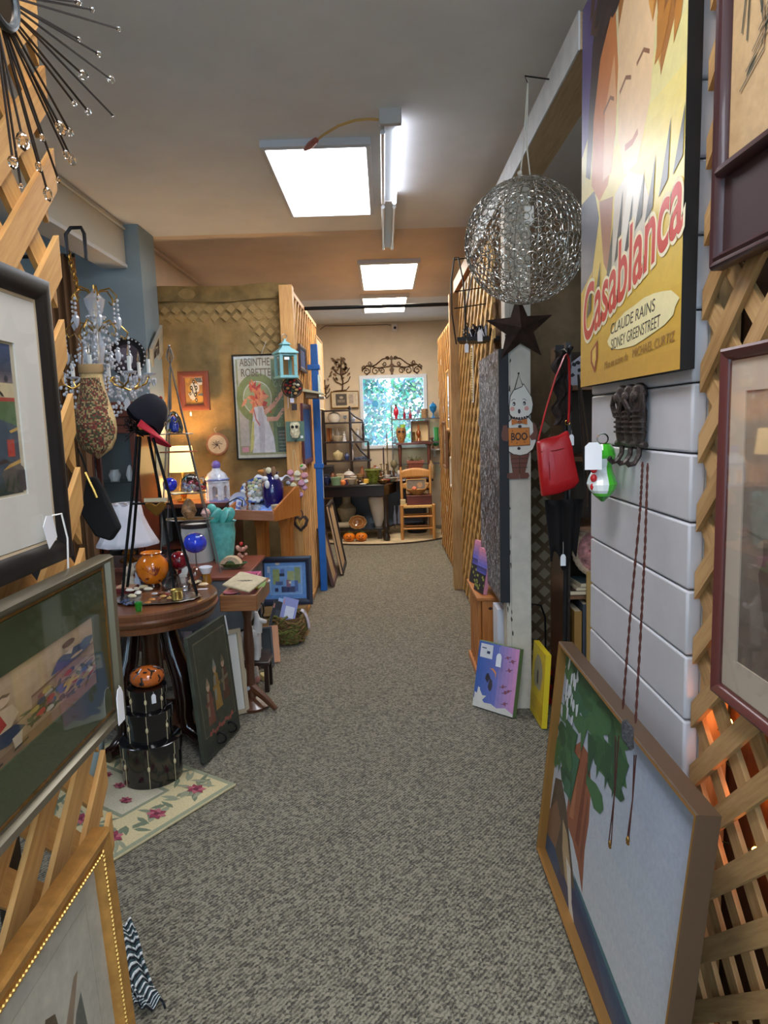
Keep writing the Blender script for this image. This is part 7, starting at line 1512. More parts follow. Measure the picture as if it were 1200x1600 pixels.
for z_ in (.14, .30): 
    MB().tube([V((-cw, -.18, z_+.02)), V((cw, -.18, z_+.02))], .012, 8).build('rung', CP, CH); MB().tube([V((-cw*.92, .19, z_)), V((cw*.92, .19, z_))], .012, 8).build('rung', CP, CH)
    for s in (-1, 1): MB().tube([V((s*cw, -.18, z_)), V((s*cw*.92, .19, z_))], .011, 8).build('rung', CP, CH)
b = MB(); N = 22
for q in range(N):
    f = (q+.5)/N; b.box((0, -.185+.37*f, chz-.002), (2*cw*(1-.06*f), .37/N*.85, .026))
b.build('rush_seat', M((206, 164, 100), .8, var=.15, scale=50), CH, bevel=.004)
t = thing('wooden_box', 'dark red-brown wooden box on the ladder-back chair seat', 'box', (cx_+.03, 9.22, chz+.012)); MB().box((0, 0, .055), (.33, .22, .11)).build('body', WOOD((72, 28, 24), (104, 48, 40), .4, coat=.3), t, bevel=.004); MB().box((0, 0, .118), (.34, .23, .014)).build('lid', WOOD((84, 36, 28), (116, 56, 44), .4, coat=.3), t, bevel=.003)
t = thing('trug_basket', 'boat-shaped wooden bowl on top of the red-brown box', 'bowl', (cx_+.0, 9.20, chz+.138)); MB().lathe([(0, 0), (.06, 0), (.13, .06), (.14, .075), (.125, .07), (.05, .015), (0, .012)], 24, sy=.6).build('bowl_body', M((164, 120, 66), .4, var=.15, scale=20), t); MB().tube([V((.10, 0, .06)), V((.15, 0, .12)), V((.17, 0, .16))], [.016, .012, .006], 8).build('prow_handle', M((164, 120, 66), .4), t)
t = thing('orange_ball', 'orange felt ball in the boat-shaped wooden bowl', 'ball', (cx_-.03, 9.19, chz+.138+.06)); MB().ball((0, 0, .025), .033, 14, 10).build('ball', M((222, 130, 96), .7), t)
t = thing('framed_print', 'small print standing behind the boat-shaped bowl on the chair', 'picture', mw=pose((cx_+.0, 9.31, chz+.138+.105), (1, 0, 0), (0, .1, 1))); rectsweep([(0, 0), (0, .014), (.012, .014), (.012, 0)], .27, .20).build('frame', M((196, 156, 96), .5), t); drawing([((136, 124, 110), rect(0, 0, 1, 1)), ((190, 150, 110), blob(.7, .6, .15, .2)), ((110, 104, 96), rect(0, 0, 1, .3))], .25, .18, 'picture', t, .004)
t = thing('paper_stack', 'small stack of cream papers on the left of the chair seat', 'papers', (cx_-.185, 9.26, chz+.012)); MB().box((0, 0, .03), (.07, .12, .06)).build('sheets', M((206, 186, 140), .8), t)

# stepped dark étagère against the far wall
YS = 9.98; xe = [at(x, 680, YS).x for x in (506, 548, 568, 575)]; zz = [at(530, y, YS).z for y in (642, 661, 691, 720)]
E = thing('stepped_etagere', 'stepped dark wood étagère against the far wall, left of the window', 'shelf', (xe[0], YS, 0))
ws = [xe[1]-xe[0], xe[2]-xe[0], xe[3]-xe[0]]
for i, (w_, z_) in enumerate(((ws[0], zz[0]), (ws[1], zz[1]), (ws[2], zz[2]), (ws[2]+.03, zz[3]))): MB().box((w_/2, 0, z_), (w_+.02, .24, .022)).build('shelf', DARKWD, E, bevel=.003)
for (x, z0, z1) in ((0, 0, zz[0]), (ws[0], 0, zz[0]), (ws[1], zz[2], zz[1]), (ws[2], 0, zz[2])):
    for y in (-.1, .1): MB().lathe([(.014, z0), (.02, z0+(z1-z0)*.3), (.013, z0+(z1-z0)*.5), (.02, z0+(z1-z0)*.7), (.014, z1-.012)], 10, (x, y, 0)).build('spindle_post', DARKWD, E)
for x in (0, ws[0]): MB().lathe([(.02, 0), (.026, .02), (.012, .045), (0, .055)], 10, (x, -.1, zz[0]+.01)).build('finial', DARKWD, E)
for (p0, p1) in (((ws[0], zz[0]-.02), (ws[1], zz[1]+.02)), ((ws[0], zz[1]-.06), (ws[1], zz[2]+.02)), ((ws[1]*.8, zz[2]-.02), (ws[2], zz[3]+.03))): MB().tube([V((p0[0], -.1, p0[1])), V(((p0[0]+p1[0])/2-.02, -.1, (p0[1]+p1[1])/2)), V((p1[0], -.1, p1[1]))], .013, 8).build('scroll_bracket', DARKWD, E)
MB().box((ws[2]/2, 0, .5), (ws[2], .22, .02)).build('shelf', DARKWD, E)
kz = YS/FPX
def es(name, lab, cat, px, lvl, prof, mat, dy=-.02, part='body', group=None):
    t = thing(name, lab, cat, (at(px, 680, YS).x, YS+dy, zz[lvl]+.0115), 0, group); MB().lathe([(r*kz, z*kz) for r, z in prof], 18).build(part, mat, t); return t
t = es('soup_tureen', 'white lidded soup tureen on the top étagère shelf left of the window', 'tureen', 523, 1, [(0, 0), (7, 0), (10, 6), (9, 11), (9.5, 12), (5, 15), (1, 16), (1.5, 17.5), (0, 18)], M((222, 212, 196), .2, coat=.5))
for s in (-1, 1): MB().ring((s*10*kz, 0, 8*kz), 2*kz, .006, 10, 6, axis='y').build('handle', M((222, 212, 196), .2), t)
es('goblet', 'clear glass goblet beside the white soup tureen', 'glass', 540, 1, [(0, 0), (3, .3), (.6, 1), (.6, 4), (3, 6), (3, 10), (2.6, 10), (0, 5)], M((206, 210, 214), .05, trans=.7))
es('blue_pitcher', 'small white and blue creamer at the stepped end of the étagère', 'pitcher', 553, 1, VASE(3.5, 8), M((196, 206, 226), .2, coat=.5))
for px, lab in ((520, 'slim clear bottle at the left on the middle étagère shelf'), (527, 'second slim clear bottle on the middle étagère shelf')): es('slim_bottle', lab, 'bottle', px, 2, [(0, 0), (2.4, 0), (2.6, 12), (1, 16), (1, 20), (0, 20)], M((206, 196, 186), .1, trans=.4), .05)
es('floral_bowl', 'white bowl with dark motif at the front of the middle étagère shelf', 'bowl', 527, 2, BOWL(9, 9), M((206, 190, 166), .25, coat=.4, var=.2, scale=40), -.05)
for px, h, lab in ((538, 15, 'grey figurine at the right of the middle étagère shelf'), (549, 17, 'white lady figurine past the étagère post on the middle shelf'), (559, 21, 'tall white and black figurine at the stepped end of the middle étagère shelf')): 
    t = es('figurine', lab, 'figurine', px, 2, [(0, 0), (3.2, 0), (2.4, h*.3), (1.6, h*.5), (2.2, h*.7), (.8, h*.8), (0, h*.82)], M((206, 202, 200), .3, var=.2, scale=50), -.05); MB().ball((0, 0, h*.9*kz), h*.1*kz, 8, 6).build('head', M((214, 200, 186), .4), t)
es('ginger_jar', 'round cream jar with orange flower on the lower étagère shelf', 'jar', 527, 3, [(0, 0), (5, 0), (8.5, 6), (8, 11), (4, 13), (2, 15), (0, 16)], M((214, 196, 150), .25, coat=.5, var=.15, scale=40), -.05)
es('blue_jar', 'small dark blue jar right of the round cream jar on the lower étagère shelf', 'jar', 541, 3, VASE(4, 11), M((70, 80, 130), .2, coat=.5), -.05)
es('slim_vase', 'tall white vase beside the étagère post on the lower shelf', 'vase', 549, 3, VASE(3, 20), M((206, 196, 190), .3), -.05)
for i, px in enumerate((556, 563, 570)): es('blue_saucer', 'stacked blue and white saucers at the stepped end of the lower étagère shelf', 'china', px, 3, BOWL(5, 3+i), M((150, 166, 206), .2, coat=.5), -.03, group='blue saucers on the étagère')
for px in (512, 516): es('book', 'tall narrow brown book at the left end of the middle étagère shelf', 'book', px, 2, [(0, 0), (2, 0), (2, 21), (0, 21)], M((160, 96, 50), .6), .06, 'cover', 'brown books at the end of the shelf')

# glass shelf unit in the window, things on it
YG = 10.12; gx0, gx1 = at(612, 652, YG).x, at(692, 652, YG).x; gz = at(650, 654, YG).z; k = YG/FPX
G = thing('glass_shelf_unit', 'slim metal shelf unit with glass shelf across the right half of the window', 'shelf', (gx0, YG, 0)); SM = M((120, 112, 108), .35, .6)
for x in (0, gx1-gx0):
    for y in (-.09, .09): MB().box((x, y, (gz+.2)/2 if x == 0 else gz/2), (.014, .014, gz+.2 if x == 0 else gz)).build('upright', SM, G)
for z in (gz, gz-.34, .95): MB().box(((gx1-gx0)/2, 0, z), (gx1-gx0, .2, .008)).build('glass_shelf', PANE((214, 232, 232)), G); MB().box(((gx1-gx0)/2, -.1, z-.006), (gx1-gx0, .012, .02)).build('shelf_rail', SM, G)
def gs(name, lab, cat, px, prof, mat, z=None, dy=0, part='body'):
    t = thing(name, lab, cat, (at(px, 652, YG).x, YG+dy, (gz if z is None else z)+.0045)); MB().lathe([(r*k, q*k) for r, q in prof], 20).build(part, mat, t); return t
RG = lambda c, a=.35: M(c, .05, trans=a, coat=1)
t = gs('red_vase', 'red glass vase with dark stopper on the window shelf, leftmost of the red pieces', 'vase', 619, [(0, 0), (2.6, 0), (2, 3), (4.4, 9), (4.2, 13), (1.8, 17), (2.8, 18.5), (0, 18.5)], RG((226, 40, 64))); MB().lathe([(1*k, 18.5*k), (1.8*k, 22*k), (.6*k, 21*k)], 10).build('stopper', M((90, 40, 50), .3), t)
gs('red_bottle', 'slim crimson bottle on the window shelf right after the stoppered red vase', 'bottle', 632, [(0, 0), (2.2, 0), (2.4, 6), (.9, 11), (.6, 18), (0, 18)], RG((170, 16, 54)))
gs('red_bottle', 'slim crimson bottle on the window shelf next to the clear goblet', 'bottle', 641, [(0, 0), (2.4, 0), (2.6, 6), (1.1, 10), (.5, 18), (0, 18)], RG((170, 16, 54)))
gs('clear_goblet', 'clear glass goblet on the window shelf between red bottle and brown pot', 'glass', 653, [(0, 0), (2.4, .4), (.6, 1), (.7, 4), (2.6, 8), (3, 13), (2.6, 13), (0, 6)], M((214, 206, 226), .05, trans=.7))
t = gs('brown_pot', 'brown two-handled pottery pot on the window shelf beside the blue goblet', 'pot', 663, [(0, 0), (4, 0), (5, 4), (4.6, 9), (5.2, 14), (4.4, 14), (3, 5), (0, 3)], M((170, 134, 96), .5, var=.2, scale=40)); 
for s in (-1, 1): MB().ring((s*5*k, 0, 10*k), 2*k, .006, 10, 6, axis='y').build('handle', M((170, 134, 96), .5), t)
t = gs('blue_goblet', 'bright blue lidded glass goblet at the right end of the window shelf', 'goblet', 677, [(0, 0), (3.6, 0), (3, 1), (.9, 3), (.9, 7), (4.5, 11), (6, 17), (5.6, 17.5), (0, 17)], RG((40, 150, 226), .3)); MB().lathe([(5.8*k, 17.5*k), (4*k, 21*k), (1*k, 22.5*k), (1*k, 24*k), (0, 24.5*k)], 18).build('lid', RG((40, 150, 226), .3), t)
t = gs('green_vase', 'green and white cased glass vase hanging below the right end of the window shelf', 'vase', 681, [(0, 0), (5, 0), (5.2, 2), (3.6, 6), (4.2, 21), (3.8, 21), (2.5, 5), (0, 3)], M((60, 150, 70), .15, coat=.8), gz-.335+.0)
gs('clear_decanter', 'clear decanter with thin neck on the lower window shelf', 'bottle', 616, [(0, 0), (2.6, 0), (3.2, 5), (1, 8), (.7, 16), (0, 16)], M((150, 166, 176), .05, trans=.6), gz-.34)
t = thing('suncatcher', 'round aqua glass suncatcher hanging in the window', 'suncatcher', at(586, 631, 10.28)); MB().lathe([(0, -.004), (5*k, -.004), (5*k, .004), (0, .004)], 24, M4=Matrix.Rotation(PI/2, 4, 'X')).build('disc', M((90, 190, 230), .1, trans=.5), t); MB().tube([V((-3*k, 0, 4*k)), V((0, 0, 11*k)), V((3*k, 0, 4*k))], .002, 5).build('hanging_cord', M((120, 130, 130), .6), t)
# small table with owl pot and display box in front of the shelf unit
YT = 9.90; kt = YT/FPX; tz = at(650, 691, YT).z; tx0, tx1 = at(618, 690, YT).x, at(676, 690, YT).x
t = table('display_stand', 'reddish wooden display stand under the right half of the window, holding the owl pot', tx0, tx1, YT-.09, YT+.06, tz, .03, MAHOG, 0, legs=False)
for x in (-1, 1): MB().lathe([(.02, .016), (.024, TZ_), (.03, TZ_+.1), (.02, TZ_+.2), (.03, tz-.05), (.024, tz-.03)], 12, (x*(tx1-tx0)/2*.78, 0, 0)).build('turned_leg', MAHOG, t)
t.location.z = 0
o = thing('owl_pot', 'brown carved owl pot on the left of the reddish display stand', 'pot', (at(627, 690, YT).x, YT-.02, tz+.001)); MB().lathe([(0, 0), (4*kt, 0), (7.5*kt, 10*kt), (8*kt, 16*kt), (7*kt, 22*kt), (5*kt, 23*kt), (0, 21*kt)], 20).build('pot_body', M((170, 122, 70), .5, var=.3, scale=40), o)
for s in (-1, 1): MB().lathe([(0, 0), (2.2*kt, 0), (2.2*kt, .6*kt), (0, .8*kt)], 12, M4=pose((s*3*kt, -7.2*kt, 17*kt), (1, 0, 0), (0, 0, 1))).build('eye', M((50, 32, 24), .5), o); MB().lathe([(1.8*kt, 21*kt), (0, 26*kt)], 6, (s*4.5*kt, 0, 0)).build('ear_tuft', M((150, 100, 60), .5), o)
tag(MB().lathe([(0, 0), (4*kt, 0), (4.6*kt, 5*kt), (4*kt, 5*kt), (0, 2*kt)], 18).build('lime_votive', M((190, 236, 110), .15, trans=.3), loc=(at(630, 690, YT).x, YT-.02, tz+.001+23.2*kt)), 'lime glass votive sitting on the owl pot', 'votive')
dz = 33*kt; dx0, dx1 = at(642, 690, YT).x, at(671, 690, YT).x
D = thing('display_box', 'brown framed display box with cream lining on the reddish display stand', 'box', ((dx0+dx1)/2, YT-.01, tz+.001)); W_ = dx1-dx0
for x in (-1, 1): MB().box((x*(W_/2-.008), 0, dz/2), (.016, .12, dz)).build('side', WALNUT, D)
for z in (.008, dz-.008): MB().box((0, 0, z), (W_-.032, .12, .016)).build('end', WALNUT, D)
MB().box((0, .054, dz/2), (W_-.03, .01, dz-.03)).build('lining', M((236, 206, 156), .7), D)
t = thing('amber_decanter', 'amber decanter on a bronze foot inside the brown display box', 'decanter', (at(654, 690, YT).x, YT-.03, tz+.018)); MB().lathe([(0, 0), (4*kt, 0), (3*kt, 2*kt), (1*kt, 5*kt), (3.5*kt, 10*kt), (3.6*kt, 14*kt), (1.4*kt, 17*kt), (1.4*kt, 24*kt), (0, 26*kt)], 16).build('decanter_body', M((176, 92, 40), .15, trans=.3, coat=.6), t)
t = thing('brass_bell', 'small brass cylinder beside the amber decanter in the display box', 'ornament', (at(647, 690, YT).x, YT-.03, tz+.018)); MB().lathe([(0, 0), (2*kt, 0), (1.6*kt, 9*kt), (2.2*kt, 14*kt), (0, 14*kt)], 12).build('cylinder', BRASS, t)
# planter and side pieces below
t = thing('wooden_planter', 'tapered reddish wooden planter with dried greenery standing on the dark table end', 'planter', (at(649, 735, 9.66).x, 9.66, TZ_)); k6 = 9.66/FPX
MB().lathe([(11*k6, 0), (17*k6, 25*k6), (18.5*k6, 25*k6), (18.5*k6, 29*k6), (15*k6, 29*k6), (10*k6, 3*k6), (0, 3*k6)], 4, a0=PI/4).build('planter_box', WOOD((120, 62, 48), (160, 96, 76), .5), t)
b = MB()
for i in range(40): a_ = random.uniform(0, 6.3); l_ = random.uniform(6, 14)*k6; b.tube([V((0, 0, 26*k6)), V((l_*.5*math.cos(a_), l_*.4*math.sin(a_), 31*k6)), V((l_*math.cos(a_), l_*.6*math.sin(a_), (30+random.uniform(-8, 6))*k6))], .004, 4)
b.build('dried_greenery', M((104, 100, 62), .8, var=.2), t)
t = thing('carved_bottle', 'tan carved wooden bottle at the right end of the dark table', 'bottle', (at(674, 735, 9.75).x, 9.74, TZ_)); MB().lathe([(0, 0), (4.5*k6, 0), (5*k6, 14*k6), (4.6*k6, 20*k6), (2*k6, 24*k6), (2.4*k6, 28*k6), (0, 28*k6)], 16).build('bottle_body', M((170, 136, 96), .5, var=.2, scale=30), t)
pz = at(678, 702, 9.95).z
t = thing('wall_bracket_shelf', 'narrow white bracket shelf to the right of the display stand', 'shelf', (at(679, 702, 9.95).x+.02, 10.18, pz)); MB().box((0, 0, -.01), (.22, .22, .018)).build('board', WHITE, t); MB().box((0, .09, -.07), (.03, .03, .10)).build('bracket', WHITE, t)
for i, (px, c, lab) in enumerate(((670, (40, 130, 70), 'green glass mushroom at the left of the white bracket shelf'), (682, (30, 120, 60), 'green glass mushroom at the right of the white bracket shelf'))):
    t = thing('glass_mushroom', lab, 'ornament', (at(px, 702, 10.1).x, 10.12, pz)); MB().lathe([(0, 0), (3*k6, 0), (2*k6, 6*k6), (0, 7*k6)], 12).build('stalk', M((190, 150, 120), .4), t); MB().ball((0, 0, 8*k6), (5.5*k6, 5*k6, 4*k6), 14, 8).build('cap', M(c, .1, coat=.8), t)
t = thing('pink_goblet', 'pink glass compote standing between the green glass mushrooms', 'compote', (at(677, 702, 10.1).x, 10.19, pz)); MB().lathe([(0, 0), (3*k6, 0), (1*k6, 4*k6), (1*k6, 12*k6), (7*k6, 18*k6), (6.5*k6, 18.5*k6), (0, 14*k6)], 18).build('compote_body', M((206, 120, 96), .2, coat=.5), t)
# silver/crystal oddments behind the table under the window
for i, (px, h, c, lab) in enumerate(((612, 44, (190, 184, 170), 'thin brass spire candlestick against the window'), )):
    t = thing('spire_candlestick', lab, 'candlestick', (at(px-6, 735, 9.76).x, 9.75, TZ_)); MB().lathe([(0, 0), (4*k6, 0), (1*k6, 3*k6), (2*k6, 20*k6), (.6*k6, 30*k6), (1.4*k6, 48*k6), (.3*k6, 78*k6), (0, 79*k6)], 12).build('spire', M((150, 130, 100), .3, .7), t)
for i, (px, Y_, prof, c, lab) in enumerate(((616, 9.7, [(0, 0), (1.5, 0), (1.2, 16), (5, 20), (5.5, 26), (3, 30), (0, 30)], (120, 112, 84), 'bronze flower-headed stand behind the silver pitcher'), (624, 9.74, [(0, 0), (4, 0), (5, 8), (3, 13), (0, 14)], (196, 186, 178), 'pale stone jar beside the cut crystal bowl'), (636, 9.75, VASE(4, 20), (150, 110, 84), 'brown bottle vase behind the red jar candle'), (620, 9.6, POT(4.5, 9), (214, 214, 220), 'clear glass canister beside the silver pitcher'))):
    fp('tabletop_piece', lab, 'tableware', px, 742, TZ_, prof, M(c, .3), Y_)

# wall pieces
def scroll(b, pts, r=.008): b.tube([V((x, 0, z)) for x, z in pts], r, 6)
c = at(612, 574, YW-.02); kw = YW/FPX
t = thing('wall_scrollwork', 'brown wrought-iron scrollwork arch on the far wall above the window', 'wall decoration', c); b = MB()
for s in (-1, 1):
    for (x, z, r0_, r1_, a0_, tn) in ((39, -5, 6, 1.5, 0, 1.4), (25, -5, 6.5, 1.5, PI, -1.3), (15, -5, 5, 1.2, 0, 1.3), (33, 7, 3.6, 1, PI, 1.3), (11, 6, 3.4, 1, 0, -1.2), (6, 14, 3, 1, 0, 1.2), (43, 2, 3, .8, 0, -1.2)): scroll(b, [(s*px_*kw, pz_*kw) for px_, pz_ in spiral(x, z, r0_, r1_, a0_, tn)], .006)
    scroll(b, [(s*x*kw, z*kw) for x, z in ((4, 15), (14, 13), (24, 5), (32, 2), (38, 4), (46, -3))], .008); scroll(b, [(s*x*kw, z*kw) for x, z in ((3, 2), (12, 1), (22, 0), (32, 3))], .007); scroll(b, [(s*x*kw, z*kw) for x, z in ((32, 2), (33, -6), (40, -11))], .006)
b.build('scrolls', WIRE, t)
b = MB(); b.prism([(0, -15*kw), (2*kw, -11*kw), (1*kw, -8*kw), (3.4*kw, -3*kw), (1.2*kw, 0), (3.8*kw, 3*kw), (1.2*kw, 6*kw), (1*kw, 11*kw), (3*kw, 14*kw), (0, 18*kw), (-3*kw, 14*kw), (-1*kw, 11*kw), (-1.2*kw, 6*kw), (-3.8*kw, 3*kw), (-1.2*kw, 0), (-3.4*kw, -3*kw), (-1*kw, -8*kw), (-2*kw, -11*kw)], -.01, .01, pose((0, 0, 0), (1, 0, 0), (0, 0, 1))); b.build('centre_finial', WIRE, t)
def treeorn(lab, px, py, w_, h_, n):
    c = at(px, py, YW-.02); t = thing('tree_ornament', lab, 'wall decoration', c); b = MB(); scroll(b, [(0, -h_*.5), (w_*.05, -h_*.2), (-w_*.04, .1*h_), (0, h_*.45)], .010)
    for s in (-1, 1): scroll(b, [(0, -h_*.3), (s*w_*.3, -h_*.2), (s*w_*.42, -h_*.05)], .007); scroll(b, [(0, 0), (s*w_*.25, h_*.08), (s*w_*.4, h_*.22)], .007); scroll(b, [(-w_*.45, -h_*.5), (w_*.2, -h_*.47), (w_*.35, -h_*.36)], .007) if s > 0 else None
    b.build('trunk', WIRE, t); b = MB()
    for i in range(n):
        z_ = random.uniform(-.2, .5)*h_; x_ = random.uniform(-.5, .5)*w_*(1-.7*max(0, z_/h_)); b.prism([(x_+q[0], z_+q[1]) for q in leaf(0, 0, w_*.22, w_*.10, random.uniform(0, 6.3))], -.006+random.uniform(-.004, .004), .004, pose((0, 0, 0), (1, 0, 0), (0, 0, 1)))
    b.build('leaves', M((120, 92, 62), .5, .3, var=.2, scale=20), t)
treeorn('brown metal bonsai tree ornament on the far wall left of the window', 534, 586, .30, .46, 34)
treeorn('smaller metal tree ornament at the left edge of the far wall', 508, 607, .16, .28, 16)
p0, p1 = at(517, 612, YW), at(561, 637, YW)
picture('framed_print', 'gold-framed black and white print on the far wall above the étagère', 'picture', FARW(((p0.x+p1.x)/2, YW-.03, (p0.z+p1.z)/2)), p1.x-p0.x, p0.z-p1.z, .012, .02, GOLD, [((226, 206, 172), rect(0, 0, 1, 1)), ((92, 84, 78), rect(.13, .08, .58, .92)), ((150, 136, 120), rect(.2, .3, .5, .5)), ((196, 180, 160), blob(.36, .66, .08, .1)), ((190, 170, 150), rect(.66, .2, .84, .86)), ((206, 190, 166), rect(.69, .5, .81, .56))], matw=.012, matc=(222, 206, 176))
t = thing('security_camera', 'small white security camera high on the far wall', 'camera', at(617, 512, YW-.03)); MB().lathe([(0, -.05), (.04, -.05), (.048, 0), (.04, .045), (0, .05)], 18, sy=.7).build('housing', M((214, 206, 200), .4), t); MB().lathe([(0, 0), (.02, 0), (.018, .02), (0, .024)], 14, M4=pose((0, -.03, -.005), (1, 0, 0), (0, 0, 1))).build('lens', BLACK, t); MB().box((0, .012, .055), (.03, .03, .03)).build('bracket', M((214, 206, 200), .4), t)
tag(MB().tube([at(500, 515, YW-.008), at(508, 509, YW-.008), at(540, 509, YW-.008), at(575, 508, YW-.008), at(604, 507, YW-.008), at(611, 508, YW-.01)], .006, 6).build('camera_cable', M((110, 92, 76), .6)), 'thin brown cable along the far wall to the security camera', 'cable')
# ================================================================== RIGHT MIDDLE
# turned post, lattices, burlap
t = thing('wooden_post', 'square weathered pine post at the right of the aisle under the brown rail', 'post', (.68, 6.30, 0)); MB().box((0, 0, 1.33), (.15, .10, 2.66)).build('post', PINE2, t, bevel=.003)
latB = lattice('lattice_panel', 'golden lattice panel on the right running from the wire plant holder to the pine post', pose((.70, 6.24, .02), (0, -1, 0), (0, 0, 1)), 1.9, 2.62, .15, .045, .011, WOOD((186, 140, 74), (226, 182, 112), .5), ang=45)
MB().box((.95, 2.62, .0), (1.9, .04, .03)).build('top_rail', PINE2, latB)
latC = lattice('lattice_panel', 'far right lattice panel beyond the weathered pine post, hung with small frames', pose((.70, 8.6, .02), (0, -1, 0), (0, 0, 1)), 2.22, 2.5, .15, .045, .011, PINE, ang=45)
MB().box((1.11, 2.5, .0), (2.22, .04, .03)).build('top_rail', PINE, latC)
t = thing('burlap_screen', 'brown burlap backing sheet behind the right-hand lattice', 'screen', (.745, 5.2, 0)); MB().grid(lambda u, v: V((.006*math.sin(u*20), -.88+1.85*u, .02+2.55*v)), 24, 8).build('burlap', M((112, 84, 56), .95, var=.15, scale=7, bump=.5, bscale=180), t, smooth=80)
t = thing('burlap_screen', 'dim burlap partition with pale diamonds behind the red bag', 'screen', (1.55, 4.12, 0)); MB().grid(lambda u, v: V((-.80+1.7*u, .006*math.sin(u*25), .005+2.6*v)), 24, 8).build('burlap', M((124, 104, 78), .95, var=.12, scale=7, bump=.5, bscale=180), t, smooth=80)
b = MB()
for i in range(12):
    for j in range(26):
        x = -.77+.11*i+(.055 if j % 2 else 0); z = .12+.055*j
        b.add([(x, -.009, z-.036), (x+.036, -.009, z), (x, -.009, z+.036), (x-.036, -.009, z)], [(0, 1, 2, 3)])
b.build('lit_diamonds', M((170, 156, 130), .95), t)  # paler diamonds painted in for light coming through a lattice
# small frames on the far right lattice (seen edge-on)
for i, (y_, z_, w_, h_, c_, lab) in enumerate(((7.0, 1.75, .35, .6, (190, 146, 84), 'pale gilt frame highest on the far right lattice, seen edge-on'), (7.5, 1.3, .4, .5, (120, 84, 52), 'brown frame seen edge-on in the middle of the far right lattice'), (6.75, 1.05, .25, .3, (206, 200, 190), 'white frame lowest on the far right lattice, seen edge-on'))):
    picture('framed_print', lab, 'picture', RIGHTW((.668, y_, z_)), w_, h_, .03, .03, M(c_, .5), [((206, 196, 176), rect(0, 0, 1, 1)), ((150, 140, 120), blob(.5, .5, .3, .3, 10))])
for i, (px, py) in enumerate(((686, 566), (690, 640), (692, 668), (693, 735), (696, 795))):
    p = atx(px, py, .655); tag(MB().prism([(-.014, -.03), (.014, -.03), (.014, .024), (0, .034), (-.014, .024)], -.001, .001, pose((0, 0, 0), (0, 1, 0), (0, 0, 1))).build('price_tag', M((230, 226, 220), .7), loc=(.675, p.y, p.z)), 'small white price tag hanging on the far right lattice', 'tag', 'price tags on the far right lattice')

# white painted post with chipped edge
t = thing('white_post', 'chipped cream-white wooden post carrying the ghost sign', 'post', (.685, 3.61, 0)); MB().box((0, 0, 1.355), (.13, .10, 2.71)).build('post', M((206, 196, 180), .6, var=.06, scale=9), t, bevel=.003)
b = MB()
for i in range(26):
    z = .15+random.random()*2.2; x = -.045+random.gauss(0, .006) if i % 3 else -.06
    b.col = (70, 60, 52); q = blob(x, z, random.uniform(.002, .005), random.uniform(.006, .02), 7, .4); b.add([(u, -.0506, v) for u, v in q], [tuple(range(7))])
b.add([(-.0405, -.0505, .02), (-.0395, -.0505, .02), (-.0395, -.0505, 2.6), (-.0405, -.0505, 2.6)], [(0, 1, 2, 3)])
b.build('chipped_paint', PRINT(.8, var=0), t)
# black and white textured canvas
p0, p1 = at(783, 545, 3.545), at(788, 942, 3.545)
t = thing('textured_canvas', 'tall black and white textured canvas hung on the aisle side of the white post', 'artwork', mw=RIGHTW((.61, 3.545+.36, (p0.z+p1.z)/2))); Hc = p0.z-p1.z; MB().box((0, 0, 0), (.72, Hc, .05)).build('canvas_edge', M((38, 38, 42), .6), t)
b = MB(); b.col = (66, 68, 74); b.add([(-.36, -Hc/2, .0253), (.36, -Hc/2, .0253), (.36, Hc/2, .0253), (-.36, Hc/2, .0253)], [(0, 1, 2, 3)])
for i in range(2600):
    x, y = random.uniform(-.35, .35), random.uniform(-Hc/2+.01, Hc/2-.01); l = random.uniform(.01, .035); a = random.gauss(PI/2, .5); w_ = random.uniform(.003, .007); b.col = random.choice([(226, 228, 232), (216, 218, 222), (176, 180, 188), (30, 32, 36), (130, 134, 142)])
    b.add([(u, v, .0257+random.random()*.002) for u, v in stroke([(x, y), (x+l*math.cos(a)*.5+.004, y+l*math.sin(a)*.5), (x+l*math.cos(a), y+l*math.sin(a))], w_)], [(0, 1, 2, 3, 4, 5)])
b.build('brushwork', PRINT(.35, var=0), t)
pricetag(t, (-.34, .33, .032), .035, (-.3, 0, 1), .01)
# rusty star
c = at(814, 512, 3.50)
t = thing('barn_star', 'dark rusty metal barn star at the top of the white post behind the wire globe', 'star', mw=FARW((c.x, 3.535, c.z))); ro, ri = .175, .072; b = MB(); pts = []
for i in range(10): r_ = ro if i % 2 == 0 else ri; a_ = PI/2+i*PI/5+.05; pts.append((r_*math.cos(a_), r_*math.sin(a_), 0))
b.add(pts+[(0, 0, .045)], [(i, (i+1) % 10, 10) for i in range(10)]+[tuple(reversed(range(10)))]); b.build('star_body', M((62, 44, 36), .6, .4, var=.25, scale=20), t)
# ghost sign
c = at(812, 668, 3.53); kg = 3.53/FPX
t = thing('ghost_sign', 'painted wooden ghost sign holding an orange BOO board, hung on the white post', 'sign', mw=FARW((c.x, 3.553, c.z)))
G_ = lambda x, y: ((x-812)*kg, -(y-668)*kg)
def flat(pts, z0, z1, c_, name, mat=None): return MB().prism([G_(*p) for p in pts], z0, z1).build(name, mat or M(c_, .5), t)
OUTL = (58, 42, 36)
head = [(797, 637), (799, 620), (804, 611), (812, 608), (817, 606), (819, 602), (822, 607), (825, 612), (831, 622), (833, 633), (831, 645), (824, 653), (814, 655), (803, 653), (798, 647)]
body = [(803, 652), (826, 652), (833, 662), (838, 676), (838, 690), (833, 702), (824, 709), (814, 711), (803, 709), (794, 703), (788, 692), (787, 678), (792, 664)]
def grow(p, f): cx = sum(a for a, b_ in p)/len(p); cy = sum(b_ for a, b_ in p)/len(p); return [(cx+(a-cx)*f, cy+(b_-cy)*f) for a, b_ in p]
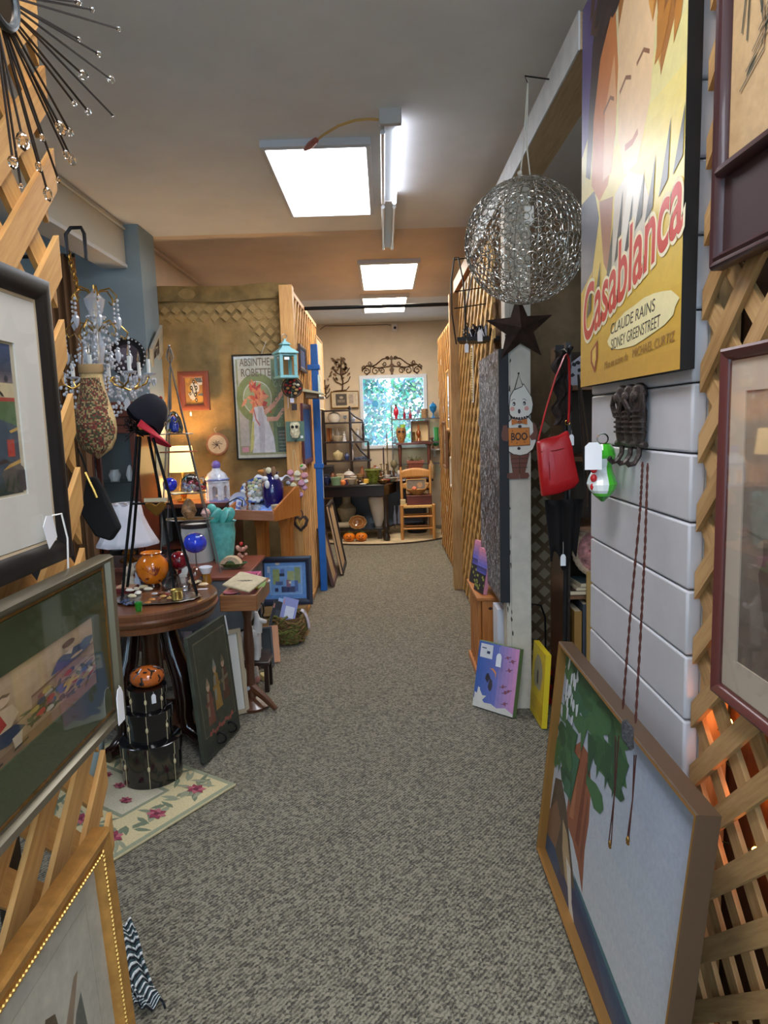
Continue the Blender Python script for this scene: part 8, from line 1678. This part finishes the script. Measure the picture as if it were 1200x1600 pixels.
flat(grow(body, 1.05), 0, .006, OUTL, 'body_outline'); flat(body, .001, .0075, (226, 220, 208), 'body'); flat(grow(head, 1.06), .006, .011, OUTL, 'head_outline'); flat(head, .007, .0125, (228, 222, 210), 'head')
BRN = (112, 66, 50)
flat([(798, 709), (828, 709), (821, 740), (802, 740)], .0, .005, BRN, 'legs'); flat([(793, 739), (812, 738), (812, 748), (796, 748), (792, 745)], .001, .008, BRN, 'shoe'); flat([(813, 738), (826, 739), (828, 744), (825, 748), (813, 748)], .001, .008, BRN, 'shoe')
for y in (716, 723, 730): flat([(800, y), (825.5, y), (825, y+1), (800.4, y+1)], .005, .0056, (60, 36, 30), 'stripe')
flat([(812, 709), (813, 709), (813, 740), (812, 740)], .005, .0058, (60, 36, 30), 'stripe')
for s, pts in ((-1, [(787, 664), (793, 664), (795, 678), (797, 682), (793, 689), (786, 687), (784, 680)]), (1, [(833, 660), (838, 664), (841, 678), (838, 687), (831, 688), (828, 682), (834, 676)])): flat(pts, .008, .014, BRN, 'arm')
flat([(795, 669), (827, 669), (828, 695), (796, 696)], .008, .015, (206, 124, 44), 'boo_board'); flat([(794.2, 668.2), (827.8, 668.2), (828.8, 695.8), (795.2, 696.8)], .0075, .0145, (120, 66, 30), 'board_outline')
text('BOO', .052, M((60, 34, 26), .5), t, 'lettering', TX(*G_(811.5, 682.5), .0152), .082, 0, .0003, .0014)
for (x, y) in ((801, 673), (823, 674), (808, 692), (820, 691), (800, 690), (825, 683)): flat(blob(x, y, 1, 1, 8), .015, .0156, (120, 60, 30), 'dot')
for s in (-1, 1): flat([(812, 660), (812+s*5, 656), (812+s*12, 655), (812+s*12, 664), (812+s*5, 662)], .013, .017, (196, 112, 40), 'bow_loop')
flat(blob(812, 659.5, 2.5, 3, 10), .014, .019, (150, 80, 34), 'bow_knot')
for q in range(7): MB().ball((*G_(800+q*4, 651.5+2*math.sin(q*PI/6)), .014), (.006, .005, .005), 8, 6).build('collar_bead', M(OUTL, .5), t)
for (x, y) in ((804, 631.5), (820, 631)): flat(blob(x, y, 2.2, 3.2, 12), .0125, .014, (34, 28, 28), 'eye')
for (x, y) in ((803.4, 632.2), (819.4, 631.8)): flat(blob(x, y, .9, 1.4, 9), .014, .0146, (230, 230, 230), 'eye_glint')
for (x, y) in ((801.5, 639), (823.5, 639)): flat(blob(x, y, 3.4, 3.4, 14), .0125, .0133, (226, 160, 146), 'cheek')
flat(blob(812, 643, 2, 3.6, 12), .0125, .014, (40, 26, 24), 'mouth')
for (x0, y0, x1, y1) in ((800, 627, 806, 625), (817, 625, 823, 627)): flat(stroke([(x0, y0), ((x0+x1)/2, min(y0, y1)-1), (x1, y1)], .8), .0125, .0134, (60, 44, 40), 'eyebrow')
for (x, y) in ((813, 666.5), (811.5, 700.5)): flat(blob(x, y, 2.6, 2.4, 12), .0078, .0155 if y < 670 else .010, (52, 40, 38), 'button')
MB().tube([V((*G_(804, 614), .006)), V((*G_(812, 586), .004)), V((*G_(819, 607), .006))], .0022, 5).build('hanging_wire', M((60, 46, 38), .6), t); MB().ball((*G_(812, 585), .003), .005, 8, 6).build('nail', IRON, t)
o = flat([(793, 612), (798, 612), (797, 640), (791, 640)], .001, .0035, (226, 226, 228), 'white_card')
# wire globe pendant
gc = at(821, 378, 2.76); gr = 90*2.76/FPX
t = thing('wire_globe', 'large silver wire-ring globe hanging in front of the painted beam', 'globe', gc); b = MB(); pts_ = []
tries = 0
while len(pts_) < 800 and tries < 22000:
    tries += 1; z = random.uniform(-1, 1); a_ = random.uniform(0, 2*PI); d = V((math.sqrt(1-z*z)*math.cos(a_), math.sqrt(1-z*z)*math.sin(a_), z)); r_ = random.choice([.024, .020, .016, .012]) if tries < 5000 else .0105
    if all((d-q).length*gr > (r_+s_)*.96 for q, s_ in pts_): pts_.append((d, r_))
for d, r_ in pts_:
    x = d.orthogonal().normalized(); y = d.cross(x); c_ = d*math.sqrt(gr*gr-r_*r_); n_ = 12
    b.tube([c_+x*r_*math.cos(2*PI*i/n_)+y*r_*math.sin(2*PI*i/n_) for i in range(n_)], .0019, 4, True)
b.build('ring_mesh', M((196, 192, 184), .25, .9), t)
for ax_ in range(6):
    d = V((math.cos(ax_*PI/6), math.sin(ax_*PI/6), 0)); MB().tube([d*gr*.985*math.cos(w)+V((0, 0, gr*.985*math.sin(w))) for w in [2*PI*i/40 for i in range(40)]], .0018, 5, True).build('hoop', M((190, 186, 178), .25, .9), t)
MB().box((0, -gr*.3, gr*.35), (.035, .002, .06)).build('price_tag', M((222, 220, 214), .7), t)
for s in (-1, 1): MB().tube([V((s*.02, 0, gr)), V((s*.006, 0, gr+.12)), V((.012, 0, 2.80-gc.z)), ], .0026, 5).build('cord', M((206, 200, 186), .8), t)
MB().tube([V((.012, 0, 2.79-gc.z)), V((.0, .0, 2.815-gc.z)), V((.095, 0, 2.80-gc.z))], .003, 5).build('hook', IRON, t)
MB().ball((-.02, 0, gr+.02), .01, 8, 6).build('knot', M((206, 200, 186), .8), t)
# wire plant holder on the lattice
Yh = 4.55; h = thing('wire_holder', 'black arched wire plant holder with dark tray, hanging by the right-hand lattice', 'plant holder', at(742, 532, Yh)); kh = Yh/FPX; P_ = lambda x, y, dy=0: at(x, y, Yh+dy)-h.location
MB().tube([P_(713, 538, -.1), P_(706, 490, -.1), P_(705, 440, -.1), P_(710, 402, -.1), P_(716, 402, -.1), P_(724, 440, -.1), P_(727, 490, -.1), P_(726, 528, -.1)], .005, 6).build('arch_wire', IRON, h)
MB().tube([P_(726, 528, .1), P_(728, 480, .1), P_(740, 420, .1), P_(760, 398, .1), P_(772, 430, .1), P_(775, 480, .1), P_(775, 528, .1)], .005, 6).build('arch_wire', IRON, h)
for y in (402, 452, 478): MB().tube([P_(710, y+4, -.08), P_(776, y-6, .08)], .004, 6).build('cross_wire', IRON, h)
MB().prism([(-30*kh, -.11), (34*kh, -.11), (34*kh, .09), (-20*kh, .09)], -.012, .012).build('tray', M((36, 34, 34), .5, .3), h); 
b = MB()
for i in range(60): a_ = random.uniform(0, 6.3); x = random.uniform(-12, 26)*kh; b.tube([V((x, random.uniform(-.06, .05), .012)), V((x+.02*math.cos(a_), -.01, random.uniform(.04, .10))), V((x+.04*math.cos(a_), .02*math.sin(a_), random.uniform(.02, .11)))], .004, 5)
b.build('dark_tangle', M((56, 56, 60), .3, .6), h); pricetag(h, (4*kh, -.115, .06), .05, (0, -1, 0), .01); pricetag(h, (-16*kh, -.115, .0), .04, (0, -1, 0), .03)
p = atx(734, 585, .655); t = thing('bead_strip', 'white card strip of beads hanging on the golden right-hand lattice', 'beads', (.675, p.y, p.z)); MB().box((0, 0, 0), (.004, .10, .42)).build('card', M((226, 222, 210), .6), t)
b = MB()
for i in range(22): b.ball((-.006, -.02+.002*math.sin(i), -.19+.018*i), .009, 7, 5)
b.build('beads', M((206, 176, 110), .4, .4), t)
# pine rack with two sunset canvases
RX0, RX1, RY0, RY1, RH = .525, .66, 3.96, 4.42, .52
t = thing('pine_rack', 'small pine rack with slatted front below the textured canvas', 'rack', ((RX0+RX1)/2, (RY0+RY1)/2, 0)); W, D = RX1-RX0, RY1-RY0
MB().box((0, 0, RH-.01), (W+.03, D+.04, .02)).build('top_board', PINEOR, t, bevel=.003)
for s in (-1, 1): MB().box((.01, s*(D/2-.01), RH/2), (W-.02, .02, RH-.02)).build('side_panel', PINEOR, t)
for i in range(6): MB().box((-W/2+.01, -D/2+.05+.075*i, RH/2), (.015, .028, RH-.06)).build('slat', PINEOR, t)
MB().box((0, 0, .02), (W+.02, D+.02, .04)).build('base_board', PINEOR, t); MB().ball((-.0, -D/2-.001, RH-.07), (.012, .004, .009), 10, 6).build('wood_knot', M((70, 40, 24), .6), t)
for i, (px, py, lab) in enumerate(((741, 846, 'far small sunset canvas of the pair standing on the pine rack'), (757, 858, 'near small sunset canvas of the pair standing on the pine rack'))):
    Y_ = 4.30 if i == 0 else 4.08; tp = at(px+3, py, Y_); hz = tp.z-RH
    t = thing('small_canvas', lab, 'painting', mw=pose(V((.548+.012, Y_, RH+.001+hz/2)), (.25, -.97, 0), (.16, .06, 1))); MB().box((0, 0, -.012), (.15, hz, .022)).build('canvas_edge', M((226, 150, 170), .6), t)
    pl = grad((96, 100, 190), (70, 72, 130), 3, 0, .42, 1, .6)+grad((120, 120, 214), (232, 150, 176), 5, 0, .58, 1, 1)+[((52, 52, 60), rect(0, 0, 1, .44))]+[((164, 170, 84), blob(random.random(), random.uniform(.05, .4), .08, .03, 7, .4)) for q in range(12)]
    drawing(pl, .148, hz-.002, 'painting', t, .0, PRINT(.5))
# blue and pink canvas on the floor
bl, br, tl = atz(738, 1104), atz(801, 1124), None; ax = (br-bl).normalized(); Wb = (br-bl).length; tl = at(748, 1002, bl.y+.06); up_ = (tl-bl); up_ = up_-ax*up_.dot(ax); Hb = up_.length
t = thing('moon_canvas', 'blue and pink canvas with crescent moon and white bunny, leaning on the white post', 'painting', mw=pose(bl+ax*Wb/2+up_/2+V((0, 0, .008)), ax, up_)); MB().box((0, 0, -.018), (Wb, Hb, .034)).build('canvas_edge', M((104, 128, 84), .6), t)
pl = grad((72, 104, 176), (120, 126, 196), 8, 0, 0, .6, 1, False)+grad((150, 136, 196), (214, 150, 196), 5, .55, 0, 1, 1, False)
pl += [((226, 226, 230), rect(.05, .76, .36, .97)), ((226, 150, 96), [(.33, .62), (.42, .63), (.5, .58), (.5, .48), (.47, .56), (.40, .6)]), ((66, 60, 70), blob(.3, .47, .06, .06, 9, .3)), ((78, 70, 76), blob(.38, .38, .05, .09, 9, .3)), ((222, 218, 208), [(0, 0), (1, 0), (1, .04), (.8, .1), (.6, .06), (.45, .1), (.28, .09), (.2, .14), (0, .12)]), ((226, 222, 214), [(.02, .1), (.2, .1), (.32, .2), (.22, .19), (.14, .27), (.1, .2), (.02, .22)]), ((226, 222, 214), stroke([(.1, .18), (.12, .3)], .05))]
for (x, y) in ((.74, .84), (.86, .8), (.8, .66), (.7, .4), (.76, .32), (.84, .36), (.78, .16)): pl += [((120, 96, 116), stroke([(x-.08, y-.02), (x+.08, y+.02)], .012)), ((150, 90, 110), blob(x, y, .035, .03, 7, .4))]
pl += [((60, 66, 96), rect(.09, .9, .2, .915)), ((60, 66, 96), rect(.22, .83, .3, .87))]
drawing(pl, Wb-.002, Hb-.002, 'painting', t, .0, PRINT(.4, var=.06), step=.00005)
pricetag(t, (Wb*.05, Hb/2-.01, .01), .05, (0, 0, 1), .035)
# yellow canvas behind the post
q0, q1 = atz(832, 1104), atz(852, 1122); 
t = thing('yellow_canvas', 'yellow canvas with grey centre leaning just behind the white post', 'painting', mw=pose((.748, 3.41, .20), (.03, -.999, 0), (.06, .0, 1)));  MB().box((0, 0, -.014), (.24, .38, .028)).build('canvas_edge', M((224, 196, 40), .5), t); drawing([((222, 190, 36), rect(0, 0, 1, 1)), ((160, 150, 120), blob(.5, .66, .34, .24, 18, .1)), ((60, 54, 50), blob(.5, .6, .08, .1, 8, .4)), ((206, 170, 30), rect(0, .1, 1, .3))], .238, .378, 'painting', t, .0006)
t = thing('white_board', 'narrow white board standing between the pine rack and the white post', 'board', (.625, 3.83, 0)); MB().box((0, 0, .25), (.05, .16, .50)).build('board', M((226, 228, 236), .5), t)
# booth at the right: bookcase, red bag, scarf, books, cushion
BC = thing('bookcase', 'dark wooden bookcase in the dim booth right of the white post', 'bookcase', (1.19, 3.48, 0)); BW, BD = .62, .30
for x in (-1, 1): MB().box((x*BW/2, 0, .95), (.025, BD, 1.90)).build('side', DARKWD, BC)
BZ = (.10, .33, .68, 1.02, 1.36, 1.70)
for z in BZ: MB().box((0, 0, z-.011), (BW-.02, BD, .022)).build('shelf', WOOD((84, 54, 32), (124, 84, 52), .5), BC)
MB().tube([V((-BW/2-.02, -.16, .0)), V((-BW/2-.01, -.16, 1.0)), V((-BW/2-.02, -.16, 1.82)), V((-BW/2+.01, -.165, 1.88))], .012, 8).build('iron_upright', IRON, BC)
MB().box((0, .14, .95), (BW-.02, .01, 1.86)).build('back_panel', M((70, 58, 46), .8), BC)
bx = 1.19-BW/2+.03; bcols = [(150, 112, 54), (58, 64, 74), (84, 52, 44), (176, 120, 64), (44, 40, 44), (60, 84, 96), (120, 96, 78), (170, 150, 130), (74, 50, 60), (200, 180, 150), (90, 60, 40)]; bname = ['tan', 'slate', 'brown', 'orange', 'black', 'teal', 'khaki', 'beige', 'plum', 'cream', 'chestnut']
for i, c in enumerate(bcols):
    w_, h_ = random.uniform(.022, .042), random.uniform(.22, .31); x = bx+w_/2; bx += w_+.004
    t = thing('book', bname[i]+' upright book in the row on the low bookcase shelf beside the landscape painting', 'book', (x, 3.40, BZ[1]+.0005), group='upright books on the low bookcase shelf'); MB().box((0, 0, h_/2), (w_, .17, h_)).build('cover', M(c, .6), t, bevel=.002); MB().box((0, .004, h_/2+.001), (w_-.008, .166, h_+.0)).build('pages', M((206, 190, 160), .8), t)
z = BZ[2]+.0005
for i, (w_, h_, c, lab) in enumerate(((.24, .022, (70, 50, 44), 'brown book at the bottom of the flat pile on the bookcase shelf'), (.22, .018, (190, 172, 146), 'beige book in the middle of the flat pile on the bookcase shelf'), (.21, .022, (44, 62, 66), 'dark teal book on top of the flat pile on the bookcase shelf'))):
    t = thing('book', lab, 'book', (1.02+.01*i, 3.40, z), R(4*i-3), group='flat pile of books'); MB().box((0, 0, h_/2), (w_, .16, h_)).build('cover', M(c, .6), t, bevel=.002); MB().box((-.004, -.004, h_/2), (w_-.002, .16, h_-.006)).build('pages', M((206, 190, 160), .8), t); z += h_+.0006
t = thing('floral_cushion', 'ruffled pink floral cushion propped on the flat pile of books', 'cushion', mw=pose((1.06, 3.42, z+.135), (1, 0, 0), (0, .15, .98))); b = MB()
for k_, (r_, zz_) in enumerate(((.118, .0), (.118, .001))): pass
N = 60; vs = [(0, 0, .04)]; 
b.lathe([(0, -.03), (.08, -.022), (.108, 0), (.08, .022), (0, .034)], 36); b.build('cushion_body', M((176, 120, 116), .9, var=.35, scale=38), t)
b = MB(); vs = []
for j in range(120): w = 2*PI*j/120; vs += [(.104*math.cos(w), .104*math.sin(w), .0), (.135*math.cos(w), .135*math.sin(w), .010*math.sin(j*1.6))]
b.add(vs, [(2*j, 2*((j+1) % 120), 2*((j+1) % 120)+1, 2*j+1) for j in range(120)]); b.build('ruffle', M((196, 168, 140), .9), t, smooth=80, solid=.003)
fl_ = [((150, 60, 70), blob(.5+.38*math.cos(i*2.4)*math.sqrt(i/30), .5+.38*math.sin(i*2.4)*math.sqrt(i/30), .05, .05, 8, .3)) if i % 3 else ((70, 110, 66), leaf(.5+.36*math.cos(i*2.4)*math.sqrt(i/30), .5+.36*math.sin(i*2.4)*math.sqrt(i/30), .12, .05, i)) for i in range(30)]
b = MB()
for i, (c, p_) in enumerate(fl_): b.poly([((u-.5)*.2, (v-.5)*.2, .0352-.030*(((u-.5)**2+(v-.5)**2)*4)**.9+.001) for u, v in p_], c)
b.build('flower_print', PRINT(.9), t)
for i, (x, z_, prof, c, lab) in enumerate(((1.05, BZ[4], [(0, 0), (.03, 0), (.05, .03), (.04, .06), (0, .07)], (190, 166, 130), 'tan shell-shaped dish on the bookcase shelf behind the red bag strap'), (1.14, BZ[4], [(0, 0), (.04, 0), (.055, .04), (.05, .06), (0, .03)], (206, 190, 166), 'cream bowl on the bookcase shelf behind the shiplap edge'), (1.12, BZ[3], [(0, 0), (.05, 0), (.06, .05), (.03, .09), (0, .1)], (150, 120, 80), 'brown jar on the middle bookcase shelf'), (1.02, BZ[5], [(0, 0), (.02, 0), (.015, .05), (.035, .09), (.03, .12), (0, .13)], (170, 130, 50), 'brass knob figure on the top bookcase shelf'), (1.10, BZ[5], [(0, 0), (.035, 0), (.04, .05), (.03, .08), (0, .085)], (226, 190, 40), 'yellow pot on the top bookcase shelf'))):
    t = thing('shelf_piece', lab, 'ornament', (x, 3.40, z_+.0005)); MB().lathe(prof, 18).build('body', M(c, .4), t)
t = thing('spotted_sign', 'white sign with black spots on top of the bookcase behind the red bag', 'sign', mw=pose((1.06, 3.52, 1.79), (1, 0, 0), (0, .1, 1))); MB().prism([(-.15, -.09), (.15, -.09), (.15, .08), (.05, .1), (-.06, .07), (-.13, .02)], -.008, .004).build('sign_board', M((206, 200, 206), .5), t); 
b = MB()
for i in range(14): b.poly([(x, y, .0048) for x, y in blob(random.uniform(-.12, .13), random.uniform(-.07, .06), .012, .01, 9, .25)], (26, 24, 26))
b.build('black_spots', PRINT(.5, var=0), t)
# red shoulder bag
Yb = 3.20; kb = Yb/FPX; hk = at(885, 552, Yb)
rb = thing('red_bag', 'bright red leather shoulder bag hanging from a hook in the dim booth', 'bag', at(870, 672, Yb)); P_ = lambda x, y, dy=0: at(x, y, Yb+dy)-rb.location; RL = M((186, 26, 32), .35, coat=.15, bump=.15, bscale=120)
b = MB(); outl = [P_(838, 690), P_(851, 685), P_(872, 680), (P_(886, 672)), P_(892, 690), P_(897, 720), P_(904, 752), P_(896, 762), P_(870, 772), P_(846, 776), P_(842, 740)]
n = len(outl); c0 = sum(outl, V((0, 0, 0)))/n; vs = []; rings = ((-.020, .93), (-.032, .80), (-.036, .4)); allv = []
lay = [(.020, .97), (.0, 1.0), (-.020, .985), (-.032, .93), (-.040, .6)]
for dy, f in lay: allv += [V((c0.x+(p.x-c0.x)*f, dy, c0.z+(p.z-c0.z)*f)) for p in outl]
fs = [(q*n+i, q*n+(i+1) % n, (q+1)*n+(i+1) % n, (q+1)*n+i) for q in range(len(lay)-1) for i in range(n)]+[tuple(range((len(lay)-1)*n, len(lay)*n)), tuple(reversed(range(n)))]
b.add(allv, fs); b.build('bag_body', RL, rb, smooth=60, bevel=.006)
def band(name, pts, w, mat, d=.004):
    b = MB(); m_ = [V(p) for p in pts]
    for p, q in zip(m_, m_[1:]): b.bar(p, q, d, w, up=(0, 1, 0)) if False else b.tube([p, q], w/2, 8, flat=.3)
    return b.build(name, mat, rb)
MB().tube([P_(841, 688), P_(853, 640), P_(868, 590), P_(882, 556), P_(886, 552), P_(889, 562)], .011, 8, flat=.35).build('strap', RL, rb); MB().tube([P_(889, 560), P_(890, 600), P_(889, 645), P_(888, 660)], .013, 8, flat=.35).build('strap', RL, rb)
MB().ring(P_(887, 660, -.006), .011, .0025, 16, 6, axis='y').build('strap_ring', BRASS, rb); MB().tube([P_(844, 706, -.030), P_(868, 704, -.041), P_(888, 699, -.036)], .003, 6).build('seam', M((130, 16, 22), .4), rb); MB().tube([P_(858, 722, -.040), P_(859, 750, -.040)], .002, 6).build('seam', M((130, 16, 22), .4), rb)
pricetag(rb, P_(893, 672, -.03), .035, (0, -1, 0), .02)
hh_ = thing('coat_hook', 'black iron hook bracket holding the red bag and dark scarf', 'hook', (hk.x, 3.22, hk.z)); MB().tube([V((0, .10, .02)), V((0, .0, .02)), V((0, -.05, .0)), V((0, -.06, .02))], .006, 8).build('hook_arm', IRON, hh_); MB().box((0, .103, .0), (.04, .008, .1)).build('hook_plate', IRON, hh_)
t = thing('lace_scarf', 'dark brown ruffled scarf hanging beside the red bag strap', 'scarf', (at(876, 600, 3.28).x, 3.27, 0)); z0, z1 = at(876, 548, 3.28).z, at(876, 664, 3.28).z
MB().grid(lambda u, v: V((-.035+.07*u+.012*math.sin(v*22+u*3), .014*math.sin(u*12+v*9)-.01, z0+(z1-z0)*v)), 12, 40).build('cloth', M((46, 36, 32), .9, var=.3, scale=40), t, smooth=70, solid=.004)
t = thing('bead_necklaces', 'hanging hank of dark bead necklaces between the red bag and the shiplap', 'necklace', (at(905, 650, 3.24).x, 3.26, at(895, 585, 3.24).z))
for q in range(5): MB().tube([V((.0, 0, 0)), V((.012+.008*q, -.01, -.25)), V((.03+.012*q, -.01, -.45)), V((.035+.012*q, 0, -.60-.02*q))], .005, 6).build('strand', M([(44, 32, 28), (70, 50, 36), (36, 30, 34), (90, 70, 44), (50, 40, 40)][q], .3, bump=.8, bscale=300), t)
t = thing('dark_skirt', 'dark fabric bundle hanging below the red bag', 'cloth', (at(880, 780, 3.3).x, 3.29, .86)); MB().grid(lambda u, v: V(((-.09+.18*u)*(1-.35*v), .018*math.sin(u*16), .30-.30*v+.05*math.sin(u*9)*v)), 20, 8).build('cloth', M((20, 16, 16), .95), t, smooth=70, solid=.006); pricetag(t, (-.01, -.03, .10), .04, (0, -1, 0), .06)
t = thing('red_crate', 'red openwork plastic crate on the floor behind the yellow canvas', 'crate', (.935, 3.70, 0)); RC_ = M((170, 24, 34), .4)
for z_ in (.02, .10, .18): 
    for s in (-1, 1): MB().box((0, s*.09, z_), (.20, .01, .025)).build('rail', RC_, t); MB().box((s*.10, 0, z_), (.01, .18, .025)).build('rail', RC_, t)
for i in range(6):
    for s in (-1, 1): MB().box((-.085+.034*i, s*.09, .10), (.012, .009, .18)).build('bar', RC_, t)
MB().box((0, 0, .007), (.2, .18, .012)).build('crate_floor', RC_, t)
t = thing('wire_loop_stand', 'thin black wire loop stand behind the yellow canvas', 'stand', (.86, 3.92, 0)); MB().tube([V((-.05, 0, .006)), V((-.05, 0, .42)), V((-.03, 0, .48)), V((.02, 0, .47)), V((.045, 0, .40)), V((.05, 0, .006))], .006, 8).build('wire', IRON, t); MB().tube([V((-.09, 0, .006)), V((.09, 0, .006))], .006, 6).build('foot', IRON, t)
t = thing('wooden_stick', 'pale wooden yardstick leaning in the dim booth', 'stick', mw=pose((.98, 3.30, .40), (1, 0, 0), (-.06, .02, 1))); MB().box((0, 0, 0), (.03, .80, .008)).build('stick', M((176, 140, 80), .6), t)

# ------------------------------------------------------------------ colour management
vs = SC.view_settings
SC.display_settings.display_device = 'sRGB'
vs.view_transform = 'Standard'; vs.look = 'None'; vs.gamma = 1; vs.use_curve_mapping = False; vs.exposure = EXPOSURE
